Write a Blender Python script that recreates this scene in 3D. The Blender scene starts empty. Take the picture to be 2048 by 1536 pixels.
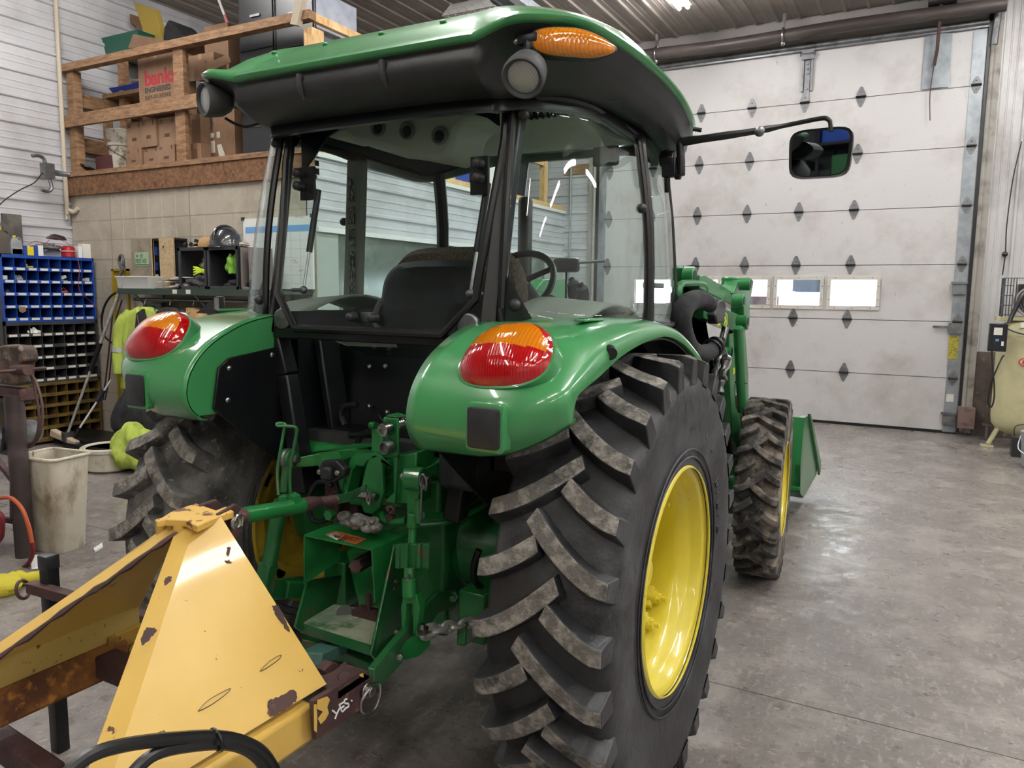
import bpy, bmesh, math, random
from mathutils import Vector, Matrix, Euler
random.seed(7)
PI = math.pi
SC = bpy.context.scene
COL = SC.collection
def V(*a): return Vector(a)
# ---------------------------------------------------------------- camera
CF, CYAW, CPIT, CROL, CH = 1514.5, .4965, .1189, .0111, 1.583
def cam_axes():
    cy, sy = math.cos(CYAW), math.sin(CYAW); cp, sp = math.cos(CPIT), math.sin(CPIT)
    f = V(-sy*cp, cy*cp, -sp); r = V(cy, sy, 0); u = r.cross(f)
    cr, sr = math.cos(CROL), math.sin(CROL)
    return cr*r+sr*u, -sr*r+cr*u, f
AR, AU, AF = cam_axes()
CAMP = V(0, 0, CH)
TOFF = V(-1.52, 2.26, 0)          # tractor origin (floor under rear axle) in the room
def ray(px, py): return AR*((px-1024)/CF)-AU*((py-768)/CF)+AF
def W(px, py, ax, val):            # photo pixel measured onto a room plane
    d = ray(px, py); return CAMP+d*((val-CAMP[ax])/d[ax])
def H(px, py, val, ax=1):          # same, in the tractor's own frame
    return W(px, py, ax, val+TOFF[ax])-TOFF
cd = bpy.data.cameras.new('camera'); cam = bpy.data.objects.new('camera', cd); COL.objects.link(cam)
cam.matrix_world = Matrix(((AR.x, AU.x, -AF.x, 0), (AR.y, AU.y, -AF.y, 0), (AR.z, AU.z, -AF.z, CH), (0, 0, 0, 1)))
cd.sensor_fit = 'HORIZONTAL'; cd.sensor_width = 36; cd.lens = 36*CF/2048; cd.clip_start = .02; cd.clip_end = 200
SC.camera = cam
# ---------------------------------------------------------------- materials
def lin(h):
    h = h.lstrip('#'); out = []
    for i in (0, 2, 4):
        c = int(h[i:i+2], 16)/255
        out.append(c/12.92 if c <= .04045 else ((c+.055)/1.055)**2.4)
    return (*out, 1)
MATS = {}
def mat(name, col, rough=.5, metal=0, layers=(), bump=0, bsc=60, coat=0, spec=.5, emit=0, rvar=0, trans=0):
    """layers: (colour, noise scale, lo, hi, stretch) mixed over the base by noise"""
    m = bpy.data.materials.new(name); m.use_nodes = True
    nt = m.node_tree; N = nt.nodes; L = nt.links; b = N['Principled BSDF']
    b.inputs['Base Color'].default_value = lin(col); b.inputs['Roughness'].default_value = rough
    b.inputs['Metallic'].default_value = metal; b.inputs['Coat Weight'].default_value = coat
    b.inputs['Coat Roughness'].default_value = .06; b.inputs['Specular IOR Level'].default_value = spec
    b.inputs['Transmission Weight'].default_value = trans
    if emit: b.inputs['Emission Color'].default_value = lin(col); b.inputs['Emission Strength'].default_value = emit
    if layers or bump or rvar:
        tc = N.new('ShaderNodeTexCoord')
        def noise(sc, st=(1, 1, 1), det=6, off=0):
            mp = N.new('ShaderNodeMapping'); mp.inputs['Scale'].default_value = st; mp.inputs['Location'].default_value = (off, off*.7, off*.3)
            L.new(tc.outputs['Object'], mp.inputs[0]); n = N.new('ShaderNodeTexNoise'); n.inputs['Scale'].default_value = sc
            n.inputs['Detail'].default_value = det; n.inputs['Roughness'].default_value = .62; L.new(mp.outputs[0], n.inputs['Vector']); return n
        prev = None
        for i, ly in enumerate(layers):
            c2, sc, lo, hi = ly[:4]; st = ly[4] if len(ly) > 4 else (1, 1, 1)
            n = noise(sc, st, off=3.1*i+1.7)
            mr = N.new('ShaderNodeMapRange'); mr.inputs['From Min'].default_value = lo; mr.inputs['From Max'].default_value = hi
            mr.inputs['To Max'].default_value = ly[5] if len(ly) > 5 else 1
            L.new(n.outputs['Fac'], mr.inputs['Value'])
            mx = N.new('ShaderNodeMix'); mx.data_type = 'RGBA'
            L.new(mr.outputs[0], mx.inputs['Factor'])
            if prev: L.new(prev, mx.inputs['A'])
            else: mx.inputs['A'].default_value = lin(col)
            mx.inputs['B'].default_value = lin(c2); prev = mx.outputs['Result']
        if prev: L.new(prev, b.inputs['Base Color'])
        if rvar:
            n = noise(9, off=8); mr = N.new('ShaderNodeMapRange'); mr.inputs['From Min'].default_value = .35; mr.inputs['From Max'].default_value = .65
            mr.inputs['To Min'].default_value = max(.02, rough-rvar); mr.inputs['To Max'].default_value = min(1, rough+rvar)
            L.new(n.outputs['Fac'], mr.inputs['Value']); L.new(mr.outputs[0], b.inputs['Roughness'])
        if bump:
            n = noise(bsc, off=5); bp = N.new('ShaderNodeBump'); bp.inputs['Strength'].default_value = bump; bp.inputs['Distance'].default_value = .01
            L.new(n.outputs['Fac'], bp.inputs['Height']); L.new(bp.outputs[0], b.inputs['Normal'])
    MATS[name] = m; return m
def glass(name, tint, refl=1.45, rough=0.0, mixv=None):
    m = bpy.data.materials.new(name); m.use_nodes = True; nt = m.node_tree; N = nt.nodes; L = nt.links
    for n in list(N): N.remove(n)
    out = N.new('ShaderNodeOutputMaterial'); t = N.new('ShaderNodeBsdfTransparent'); g = N.new('ShaderNodeBsdfGlossy')
    t.inputs['Color'].default_value = lin(tint); g.inputs['Roughness'].default_value = rough
    fr = N.new('ShaderNodeFresnel'); ge = N.new('ShaderNodeNewGeometry'); iv = N.new('ShaderNodeMapRange')
    iv.inputs['To Min'].default_value = refl; iv.inputs['To Max'].default_value = 1/refl; L.new(ge.outputs['Backfacing'], iv.inputs['Value']); L.new(iv.outputs[0], fr.inputs['IOR'])   # same reflectance on both sides of the pane
    mx = N.new('ShaderNodeMixShader')
    L.new(fr.outputs[0], mx.inputs[0]); L.new(t.outputs[0], mx.inputs[1]); L.new(g.outputs[0], mx.inputs[2]); L.new(mx.outputs[0], out.inputs[0])
    MATS[name] = m; return m
GREEN = mat('green_paint', '3d8a52', .28, coat=.7, layers=(('43905a', 3, .45, .75, (1, 1, 1), .5),))
GREEND = mat('green_cast_paint', '1c7035', .34, coat=.35, layers=(('3b4a35', 9, .60, .72, (1, 1, 1), .8), ('185c2c', 3, .4, .7)), bump=.15, bsc=30)
GREENW = mat('worn_green_paint', '1d6232', .42, coat=.2, layers=(('6a4a38', 11, .60, .66, (1, 1, 1), .9), ('3a4636', 5, .5, .75, (1, 1, 1), .6)), bump=.2, bsc=40)
DUSTG = mat('dusty_green_plate', '5f7560', .7, layers=(('9aa08c', 5, .4, .6), ('2a6038', 8, .56, .66)), bump=.2)
BLKP = mat('black_textured_plastic', '26272a', .42, layers=(('303134', 4, .4, .7),), bump=.12, bsc=300)
BLKR = mat('black_rubber_trim', '131416', .35)
BLKM = mat('black_painted_steel', '0b0d11', .38, layers=(('15171b', 3, .4, .7),))
BLKF = mat('black_fabric', '1a1a1d', .95, layers=(('2b2b2e', 14, .4, .6),), bump=.5, bsc=120)
TYRE = mat('tire_rubber', '292a2d', .50, layers=(('535559', 4, .46, .70, (1, 1, 1), .8), ('151517', 12, .5, .7)), bump=.35, bsc=45)
TYRED = mat('dusty_tire_rubber', '39393a', .70, layers=(('7f7d79', 4, .42, .60, (1, 1, 1), .8), ('8d8a85', 30, .60, .68)), bump=.5, bsc=50)
LUG = mat('worn_lug_tread', '6c6964', .9, layers=(('9a968f', 28, .45, .60), ('3b3a38', 9, .54, .66)), bump=.9, bsc=90)
MUDT = mat('muddy_front_tire', '3b3937', .85, layers=(('877d71', 7, .47, .62), ('2a2929', 13, .52, .64)), bump=.6, bsc=60)
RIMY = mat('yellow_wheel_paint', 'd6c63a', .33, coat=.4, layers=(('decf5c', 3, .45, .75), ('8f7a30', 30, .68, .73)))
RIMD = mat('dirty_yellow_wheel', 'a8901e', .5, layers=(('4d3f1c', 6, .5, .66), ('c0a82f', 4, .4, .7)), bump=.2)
YIMP = mat('yellow_implement_paint', 'cfaa52', .40, coat=.25, layers=(('d6b25f', 3, .4, .7), ('6b4a30', 55, .70, .72), ('5a3a33', 6.5, .665, .675)), bump=.05, bsc=25)
YOLD = mat('rusty_yellow_paint', 'b08a35', .7, layers=(('6d3f1e', 9, .46, .6), ('3d2a20', 24, .58, .66), ('c2a458', 5, .58, .66)), bump=.35, bsc=50)
RUSTY = mat('speckled_yellow_paint', 'b49a54', .7, layers=(('5e3f22', 40, .60, .66), ('7c5a2a', 7, .56, .68)), bump=.3, bsc=70)
RUSTO = mat('orange_rusty_steel', '8a5a26', .8, layers=(('5a3520', 10, .42, .6), ('b07a32', 22, .56, .66)), bump=.4, bsc=70)
RUST = mat('brown_rusty_steel', '4c3230', .65, layers=(('3a2624', 9, .4, .6), ('6d4f45', 30, .6, .7)), bump=.3, bsc=60)
RUSTC = mat('brown_plate_with_paint_chips', '4c3230', .6, layers=(('3c2826', 9, .4, .6), ('6d4f45', 30, .6, .7)), bump=.25, bsc=60)
STEEL = mat('bright_steel', 'b5b4b0', .28, 1, layers=(('8a8782', 12, .5, .7),))
DSTEEL = mat('dull_steel', '85868a', .45, .9, layers=(('5c5a57', 8, .45, .7),))
GALV = mat('galvanized_steel', '9aa0a4', .45, .6, layers=(('7d8388', 7, .4, .7),))
CASTAL = mat('dirty_cast_aluminium', '9a9a96', .6, .3, layers=(('4c4b47', 14, .45, .6), ('c4c2bc', 7, .55, .7)), bump=.6, bsc=60)
ZINC = mat('zinc_plated_steel', 'b9b9b6', .38, .55, layers=(('8f8f8c', 20, .5, .65),))
CABIN = mat('cabin_trim_grey', '7e8078', .75, bump=.1, bsc=200)
CABIND = mat('cabin_trim_dark', '2b2c2c', .7)
SEATF = mat('brown_seat_fabric', '4d4238', .95, layers=(('6a5b4d', 90, .45, .6),), bump=.5, bsc=200)
LENS = mat('clear_ribbed_lens', 'bcc1c1', .18, .35, spec=.8)
MIRR = mat('mirror_glass', 'b4bcc0', .02, 1)
WHITE = mat('white_paint', 'd8d8d4', .5)
LABELW = mat('white_label', 'd9d6cc', .6, layers=(('8f8c86', 160, .58, .62, (1, 4, 1)),))
PAPER = mat('white_paper', 'dcdcd8', .8)
YEL = mat('yellow_cardboard', 'd9c320', .6)
BLU = mat('blue_cardboard', '1f3a8c', .6)
REDP = mat('red_plastic', '9c1822', .3, coat=.5)
ORNG = mat('orange_plastic', 'c2532f', .5)
KRAFT = mat('brown_cardboard', '866a53', .85, layers=(('755943', 4, .4, .7),))
KRAFTD = mat('printed_cardboard_ink', '4a382c', .85)
LUMB = mat('old_lumber', '8c6c4e', .8, layers=(('684a33', 7, .4, .65, (1, 1, 5)), ('a68360', 14, .55, .7, (1, 1, 9))), bump=.3, bsc=60)
LUMBN = mat('pale_lumber', 'c9a574', .75, layers=(('a9814f', 10, .45, .65, (6, 6, 1)), ('d8b98c', 5, .5, .7)), bump=.15)
OSB = mat('osb_board', '67472f', .85, layers=(('7d5a3c', 28, .45, .6), ('50321f', 13, .52, .64)), bump=.3)
PLYW = mat('pale_particle_board', 'b5a07c', .85, layers=(('a38d69', 40, .45, .6),))
PLYG = mat('grey_weathered_board', '8c8270', .85, layers=(('6f6757', 9, .45, .65),))
BINB = mat('blue_bin_steel', '1c48a0', .4, layers=(('16397f', 4, .4, .7),))
BING = mat('dark_grey_bin_steel', '3b3c3e', .5, layers=(('2a2a2b', 6, .4, .7),))
BINO = mat('ochre_bin_steel', '6a5420', .6, layers=(('40331a', 7, .42, .66),))
HWARE = mat('mixed_small_hardware', '6b6862', .5, .5, layers=(('2e2b28', 30, .42, .55), ('a8a49c', 60, .56, .66)), bump=.6, bsc=90)
HIVIS = mat('hi_vis_fabric', 'a5b64c', .8, layers=(('87983c', 5, .45, .65), ('6b7434', 9, .58, .72, (1, 1, 1), .8)), bump=.8, bsc=11)
REFL = mat('silver_reflective_tape', 'a3a8a6', .45, .3)
NAVY = mat('navy_fabric', '20263c', .9, bump=.4, bsc=20)
TANF = mat('tan_fabric', 'a6855a', .9, bump=.3, bsc=60)
CREAM = mat('cream_compressor_paint', 'c2bc94', .45, layers=(('aca680', 4, .45, .7), ('7d765a', 30, .70, .74)))
DIRTYW = mat('dirty_white_plastic', 'cdc6b4', .6, layers=(('8f7d63', 6, .52, .68, (1, 1, .5)), ('a39a86', 3, .48, .7), ('6d5c46', 28, .66, .70, (1, 1, .3))), bump=.1)
BUCKW = mat('off_white_plastic', 'bfb9a8', .6, layers=(('8d8574', 7, .5, .7),))
PIPE = mat('beige_conduit', 'b8ac98', .6)
COPPER = mat('orange_rubber_hose', 'b4532c', .5)
REDH = mat('dark_red_rubber_hose', '6e1420', .5)
BROWNH = mat('brown_rubber_hose', '54403a', .6)
CANARY = mat('yellow_cloth', 'c9bd3c', .9, bump=.5, bsc=30)
AMB = mat('amber_lens', 'ff9a10', .10, coat=1, trans=.35)
REDL = mat('red_lens', 'd01018', .08, coat=1, trans=.25)
def lens_lines(m, emcol, sc):      # moulded flutes of the lens as a bump
    nt = m.node_tree; N = nt.nodes; L = nt.links; b = N['Principled BSDF']
    tc = N.new('ShaderNodeTexCoord'); w = N.new('ShaderNodeTexWave'); w.inputs['Scale'].default_value = sc; w.inputs['Distortion'].default_value = .6
    L.new(tc.outputs['Object'], w.inputs['Vector']); bp = N.new('ShaderNodeBump'); bp.inputs['Strength'].default_value = .14; bp.inputs['Distance'].default_value = .003
    L.new(w.outputs['Fac'], bp.inputs['Height']); L.new(bp.outputs[0], b.inputs['Normal'])
    mx = N.new('ShaderNodeMix'); mx.data_type = 'RGBA'; L.new(w.outputs['Fac'], mx.inputs['Factor'])
    mx.inputs['A'].default_value = b.inputs['Base Color'].default_value; mx.inputs['B'].default_value = lin(emcol); L.new(mx.outputs['Result'], b.inputs['Base Color'])
lens_lines(AMB, 'f08808', 34); lens_lines(REDL, 'b40a14', 42)
lens_lines(LENS, '7f8383', 95)
GREENL = mat('shaded_green_paint', '256f3b', .32, coat=.5, layers=(('2d7a45', 3, .45, .75, (1, 1, 1), .5),))  # fender paint darkened in colour for the loader's weaker light
CGLASS = glass('cab_glass', 'f6fbfa', 1.42)
CGLASS2 = glass('dark_tinted_glass', '5a6462', 1.5)
WGLASS = glass('window_glass', 'f2f6f6', 1.45)
# ---------------------------------------------------------------- mesh builder
def frame(d):
    d = d.normalized(); a = V(0, 0, 1) if abs(d.z) < .9 else V(0, 1, 0)
    x = d.cross(a).normalized(); return x, d.cross(x).normalized()
def spl(pts, k=6, closed=False):
    P = [Vector(p) for p in pts]; n = len(P); out = []
    for i in range(n if closed else n-1):
        if closed: a, b, c, d = P[i-1], P[i], P[(i+1) % n], P[(i+2) % n]
        else: a, b, c, d = P[max(i-1, 0)], P[i], P[i+1], P[min(i+2, n-1)]
        for j in range(k):
            t = j/k; out.append(.5*((2*b)+(c-a)*t+(2*a-5*b+4*c-d)*t*t+(3*b-a-3*c+d)*t**3))
    if not closed: out.append(P[-1])
    return out
class MB:
    def __init__(s): s.v = []; s.f = []; s.m = []; s.mi = 0
    def add(s, vs, fs):
        o = len(s.v); s.v += [tuple(v) for v in vs]; s.f += [tuple(i+o for i in f) for f in fs]; s.m += [s.mi]*len(fs); return s
    def box(s, c, sz, rot=None, bev=0):
        c = Vector(c); x, y, z = [q/2 for q in sz]
        if bev: return s.rbox(c, sz, bev, rot)
        vs = [V(i*x, j*y, k*z) for i in (-1, 1) for j in (-1, 1) for k in (-1, 1)]
        if rot is not None: vs = [rot @ v for v in vs]
        return s.add([c+v for v in vs], [(0, 1, 3, 2), (4, 6, 7, 5), (0, 4, 5, 1), (2, 3, 7, 6), (0, 2, 6, 4), (1, 5, 7, 3)])
    def rbox(s, c, sz, b, rot=None):
        bm = bmesh.new(); bmesh.ops.create_cube(bm, size=1)
        for v in bm.verts: v.co = V(v.co.x*sz[0], v.co.y*sz[1], v.co.z*sz[2])
        bmesh.ops.bevel(bm, geom=list(bm.edges), offset=min(b, min(sz)*.49), segments=2, affect='EDGES', profile=.5)
        bm.verts.ensure_lookup_table(); c = Vector(c)
        vs = [c+(rot @ v.co if rot is not None else v.co) for v in bm.verts]
        fs = [[v.index for v in f.verts] for f in bm.faces]; bm.free(); return s.add(vs, fs)
    def b2(s, a, b, bev=0):        # box by two corners
        a, b = Vector(a), Vector(b); return s.box((a+b)/2, [abs(q) for q in (b-a)], bev=bev)
    def beam(s, a, b, w, h, up=(0, 0, 1), bev=0):
        a, b = Vector(a), Vector(b); d = b-a; y = d.normalized(); x = y.cross(Vector(up))
        x = x.normalized() if x.length > 1e-5 else V(1, 0, 0); z = x.cross(y)
        return s.box((a+b)/2, (w, d.length, h), Matrix((x, y, z)).transposed(), bev)
    def loft(s, rings, closed=True, cap=True):
        n = len(rings[0]); vs = [p for r in rings for p in r]; fs = []
        for i in range(len(rings)-1):
            for j in range(n if closed else n-1):
                k = (j+1) % n; fs.append((i*n+j, i*n+k, (i+1)*n+k, (i+1)*n+j))
        if cap and closed: fs.append(tuple(range(n))[::-1]); fs.append(tuple((len(rings)-1)*n+j for j in range(n)))
        return s.add(vs, fs)
    def cyl(s, a, b, r, r2=None, n=20, cap=True):
        a, b = Vector(a), Vector(b); x, y = frame(b-a); r2 = r if r2 is None else r2
        return s.loft([[c+(x*math.cos(2*PI*i/n)+y*math.sin(2*PI*i/n))*q for i in range(n)] for c, q in ((a, r), (b, r2))], cap=cap)
    def tube(s, pts, r, n=8, k=0, closed=False):
        P = [Vector(p) for p in pts]
        if k: P = spl(P, k, closed)
        rr = r if isinstance(r, (list, tuple)) else [r]*len(P)
        if len(rr) != len(P): rr = [rr[min(len(rr)-1, int(i*(len(rr)-1)/max(1, len(P)-1)+.5))] for i in range(len(P))]
        m = len(P); rings = []; x = None
        for i in range(m):
            d = (P[(i+1) % m]-P[i-1]) if closed else (P[min(i+1, m-1)]-P[max(i-1, 0)])
            d.normalize()
            if x is None: x, _ = frame(d)
            x = (x-d*x.dot(d)).normalized(); y = d.cross(x)
            rings.append([P[i]+(x*math.cos(2*PI*j/n)+y*math.sin(2*PI*j/n))*rr[i] for j in range(n)])
        if closed: rings.append(rings[0]); return s.loft(rings, cap=False)
        return s.loft(rings)
    def lathe(s, prof, o, ax, n=32, cap=True, t0=0, t1=2*PI):
        o = Vector(o); ax = Vector(ax).normalized(); x, y = frame(ax); full = abs(t1-t0-2*PI) < 1e-6
        k = n if full else n+1
        rings = [[o+ax*t+(x*math.cos(t0+(t1-t0)*i/n)+y*math.sin(t0+(t1-t0)*i/n))*r for i in range(k)] for r, t in prof]
        return s.loft(rings, closed=full, cap=cap)
    def prism(s, pts, vec):
        P = [Vector(p) for p in pts]; v = Vector(vec); return s.loft([P, [p+v for p in P]])
    def grid(s, f, nu, nv, cu=False):
        vs = [f(i/nu, j/nv) for i in range(nu+(0 if cu else 1)) for j in range(nv+1)]; fs = []
        mu = nu if cu else nu+1
        for i in range(nu):
            for j in range(nv):
                a = i*(nv+1)+j; b = ((i+1) % mu)*(nv+1)+j; fs.append((a, b, b+1, a+1))
        return s.add(vs, fs)
    def ball(s, c, r, n=16, m=10, rot=None):
        c = Vector(c); r = r if isinstance(r, (tuple, list)) else (r, r, r)
        def f(u, v):
            p = V(r[0]*math.sin(PI*v)*math.cos(2*PI*u), r[1]*math.sin(PI*v)*math.sin(2*PI*u), r[2]*math.cos(PI*v))
            return c+(rot @ p if rot is not None else p)
        return s.grid(f, n, m, cu=True)
    def torus(s, c, R, r, ax=(0, 0, 1), n=28, k=8, sx=1):
        x, y = frame(Vector(ax)); c = Vector(c)
        return s.tube([c+x*math.cos(2*PI*i/n)*R*sx+y*math.sin(2*PI*i/n)*R for i in range(n)], r, k, closed=True)
    def build(s, name, mats, parent=None, ang=35, solid=0, sub=0, label=None, bevel=0, weld=True, flat=False):
        me = bpy.data.meshes.new(name); me.from_pydata(s.v, [], s.f)
        if not isinstance(mats, (list, tuple)): mats = [mats]
        for q in mats: me.materials.append(q)
        if len(mats) > 1: me.polygons.foreach_set('material_index', s.m)
        bm = bmesh.new(); bm.from_mesh(me)
        if weld: bmesh.ops.remove_doubles(bm, verts=bm.verts, dist=1e-5)
        bmesh.ops.recalc_face_normals(bm, faces=bm.faces); bm.to_mesh(me); bm.free()
        if not flat:
            me.polygons.foreach_set('use_smooth', [True]*len(me.polygons)); me.set_sharp_from_angle(angle=math.radians(ang))
        o = bpy.data.objects.new(name, me); COL.objects.link(o)
        if parent: o.parent = parent
        if solid: q = o.modifiers.new('s', 'SOLIDIFY'); q.thickness = solid; q.offset = 0
        if bevel: q = o.modifiers.new('b', 'BEVEL'); q.width = bevel; q.segments = 2; q.limit_method = 'ANGLE'; q.angle_limit = math.radians(40); q.harden_normals = False
        if sub: q = o.modifiers.new('u', 'SUBSURF'); q.levels = sub; q.render_levels = sub
        if label: o['label'] = label
        return o
def tag(o, label, cat, group=None, kind=None):
    o['label'] = label; o['category'] = cat
    if group: o['group'] = group
    if kind: o['kind'] = kind
    return o
def empty(name, loc, label=None, cat=None, group=None, rot=None):
    o = bpy.data.objects.new(name, None); COL.objects.link(o); o.location = loc; o.empty_display_size = .1
    if rot: o.rotation_euler = rot
    if label: tag(o, label, cat, group)
    return o
def struct(o): o['kind'] = 'structure'; return o
def text(name, body, size, loc, xdir, updir, m, parent=None, ext=.0004, bold=0, sx=1, align='LEFT'):
    cu = bpy.data.curves.new(name, 'FONT'); cu.body = body; cu.size = size; cu.extrude = ext; cu.offset = bold; cu.align_x = align
    t = bpy.data.objects.new(name+'_c', cu); COL.objects.link(t)
    bpy.context.view_layer.update()
    me = bpy.data.meshes.new_from_object(t); bpy.data.objects.remove(t)
    x = Vector(xdir).normalized(); u = Vector(updir); u = (u-x*u.dot(x)).normalized(); z = x.cross(u)
    M = Matrix((x*sx, u, z)).transposed()
    for v in me.vertices: v.co = M @ v.co + Vector(loc)
    me.materials.clear(); me.materials.append(m); me.name = name
    o = bpy.data.objects.new(name, me); COL.objects.link(o)
    if parent: o.parent = parent
    return o
def copytree(o, parent=None):
    c = o.copy(); COL.objects.link(c); c.parent = parent
    for ch in list(o.children): copytree(ch, c)
    return c
# ================================================================ ROOM
XL, YT, YD, CZ = -8.23, 5.07, 10.2, 4.97
XO = -4.7                                   # side face of the office block
XR, YB = 6.5, -6.5
SIDING = mat('white_steel_siding', 'c3c3c6', .38, .15, layers=(('a9a8aa', 2.2, .45, .75),), spec=.6)
SIDINGD = mat('white_door_wall_siding', 'b9b8b8', .42, .1, layers=(('8e8a86', 2.6, .5, .72, (1, 1, .5)),))
CEILM = mat('ceiling_steel_panel', 'aca49c', .40, .25, layers=(('948c85', 1.5, .4, .7),))
TILE = mat('embossed_beige_wall_board', 'a89f90', .65, layers=(('9a9081', 2.2, .45, .65), ('b2a999', 6, .5, .7)), bump=.35, bsc=38)
DOORM = mat('white_stucco_door_panel', 'c0bebe', .42, layers=(('aaa5a1', 1.6, .48, .7), ('8d8781', 14, .66, .75, (1.6, 1, .5))), bump=.28, bsc=70)
CONC = mat('stained_concrete', '77706d', .38, rvar=.14, layers=(('69635e', 1.3, .42, .70), ('8f8983', 4.5, .48, .62, (1, 1, 1), .8), ('4f4740', 9, .60, .70, (1, 1, 1), .7), ('a39c95', 30, .60, .68, (1, 1, 1), .6), ('5a534f', 38, .57, .66, (1, 1, 1), .6), ('a8a09c', 42, .56, .66, (1, .35, 1), .5), ('b2aaa6', 55, .60, .66, (.4, 1, 1), .45)), bump=.12, bsc=20)
DARKW = mat('dark_opening', '55625c', .3)
def corrugated(name, o, pdir, plen, edir, elen, nrm, m, pitch=.255, parent=None, hi=.022, off=0):
    o, pd, ed, nv = Vector(o), Vector(pdir), Vector(edir), Vector(nrm); pr = []; x = -off
    while x < plen:
        for dx, h in ((0, 0), (.012, hi), (.034, hi), (.046, 0), (.098, 0), (.103, .005), (.113, .005), (.118, 0), (.165, 0), (.17, .005), (.18, .005), (.185, 0)):
            if 0 <= x+dx <= plen: pr.append((x+dx, h))
        x += pitch
    pr = [(0, 0)]+pr+[(plen, 0)]
    b = MB(); b.loft([[o+pd*a+nv*h+ed*e for a, h in pr] for e in (0, elen)], closed=False, cap=False)
    b.box(o+pd*plen/2+ed*elen/2-nv*.06, [abs(pd[i])*plen+abs(ed[i])*elen+abs(nv[i])*.1 for i in range(3)])
    ob = b.build(name, m, parent, flat=True); return struct(ob)
# floor
b = MB(); b.b2((XL-.2, YB-.2, -.2), (XR+.2, YD+.2, 0))
struct(b.build('floor', CONC))
b = MB()
for x in (-5.6, 3.9): b.b2((x-.002, YB, 0), (x+.002, YD, .001))
for y in (-3, 3.2-.2, 7.6): b.b2((XL, y-.002, 0), (XR, y+.002, .001))
struct(b.build('trim_1', mat('floor_joint', '55504b', .9)))
# ceiling : ribs run toward the door
corrugated('ceiling', (XL, YB, CZ), (1, 0, 0), XR-XL, (0, 1, 0), YD-YB, (0, 0, -1), CEILM)
corrugated('wall_left', (XL, YB, .0), (0, 0, 1), CZ, (0, 1, 0), YD-YB, (1, 0, 0), SIDING, off=.08)
corrugated('wall_back', (XL, YB, 0), (1, 0, 0), XR-XL, (0, 0, 1), CZ, (0, 1, 0), SIDINGD)
corrugated('wall_right', (XR, YB, 0), (0, 1, 0), YD-YB, (0, 0, 1), CZ, (-1, 0, 0), SIDINGD)
# door wall, left of the door (horizontal ribs), right of it (vertical ribs), header
DX0, DX1, PH = -4.16, .41, .6588
DH = PH*7
corrugated('wall_front_left', (XL, YD, 0), (0, 0, 1), CZ, (1, 0, 0), DX0-.1-XL, (0, -1, 0), SIDING, off=.08)
corrugated('wall_front_right', (DX1+.12, YD, .98), (1, 0, 0), XR-DX1-.12, (0, 0, 1), CZ-.98, (0, -1, 0), SIDINGD)
b = MB(); b.b2((DX1+.12, YD-.02, 0), (XR, YD+.1, .98)); struct(b.build('wall_front_kickboard', mat('dirty_plywood_kickboard', '5c5048', .8, layers=(('3a322d', 4, .42, .65), ('7d756c', 11, .6, .7)))))
b = MB(); b.b2((DX0-.1, YD-.0, DH), (DX1+.12, YD+.1, CZ)); b.b2((DX1-.02, YD+.05, 0), (DX1+.2, YD+.1, CZ)); b.b2((DX0-.2, YD+.05, 0), (DX0+.02, YD+.1, CZ)); b.b2((DX0, YD+.05, -.02), (DX1, YD+.1, .04)); struct(b.build('wall_front_header', mat('header_panel', 'a09c98', .6)))
# ------------------------------------------------ overhead door
S = .6588
b = MB(); b.mi = 0
wins = [(-.79-.635*i) for i in range(5)]; wz0, wz1, ww = 2.0*S+.155, 2.0*S+.155+.325, .255
for k in range(7):
    z0, z1 = k*S+(.0 if k else .03), (k+1)*S-.008
    if k != 2: b.b2((DX0, YD, z0), (DX1, YD+.045, z1))
    else:
        b.b2((DX0, YD, z0), (DX1, YD+.045, wz0)); b.b2((DX0, YD, wz1), (DX1, YD+.045, z1))
        xs = [DX1]
        for x in wins: xs += [x+ww, x-ww]
        xs.append(DX0)
        for i in range(0, len(xs), 2): b.b2((xs[i+1], YD, wz0), (xs[i], YD+.045, wz1))
door = struct(b.build('door_1', DOORM)); b = MB()
b.b2((DX0, YD+.03, 0), (DX1, YD+.04, DH)) if 0 else None
for k in range(1, 7): b.b2((DX0, YD+.012, k*S-.014), (DX1, YD+.03, k*S+.004))
b.build('panel_joint', mat('panel_joint', '6b6562', .8), door)
b = MB(); b.b2((DX0, YD-.004, .0), (DX1, YD+.04, .035)); b.build('bottom_seal', BLKR, door)
for i, x in enumerate(wins):
    fr = MB()
    for (a, c) in (((x-ww-.045, wz0-.045), (x+ww+.045, wz0)), ((x-ww-.045, wz1), (x+ww+.045, wz1+.045)), ((x-ww-.045, wz0), (x-ww, wz1)), ((x+ww, wz0), (x+ww+.045, wz1))):
        fr.b2((a[0], YD-.014, a[1]), (c[0], YD+.05, c[1]))
    w = struct(fr.build('window_%d' % (i+1), mat('window_frame_white', 'c4bfb6', .5) if i == 0 else MATS['window_frame_white'], bevel=.003)); w.parent = door; w.name = 'window_frame'
    p = MB(); p.b2((x-ww, YD+.02, wz0), (x+ww, YD+.025, wz1)); p.build('pane', WGLASS, w)
    sc = MB()
    for sx in (-.8, 0, .8): sc.ball((x+sx*ww, YD-.015, wz1+.024), .007, 8, 5); sc.ball((x+sx*ww, YD-.015, wz0-.024), .007, 8, 5)
    for sz in (.25, .75):
        for sx in (-1, 1): sc.ball((x+sx*(ww+.024), YD-.015, wz0+(wz1-wz0)*sz), .007, 8, 5)
    sc.build('screw', DSTEEL, w)
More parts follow.
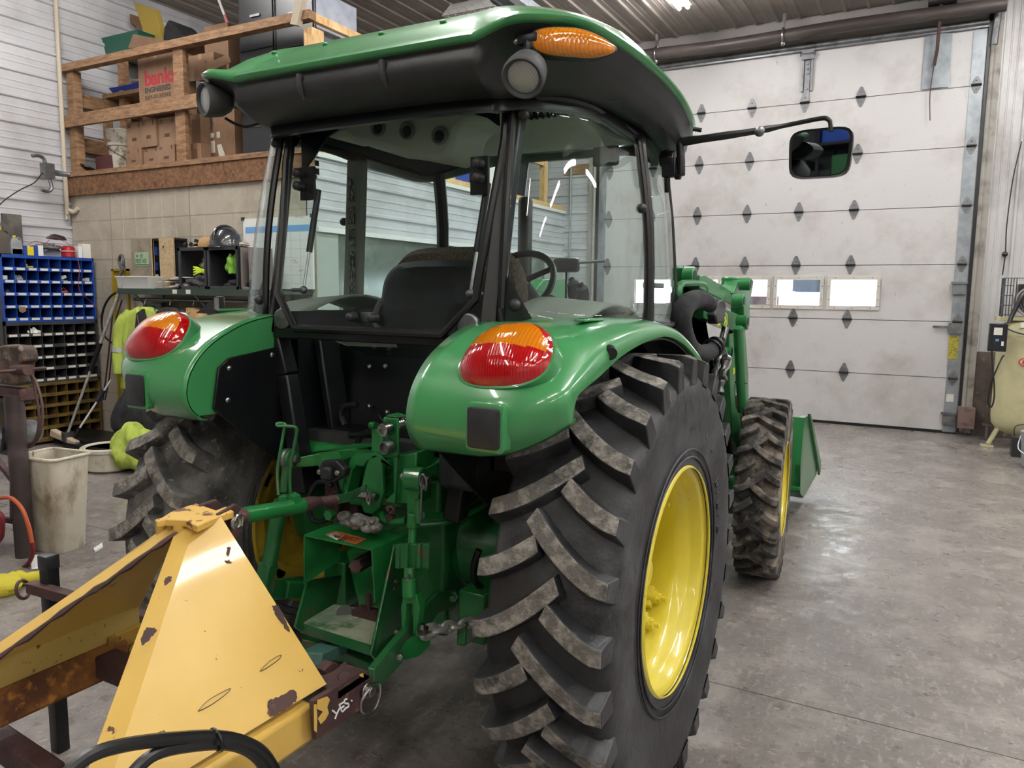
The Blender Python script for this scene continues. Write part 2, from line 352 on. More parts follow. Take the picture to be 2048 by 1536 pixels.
# hinges
cols = [W(1708, 419, 1, YD).x, W(1598, 423.7, 1, YD).x, W(1494.4, 426, 1, YD).x, W(1395, 434, 1, YD).x]
d = cols[0]-cols[1]; cols += [cols[3]-d*1.0, cols[3]-2*d]
GALH = mat('grey_hinge_steel', '77777a', .5, .5, layers=(('5a5856', 6, .5, .7),))
def hinge(x, z, w=.05, h=.115, y=YD):
    h_ = MB()
    for s in (1, -1):
        o = .012 if s > 0 else 0
        h_.prism([(x-w, y-.006-o, z+s*.008), (x+w, y-.006-o, z+s*.008), (x+w, y-.006-o, z+s*.03), (x+.012, y-.006-o, z+s*h), (x-.012, y-.006-o, z+s*h), (x-w, y-.006-o, z+s*.03)], (0, .006+o, 0))
        h_.ball((x, y-.012-o, z+s*h*.5), .008, 8, 5)
    h_.mi = 1; h_.cyl((x-w-.006, y-.02, z), (x+w+.006, y-.02, z), .012, n=10)
    return h_
for k in range(1, 7):
    for x in cols: hinge(x, k*S).build('hinge', [GALH, BLKR], door)
    hinge(DX1-.075, k*S, .045, .09, YD-.012).build('hinge', [GALH, BLKR], door)
b = MB(); b.b2((DX1-.14, YD-.012, .02), (DX1-.01, YD, DH-.03)); b.b2((DX0+.01, YD-.012, .02), (DX0+.11, YD, DH-.03)); b.build('end_stile', GALV, door)
# centre operator bracket + strut at top, vertical brace
cx = W(1612, 206, 1, YD).x
b = MB()
for s in (-1, 1): b.b2((cx+s*.052-.012, YD-.035, 6*S+.13), (cx+s*.052+.012, YD, DH-.02))
b.b2((cx-.03, YD-.02, 6*S+.02), (cx+.03, YD-.006, DH+.05)); b.b2((cx-.07, YD-.06, DH-.16), (cx+.07, YD-.03, DH-.06)); b.cyl((cx-.09, YD-.05, DH-.1), (cx+.09, YD-.05, DH-.1), .016, n=10)
for z in (.2, .26, .32, .5): b.cyl((cx, YD-.04, DH-z), (cx, YD-.02, DH-z), .014, n=8)
b.build('top_bracket', DSTEEL, door)
bx = W(1875, 120, 1, YD).x
b = MB(); b.b2((bx-.075, YD-.03, 6*S+.01), (bx+.075, YD, DH-.04)); b.b2((bx-.14, YD-.02, 6*S+.01), (bx-.075, YD, DH-.05)); b.b2((bx+.075, YD-.02, 6*S+.01), (bx+.13, YD, DH-.05)); b.build('operator_bracket', GALV, door)
b = MB(); b.tube([(bx, YD-.32, CZ-.02), (bx-.01, YD-.12, 4.35), (bx-.03, YD-.06, 4.2)], .018, 6); b.tube([(bx-.03, YD-.06, 4.2), (bx-.05, YD-.06, 3.9), (bx-.03, YD-.06, 3.6)], .006, 5, 4); b.build('release_arm', RUST, door)
b = MB(); b.b2((DX0, YD-.05, DH-.06), (DX1, YD-.005, DH+.03)); b.cyl((DX0, YD-.05, DH-.01), (DX1, YD-.05, DH-.01), .03, n=12); b.build('top_strut', DSTEEL, door)
b = MB()   # latch hardware and stickers on the right stile
for z, w_ in ((1.70, .07), (.18, .08)): b.b2((DX1-.15, YD-.05, z-.07), (DX1-.02, YD-.012, z+.07)); b.b2((DX1-.17, YD-.07, z+.05), (DX1, YD-.03, z+.075))
b.b2((DX1-.16, YD-.05, 1.18), (DX1-.03, YD-.012, 1.30)); b.b2((DX1-.32, YD-.04, 1.24), (DX1-.14, YD-.025, 1.265)); b.build('latch', DSTEEL, door)
b = MB(); b.b2((DX1-.145, YD-.0155, .88), (DX1-.045, YD-.012, 1.15)); b.build('sticker', mat('yellow_sticker', 'a89f36', .6, layers=(('6b642a', 60, .52, .6),)), door, label='yellow warning sticker')
b = MB(); b.b2((DX1-.125, YD-.0155, .38), (DX1-.05, YD-.012, .47)); b.build('sticker', LABELW, door)
# door tracks (angle + round edge), left one too
for s, xx in ((1, DX1), (-1, DX0)):
    b = MB(); b.b2((xx+s*.0, YD-.035, .03), (xx+s*.03, YD+.02, DH+.1)); t = b.build('trim_2', BLKR); struct(t)
    b = MB(); b.cyl((xx+s*.055, YD-.05, .05), (xx+s*.055, YD-.05, DH), .024, n=10); b.b2((xx+s*.075, YD-.05, .03), (xx+s*.14, YD-.01, DH+.25)); struct(b.build('trim_3', mat('track_paint', '8f8b84', .5, layers=(('5d5751', 5, .5, .7),)) if s > 0 else MATS['track_paint']))
b = MB(); b.tube([(DX1+.06, YD-.06, 4.35), (DX1+.07, YD-.07, 4.6), (DX1+.09, YD-.2, 4.85), (DX1+.1, YD-.6, 4.9), (DX1+.1, YD-3.8, 4.9)], .035, 8, 4); struct(b.build('trim_4', DSTEEL))
b = MB(); b.b2((DX1+.0, YD-.2, .10), (DX1+.17, YD-.04, .34)); tag(b.build('junction_box', mat('rusty_box', '75605a', .7, layers=(('5a4640', 7, .5, .65),)), bevel=.006), 'rusty grey metal box at the foot of the right door track', 'box')
# heat pipe / torsion tube along the header
b = MB(); b.tube([(-4.3, 9.95, 4.70), (-3.4, 9.95, 4.71), (-2.4, 9.95, 4.69), (-1.2, 9.95, 4.715), (-.3, 9.95, 4.71), (.55, 9.95, 4.70)], .075, 12, 4)
tt = b.build('torsion_tube', mat('dark_brown_pipe', '3d3634', .45, layers=(('5e5552', 3, .5, .7, (.3, 1, 1)),)))
tag(tt, 'long dark brown tube running above the overhead door', 'pipe')
for x in (-1.72, -3.3): b = MB(); b.torus((x, 9.95, 4.70), .09, .014, (1, 0, 0)); b.b2((x-.02, 9.94, 4.78), (x+.02, 9.96, CZ)); b.ball((x, 9.93, 4.61), .03); b.build('hanger_clamp', STEEL, tt)
b = MB(); b.b2((bx-.13, 9.78, 4.79), (bx+.15, 10.15, 4.95)); b.cyl((bx+.02, 9.70, 4.87), (bx+.02, 9.8, 4.87), .07, n=14); tag(b.build('door_operator', mat('dark_operator', '3b3836', .6), bevel=.01), 'dark door operator unit under the ceiling above the door', 'door opener')
# ------------------------------------------------ office block with storage loft on top
b = MB(); b.b2((XL+.03, YT, 0), (XO-.1, YT+.12, 2.62)); b.b2((XO-.11, YT, 0), (XO-.0, YT+.0008, 2.62)); struct(b.build('wall_office_front', TILE))
b = MB()
for i in range(0, 12):          # score lines of the wall board
    z = 2.30-.203*i
    if z > .1: b.b2((XL+.03, YT-.002, z-.002), (XO-.012, YT+.002, z+.002))
for x in (-7.53, -6.31, -5.09): b.b2((x-.0035, YT-.004, 0), (x+.0035, YT+.002, 2.6))
struct(b.build('trim_5', mat('board_joint', '8a8072', .8)))
b = MB()
for i in range(1, 20):
    x = -7.53+.203*i
    if x < XO-.05: b.b2((x-.0012, YT-.0022, .1), (x+.0012, YT+.002, 2.6))
struct(b.build('trim_6', mat('score_line', 'c0b7a6', .8)))
b = MB(); b.b2((XL+.02, YT-.035, 2.57), (XO, YT+.05, 2.765)); struct(b.build('trim_7', OSB))
b = MB(); b.b2((XL+.02, YT-.05, 2.766), (XO+.01, YT+.1, 2.812)); b.build('x', LUMB); o = bpy.data.objects['x']; o.name = 'trim_8'; struct(o)
b = MB(); b.b2((XL, YT, 2.70), (XO-.02, YD, 2.80)); struct(b.build('floor_loft', PLYW))
# office side: white siding band, windows/door openings below
corrugated('wall_office_side', (XO, YT, 2.13), (0, 0, 1), .62, (0, 1, 0), YD-YT, (1, 0, 0), SIDING, off=.1)
b = MB(); b.b2((XO-.1, YT+.001, 0), (XO-.03, YD, 2.14)); b.b2((XO-.03, YT+.001, 1.1), (XO, 5.35, 2.14)); b.b2((XO-.03, 7.5, 1.1), (XO+.0, 7.95, 2.14)); b.b2((XO-.03, 9.6, 1.1), (XO, YD, 2.14)); b.b2((XO-.03, YT+.001, 0), (XO, YD, 1.1)); struct(b.build('wall_office_side_lower', mat('grey_green_wall', '9ca39b', .5)))
b = MB(); b.b2((XO-.02, 5.35, 1.1), (XO-.012, 7.5, 2.14)); b.b2((XO-.02, 7.95, 1.1), (XO-.012, 9.6, 2.14)); struct(b.build('window_6', mat('dark_office_window', '59615b', .15, layers=(('7b837b', 1.2, .5, .6),))))
b = MB(); b.b2((XO-.02, YT, 2.10), (XO+.03, YD, 2.14)); b.b2((XO-.02, YT, 2.735), (XO+.035, YD, 2.775)); struct(b.build('trim_9', WHITE))
b = MB(); b.b2((XO-.04, YT, 2.775), (XO+.01, YD, 2.84)); struct(b.build('trim_10', LUMBN))
def loftpiece(name, a, c, m, label, cat='lumber', g=None):
    b = MB(); b.b2(a, c); return tag(b.build(name, m, bevel=.004), label, cat, g)
# loft railing: each stick a part of one railing
rl = empty('loft_railing', (-6.5, YT, 2.84), 'timber guard railing of posts and boards along the storage loft edge', 'railing')
def rail(name, a, c, m=LUMB):
    o = Vector((-6.5, YT, 2.84)); b = MB(); b.b2(Vector(a)-o, Vector(c)-o); b.build(name, m, rl, bevel=.003)
rail('post', (-8.16, YT, 2.812), (-8.04, YT+.09, 3.86)); rail('post', (-6.47, YT-.0, 2.81), (-6.33, YT+.045, 3.86)); rail('post', (-6.47, YT+.045, 2.81), (-6.42, YT+.14, 3.86))
rail('post', (-4.80, YT, 2.84), (-4.76, YT+.1, 3.80), LUMBN); rail('post', (-4.76, YT-.0, 2.84), (-4.70, YT+.14, 3.80), LUMBN)
rail('top_rail', (-8.165, YT-.04, 3.855), (-4.70, YT+.05, 3.93)); rail('mid_rail', (-8.165, YT-.045, 3.28), (-5.2, YT-.002, 3.405), LUMB)
rail('side_rail', (-8.2, YT+.09, 3.52), (-8.1, YT+1.3, 3.66)); rail('side_rail', (-8.2, YT+.09, 3.05), (-8.1, YT+1.3, 3.2))
rail('side_rail', (-4.76, YT+.05, 3.86), (-4.71, YT+4.6, 3.93), LUMBN); rail('side_rail', (-4.75, 7.6, 3.32), (-4.71, YD-.55, 3.42), LUMBN)
rail('post', (-4.78, 9.55, 2.84), (-4.70, 9.65, 4.6), LUMBN); rail('post', (-4.78, 7.2, 2.84), (-4.70, 7.3, 3.9), LUMBN)
rail('brace_board', (-4.70, YD-.028, 3.28), (-4.28, YD-.0, 3.42), LUMB)
# conduit on left wall, and galvanised one beside the door
b = MB(); b.tube([(XL+.05, 5.02, CZ-.02), (XL+.05, 5.01, 2.52), (XL+.06, 5.01, 2.44), (XL+.12, 5.04, 2.40), (XL+.17, 5.06, 2.44)], .022, 8, 3); tag(b.build('conduit', PIPE), 'beige conduit running down the white wall beside the loft', 'conduit')
b = MB(); x0 = W(1141, 400, 1, YD-.05).x; b.cyl((x0, YD-.05, .8), (x0, YD-.05, CZ), .018, n=8)
tag(b.build('conduit', GALV), 'thin galvanised conduit on the white wall seen through the cab glass', 'conduit')
# antenna-like bracket with hooks on the left wall
b = MB(); p = lambda x, y: W(x, y, 0, XL+.25)
b.tube([W(64, 312, 0, XL+.25), p(75, 311), p(86, 316), p(91, 328), p(95, 345), p(101, 365), p(103, 377), p(96, 383), p(84, 380)], .018, 7, 3)
b.box(p(95, 342), (.09, .1, .15)); b.tube([p(98, 343), p(118, 347), W(140, 350, 0, XL+.3)], [.035, .03, .022], 8)
tag(b.build('wall_hook_bracket', DSTEEL), 'grey metal hook bracket sticking out from the white wall', 'bracket')
b = MB(); b.tube([p(90, 340), p(80, 352), p(68, 366), p(40, 380), p(10, 400), p(-10, 420)], .006, 5, 5); tag(b.build('cable', BLKR), 'thin dark cable drooping from the wall bracket', 'cable')
# ------------------------------------------------ ceiling lights
TUBE = mat('lit_tube', 'fffdfb', .4, emit=62); TUBE2 = mat('lit_tube_warm', 'fffaf2', .4, emit=32)
FIX = mat('white_fixture', 'c9c9c6', .4)
def strip(x, y, ln=2.5, label='', grp=None, z=None):
    z = z or CZ-.03; r = empty('ceiling_light', (x, y, z), label, 'light', grp)
    b = MB(); b.b2((-.09, -ln/2, -.05), (.09, ln/2, 0)); b.build('housing', FIX, r, bevel=.005)
    b = MB()
    for s in (-1, 1): b.cyl((s*.05, -ln/2+.03, -.075), (s*.05, ln/2-.03, -.075), .022, n=10)
    b.build('lamp_tube', TUBE if y > 2 else TUBE2, r); return r
strip(-2.67, 7.75, 2.5, 'lit tube light on the ceiling near the overhead door')
for x in (-6.3, -2.67, .95, 4.5):
    for y in (-4.3, -.6, 3.1, 7.75):
        if (x, y) in ((-2.67, 7.75), (-6.3, 7.75), (-6.3, -4.3), (-6.3, -.6)): continue
        strip(x, y, 2.5, 'lit twin tube light under the ceiling over the shop floor', 'tube lights over the shop floor')
# high bay fixture
hp = W(945, 28, 2, 4.55); r = empty('high_bay_light', hp, 'grey louvred high bay fixture hanging under the dark ceiling', 'light')
b = MB(); b.loft([[(s*.30, -.02, 0), (s*.22, -.02, .09), (-s*.22, -.02, .09), (-s*.30, -.02, 0)] if 0 else [(-.33, y, 0), (-.22, y, .10), (.22, y, .10), (.33, y, 0)] for s, y in ((1, -.1), (1, 1.2))]); b.build('housing', FIX, r)
for i in range(6): b = MB(); x = -.27+.108*i; b.loft([[(x-.05, y, 0), (x-.02, y, .05), (x+.02, y, .05), (x+.05, y, 0)] for y in (-.1, 1.2)], closed=False, cap=False); b.cyl((x, -.08, .0), (x, 1.18, .0), .012, n=8); b.build('reflector', STEEL, r, solid=.004)
for s in (-1, 1): b = MB(); b.tube([(s*.2, .2, .1), (s*.1, .3, CZ-hp.z-.03)], .008, 5); b.build('hanger', DSTEEL, r)
b = MB(); q = W(1010, 12, 2, 4.7)
for dx in (0, .22): b.b2((q.x+dx-.05, q.y-1.2, 4.66), (q.x+dx+.05, q.y+1.6, 4.76))
tag(b.build('ceiling_rail', GALV), 'pair of grey steel channels under the ceiling beside the louvred fixture', 'rail')
# ------------------------------------------------ outside, seen through the door windows
b = MB(); b.b2((-30, YD+.3, -.15), (30, 60, -.05)); o = b.build('snow_ground', mat('snow', 'e8ecf2', .8)); tag(o, 'bright snowy ground outside the door windows', 'ground', kind='structure')
def vehicle(name, x, y, ln, h, m, label, cat, dr=1):
    r = empty(name, (x, y, -.05), label, cat); b = MB()
    pr = [(0, .35), (0, .8*h), (.05*ln, .85*h), (.30*ln, .88*h), (.36*ln, h), (.62*ln, h), (.70*ln, .62*h), (.97*ln, .55*h), (ln, .4*h), (ln, .35)]
    b.prism([(a-ln/2, -.85, z) for a, z in pr], (0, 1.7, 0)); b.build('body', m, r, bevel=.04)
    for a in (.2, .8):
        for s in (-.75, .75): b = MB(); b.cyl(((a-.5)*ln, s-.12, .35), ((a-.5)*ln, s+.12, .35), .35, n=20); b.build('wheel', BLKR, r)
    b = MB(); b.b2((-.12*ln, -.87, .68*h), (.10*ln, -.84, .93*h)); b.build('side_window', CGLASS2, r)
vehicle('pickup_truck', W(1530, 590, 1, 17).x, 17, 4.2, 1.75, mat('hazed_red_paint', 'd85a80', .3, coat=.5), 'red vehicle outside, seen through the second door window from the left', 'car')  # both vehicle colours paled to imitate overexposed haze outside
vehicle('van', W(1625, 580, 1, 24).x, 24, 3.6, 2.6, mat('hazed_blue_paint', '8ba3d8', .3, coat=.5), 'blue vehicle standing in the snow outside the third door window', 'car')
wd = bpy.data.worlds.new('world'); SC.world = wd; wd.use_nodes = True; bg = wd.node_tree.nodes['Background']; bg.inputs['Color'].default_value = (.93, .96, 1, 1); bg.inputs['Strength'].default_value = 10
# ================================================================ TRACTOR
TR = empty('tractor', TOFF, 'green cab tractor with yellow wheels and a front loader', 'tractor')
# ---------------------------------------------------------------- rear wheels
def tyre_profile(s):
    # (x', r) outboard -> inboard; s mirrors
    pr = [(.895, .350), (.902, .370), (.898, .40), (.908, .46), (.913, .53), (.915, .585), (.908, .625), (.885, .648), (.83, .660), (.738, .664), (.646, .660), (.59, .648), (.568, .625), (.561, .585), (.563, .53), (.570, .46), (.580, .40), (.576, .370), (.583, .350)]
    return [(s*x, r) for x, r in pr]
def lug_mesh(b, cx, halfw, R0, R1, center, n, side, phase, longl, wid=.046, ramp=.0, y0=0, z0=0, sgn=1):
    """side +1: toward +x'. Lug i from inner end near centre to outer shoulder, sweeping down at the rear."""
    for i in range(n):
        if (i+longl) % 2 == 0: xi, da = -.050*side, math.radians(12.5)
        else: xi, da = .020*side, math.radians(7.0)
        a0 = math.radians(phase+i*360/n)          # outer end angle (measured from rear, upward)
        xo = halfw*side; K = 7; top = []; bot = []
        for k in range(K+1):
            t = k/K; x = xi+(xo-xi)*t; a = a0+da*(1-t)**1.55
            r1 = R1-(.010 if k == K else 0); rb = R0-.012-(.02 if k == K else 0)
            dx = (xo-xi)/K*side; 
            # local direction for width
            a2 = a0+da*(1-min(1, t+.02))**1.55; a1 = a0+da*(1-max(0, t-.02))**1.55
            dxx = (xo-xi)*.04; dyy = (a2-a1)*R1; L_ = math.hypot(dxx, dyy); nx, na = -dyy/L_, dxx/L_
            for lst, r, w in ((top, r1, wid/2), (bot, rb, wid*.80)):
                row = []
                for q in (-1, 1):
                    aa = a+q*na*w/R1; xx = x+q*nx*w
                    if k == K: xx = xo
                    row.append(V(cx+xx, y0-r*math.cos(aa), z0+r*math.sin(aa)))
                lst.append(row)
        rings = [[bot[k][0], top[k][0], top[k][1], bot[k][1]] for k in range(K+1)]
        vs = [p for r in rings for p in r]; o = len(b.v)
        b.v += [tuple(v) for v in vs]
        for k in range(K):
            for j, mi in ((0, 0), (1, 1), (2, 0)):
                b.f.append((o+k*4+j, o+k*4+j+1, o+(k+1)*4+j+1, o+(k+1)*4+j)); b.m.append(mi)
        b.f.append((o, o+3, o+2, o+1)); b.m.append(0); q = o+K*4; b.f.append((q, q+1, q+2, q+3)); b.m.append(1 if False else 0)
def rear_wheel(s):
    b = MB(); cx = .738*s; ax = (1, 0, 0)
    pr = tyre_profile(s)
    b.lathe([(r, x) for x, r in pr], (0, 0, .70), ax, 112, cap=False)
    tw = b.build('rear_tire', TYRE if s > 0 else TYRED, TR, ang=60, label=None if s > 0 else 'rear tire caked with pale dust')
    b = MB()
    for side in (-1, 1):
        lug_mesh(b, cx, .176, .648, .702, 0, 28, side, 3.2, 1 if side > 0 else 0, y0=0, z0=.70)
    b.build('tread_lugs', [TYRE if s > 0 else TYRED, LUG], tw, flat=True, bevel=.004)
    # sidewall rings and lettering
    b = MB()
    for x, r in ((.9045, .385), (.906, .41)): b.torus((x*s if s > 0 else .563*s-.0, 0, .70), r, .0035, ax, 90, 5)
    b.build('sidewall_rib', TYRE, tw)
    if s > 0:
        rd = random.Random(5)      # worn raised moulding marks, too rubbed to read
        for a0, n_, r in ((86, 7, .47), (30, 5, .45), (-20, 4, .47)):
            b = MB()
            for i in range(n_):
                a = math.radians(a0-i*6.0); o_ = V(.908, r*math.cos(a), .70+r*math.sin(a)); t_ = V(0, math.sin(a), -math.cos(a)); u_ = V(0, math.cos(a), math.sin(a))
                P_ = [o_, o_+u_*.05, o_+u_*.05+t_*.022, o_+u_*.025+t_*.022] if i % 2 else [o_+u_*.045, o_, o_+t_*.02, o_+t_*.02+u_*.03]
                b.tube(P_, .003, 5)
            b.build('moulded_mark', TYRE, tw)
    # rim
    xs = lambda x: .89*s-(.89-x)*s
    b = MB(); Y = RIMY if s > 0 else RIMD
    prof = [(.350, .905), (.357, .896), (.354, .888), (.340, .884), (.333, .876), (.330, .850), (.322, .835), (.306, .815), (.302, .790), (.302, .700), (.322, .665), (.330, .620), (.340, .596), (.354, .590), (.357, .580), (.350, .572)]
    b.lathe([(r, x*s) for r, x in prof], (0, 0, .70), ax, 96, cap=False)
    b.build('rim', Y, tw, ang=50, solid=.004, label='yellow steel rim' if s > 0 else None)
    b = MB()
    xd = .700 if s > 0 else .66
    prof = [(.304, xd+.0), (.292, xd+.004), (.27, xd-.008), (.24, xd-.012), (.20, xd+.016), (.15, xd+.035), (.11, xd+.04), (.10, xd+.01), (.0, xd+.01)]
    b.lathe([(r, x*s) for r, x in prof], (0, 0, .70), ax, 72, cap=False)
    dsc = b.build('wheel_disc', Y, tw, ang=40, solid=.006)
    # clamp lugs bolted to the barrel
    for i in range(8):
        a = math.radians((-37.5, -58.5, 40, 61, 122, 143, -127, -148)[i]); c, sn = math.cos(a), math.sin(a); rr = .270
        b = MB(); p = V(0, rr*c, .70+rr*sn)
        b.cyl(p+V(s*(xd-.02), 0, 0), p+V(s*(xd+.066), 0, 0), .026, .021, 14); b.box(p+V(s*(xd+.015), c*.012, sn*.012), (.07, .05, .075), Euler((a, 0, 0)).to_matrix(), bev=.006)
        b.build('rim_clamp', Y, dsc)
        b = MB(); b.cyl(p+V(s*(xd+.062), 0, 0), p+V(s*(xd+.078), 0, 0), .0165, n=6); b.cyl(p+V(s*(xd+.07), 0, 0), p+V(s*(xd+.098), 0, 0), .0085, n=10)
        b.build('wheel_nut', RIMY if s > 0 else DSTEEL, dsc)
    b = MB(); b.cyl((s*(xd+.0), 0, .70), (s*(xd+.075), 0, .70), .085, .075, 28); b.cyl((s*(xd+.075), 0, .70), (s*(xd+.10), 0, .70), .05, .045, 20); b.build('hub', Y, dsc, bevel=.004)
rear_wheel(1); rear_wheel(-1)
# ---------------------------------------------------------------- front wheels
def front_wheel(s):
    piv = empty('front_wheel', (.782*s, 2.14, .507)); piv.parent = TR; piv.rotation_euler = (0, 0, math.radians(4.6))
    ax = (1, 0, 0); b = MB()
    pr = [(.105, .262), (.112, .285), (.113, .33), (.118, .40), (.112, .44), (.095, .462), (.05, .472), (0, .474)]
    pr = pr+[(-x, r) for x, r in pr[::-1][1:]]
    b.lathe([(r, x) for x, r in pr], (0, 0, 0), ax, 80, cap=False)
    tw = b.build('front_tire', MUDT, piv, ang=60)
    b = MB()
    for side in (-1, 1):
        lug_mesh(b, 0, .113, .462, .506, 0, 30, side, 4 if side > 0 else 10, 0, wid=.032)
    b.build('tread_lugs', [MUDT, MUDT], tw, flat=True, bevel=.004)
    b = MB(); prof = [(.262, .112), (.270, .106), (.268, .098), (.252, .092), (.246, .06), (.235, .04), (.235, -.05), (.252, -.09), (.268, -.098), (.270, -.106), (.262, -.112)]
    b.lathe([(r, x) for r, x in prof], (0, 0, 0), ax, 64, cap=False); b.build('front_rim', RIMY, tw, ang=50, solid=.004)
    b = MB(); b.lathe([(.238, .03*s), (.2, .045*s), (.12, .02*s), (.09, .05*s), (0, .05*s)], (0, 0, 0), ax, 48, cap=False); b.build('front_disc', RIMY, tw, solid=.006)
front_wheel(1); front_wheel(-1)
# ---------------------------------------------------------------- fenders
FT = [(-.700, 1.190), (-.738, 1.228), (-.750, 1.28), (-.728, 1.345), (-.672, 1.405), (-.592, 1.450), (-.495, 1.484), (-.37, 1.502), (-.20, 1.512), (-.05, 1.510), (.12, 1.500), (.30, 1.468), (.44, 1.405), (.55, 1.31), (.62, 1.20), (.655, 1.08)]
FA = [(-.655, 1.205), (-.650, 1.232), (-.640, 1.258), (-.62, 1.285), (-.565, 1.312), (-.49, 1.345), (-.42, 1.378), (-.33, 1.412), (-.20, 1.438), (-.06, 1.452), (.10, 1.454), (.26, 1.424), (.385, 1.365), (.485, 1.275), (.555, 1.17), (.59, 1.06)]
FTs = spl([V(0, y, z) for y, z in FT], 5); FAs = spl([V(0, y, z) for y, z in FA], 5)
def fender(s):
    n = len(FTs); xin, xo = .405, .805
    def sec(i, inner=0):
        T, A = FTs[i], FAs[i]; u = i/(n-1)
        rc = .20*(1-u)**1.3+.07; D = (A-T); row = []
        # ease inner edge up to the cab
        for q in range(7): x = xin+(xo-rc-xin)*q/6; row.append(V(s*x, T.y, T.z))
        fr = .62*(1-u)+.75*u
        for q in range(1, 9):
            a = PI/2*q/8; row.append(V(s*(xo-rc+rc*math.sin(a)), T.y+D.y*fr*(1-math.cos(a)), T.z+D.z*fr*(1-math.cos(a))))
        row.append(V(s*(xo-.002), A.y, A.z)); row.append(V(s*(xo-.02), A.y+D.y*.06, A.z+D.z*.06))
        for p in row:      # the lower rear edge sweeps up toward the outside
            w = max(0, min(1, 1-(p.z-1.19)/.26)); w = w*w*(3-2*w); k = max(0, (abs(p.x)-.58)/.22)**1.8*w
            p.z += .085*k; p.y += .02*k
        return row
    b = MB(); b.loft([sec(i) for i in range(n)], closed=False, cap=False)
    # rear bottom turned edge
    r0 = sec(0); b.loft([r0, [p+V(0, .022, -.006) for p in r0]], closed=False, cap=False)
    f = b.build('fender', GREEN, TR, ang=50, solid=.006)
    b = MB(); b.loft([[V(math.copysign(max(abs(p.x)*.985, .43), p.x), p.y+(.0-p.y)*.028, p.z+(.7-p.z)*.035) for p in sec(i)[:-2]] for i in range(2, n)], closed=False, cap=False)
    b.build('shaded_well_liner', BLKM, f, solid=.004)  # liner made black so the wheel well stays as dark as its shadow
    # tail lamp : dome over the rear slope
    c = V(s*.640, -.655, 1.432); up = V(0, .66, .75).normalized(); nn = V(0, -.75, .66).normalized()
    W_, H_ = .116, .094
    def P(u, v, off=0, sc=1):        # u around, v radial
        a = 2*PI*u; ca, sa = math.cos(a), math.sin(a); k = 1/(abs(ca)**2.5+abs(sa)**2.5)**(1/2.5)
        x = ca*k*W_*v*sc; y = sa*k*H_*v*sc; x *= 1-.13*(y/H_); y += .010*(s*x/W_)*s
        h = .046*(1-v*v)**.5 if v < 1 else 0
        return c+V(x, 0, 0)+up*y+nn*(h+off+.006*(1-v)) 
    b = MB(); b.loft([[P(i/48, 1, -.045, 1.06) for i in range(48)], [P(i/48, 1, .004, 1.05) for i in range(48)], [P(i/48, 1, .006, 1.0) for i in range(48)]], cap=True)
    hs = b.build('tail_lamp', GREEN, f, ang=40); hs['label'] = 'raised green lamp housing with red and amber lenses'
    b1, b2 = MB(), MB(); NU, NV = 64, 14
    for i in range(NU):
        for j in range(NV):
            us = (i/NU, (i+1)/NU); vs = (j/NV, (j+1)/NV)
            q = [P(us[0], vs[0], .006), P(us[1], vs[0], .006), P(us[1], vs[1], .006), P(us[0], vs[1], .006)]
            m = sum(q, V(0, 0, 0))/4-c; x, y = m.x*s, m.dot(up)
            amb = y > .012+.9*abs(x/W_)**3*.02 and v_ok(x, y) if False else (y > -.004+.006*(x/W_)**2 and ((x-.004)/.102)**2+((y-.002)/.086)**2 < 1)
            (b1 if amb else b2).add(q, [(0, 1, 2, 3)])
    b2.build('red_lens', REDL, hs, ang=80, label='red lens'); b1.build('amber_lens', AMB, hs, ang=80, label='amber lens')
    b = MB(); b.loft([[P(i/48, 1.0, -.01, .99) for i in range(48)], [P(i/48, .6, -.012, 1.) for i in range(48)], [P(i/48, .1, -.012, 1.) for i in range(48)]], cap=True); b.build('reflector', STEEL, hs)
    # square black reflector pad near the bottom
    k = 7; T = V(s*.632, -.750, 1.278)
    def rq(w_, h_, r_, y_): return [T+V(cx_*(w_-r_)+r_*math.cos(math.radians(a0+22.5*i)), y_, -.008+cz_*(h_-r_)+r_*math.sin(math.radians(a0+22.5*i))) for cx_, cz_, a0 in ((1, 1, 0), (-1, 1, 90), (-1, -1, 180), (1, -1, 270)) for i in range(5)]
    b = MB(); b.loft([rq(.043, .049, .010, .01), rq(.043, .049, .010, -.012), rq(.040, .046, .009, -.014)]); b.build('reflector_pad', BLKP, f)
    b = MB(); b.loft([rq(.052, .058, .012, .03), rq(.052, .058, .012, -.003), rq(.047, .053, .011, -.006)]); b.build('pad_rim', GREEN, f)
    # handle recess and slot
    b = MB(); b.cyl((s*.800, -.40, 1.435), (s*.812, -.415, 1.43), .020, .017, 16); b.build('recess_plug', BLKR, f)
    b = MB(); b.box((s*.70, -.30, 1.513), (.035, .14, .008), bev=.004); b.build('grab_slot', GREEN, f)
    b = MB()
    for q in (-.05, 0, .05): b.box((s*.70, -.30+q, 1.5165), (.012, .02, .004))
    b.build('slot_hole', BLKR, f)
    return f
for s in (1, -1): fender(s)
# inner wheel-well plates (black, with bolts)
for s in (1, -1):
    b = MB(); b.prism([(s*.399, -.640, 1.345), (s*.399, -.60, 1.372), (s*.399, -.40, 1.395), (s*.399, -.10, 1.42), (s*.399, -.10, .84), (s*.399, -.28, .90), (s*.399, -.615, 1.175), (s*.399, -.665, 1.22)], (s*-.008, 0, 0))
    pl = b.build('splash_plate', BLKM, TR, bevel=.003)
    for y, z in ((-.600, 1.340), (-.61, 1.24), (-.42, 1.37)): b = MB(); b.ball((s*.390, y, z), (.006, .010, .010), 12, 8); b.build('bolt', STEEL, pl)
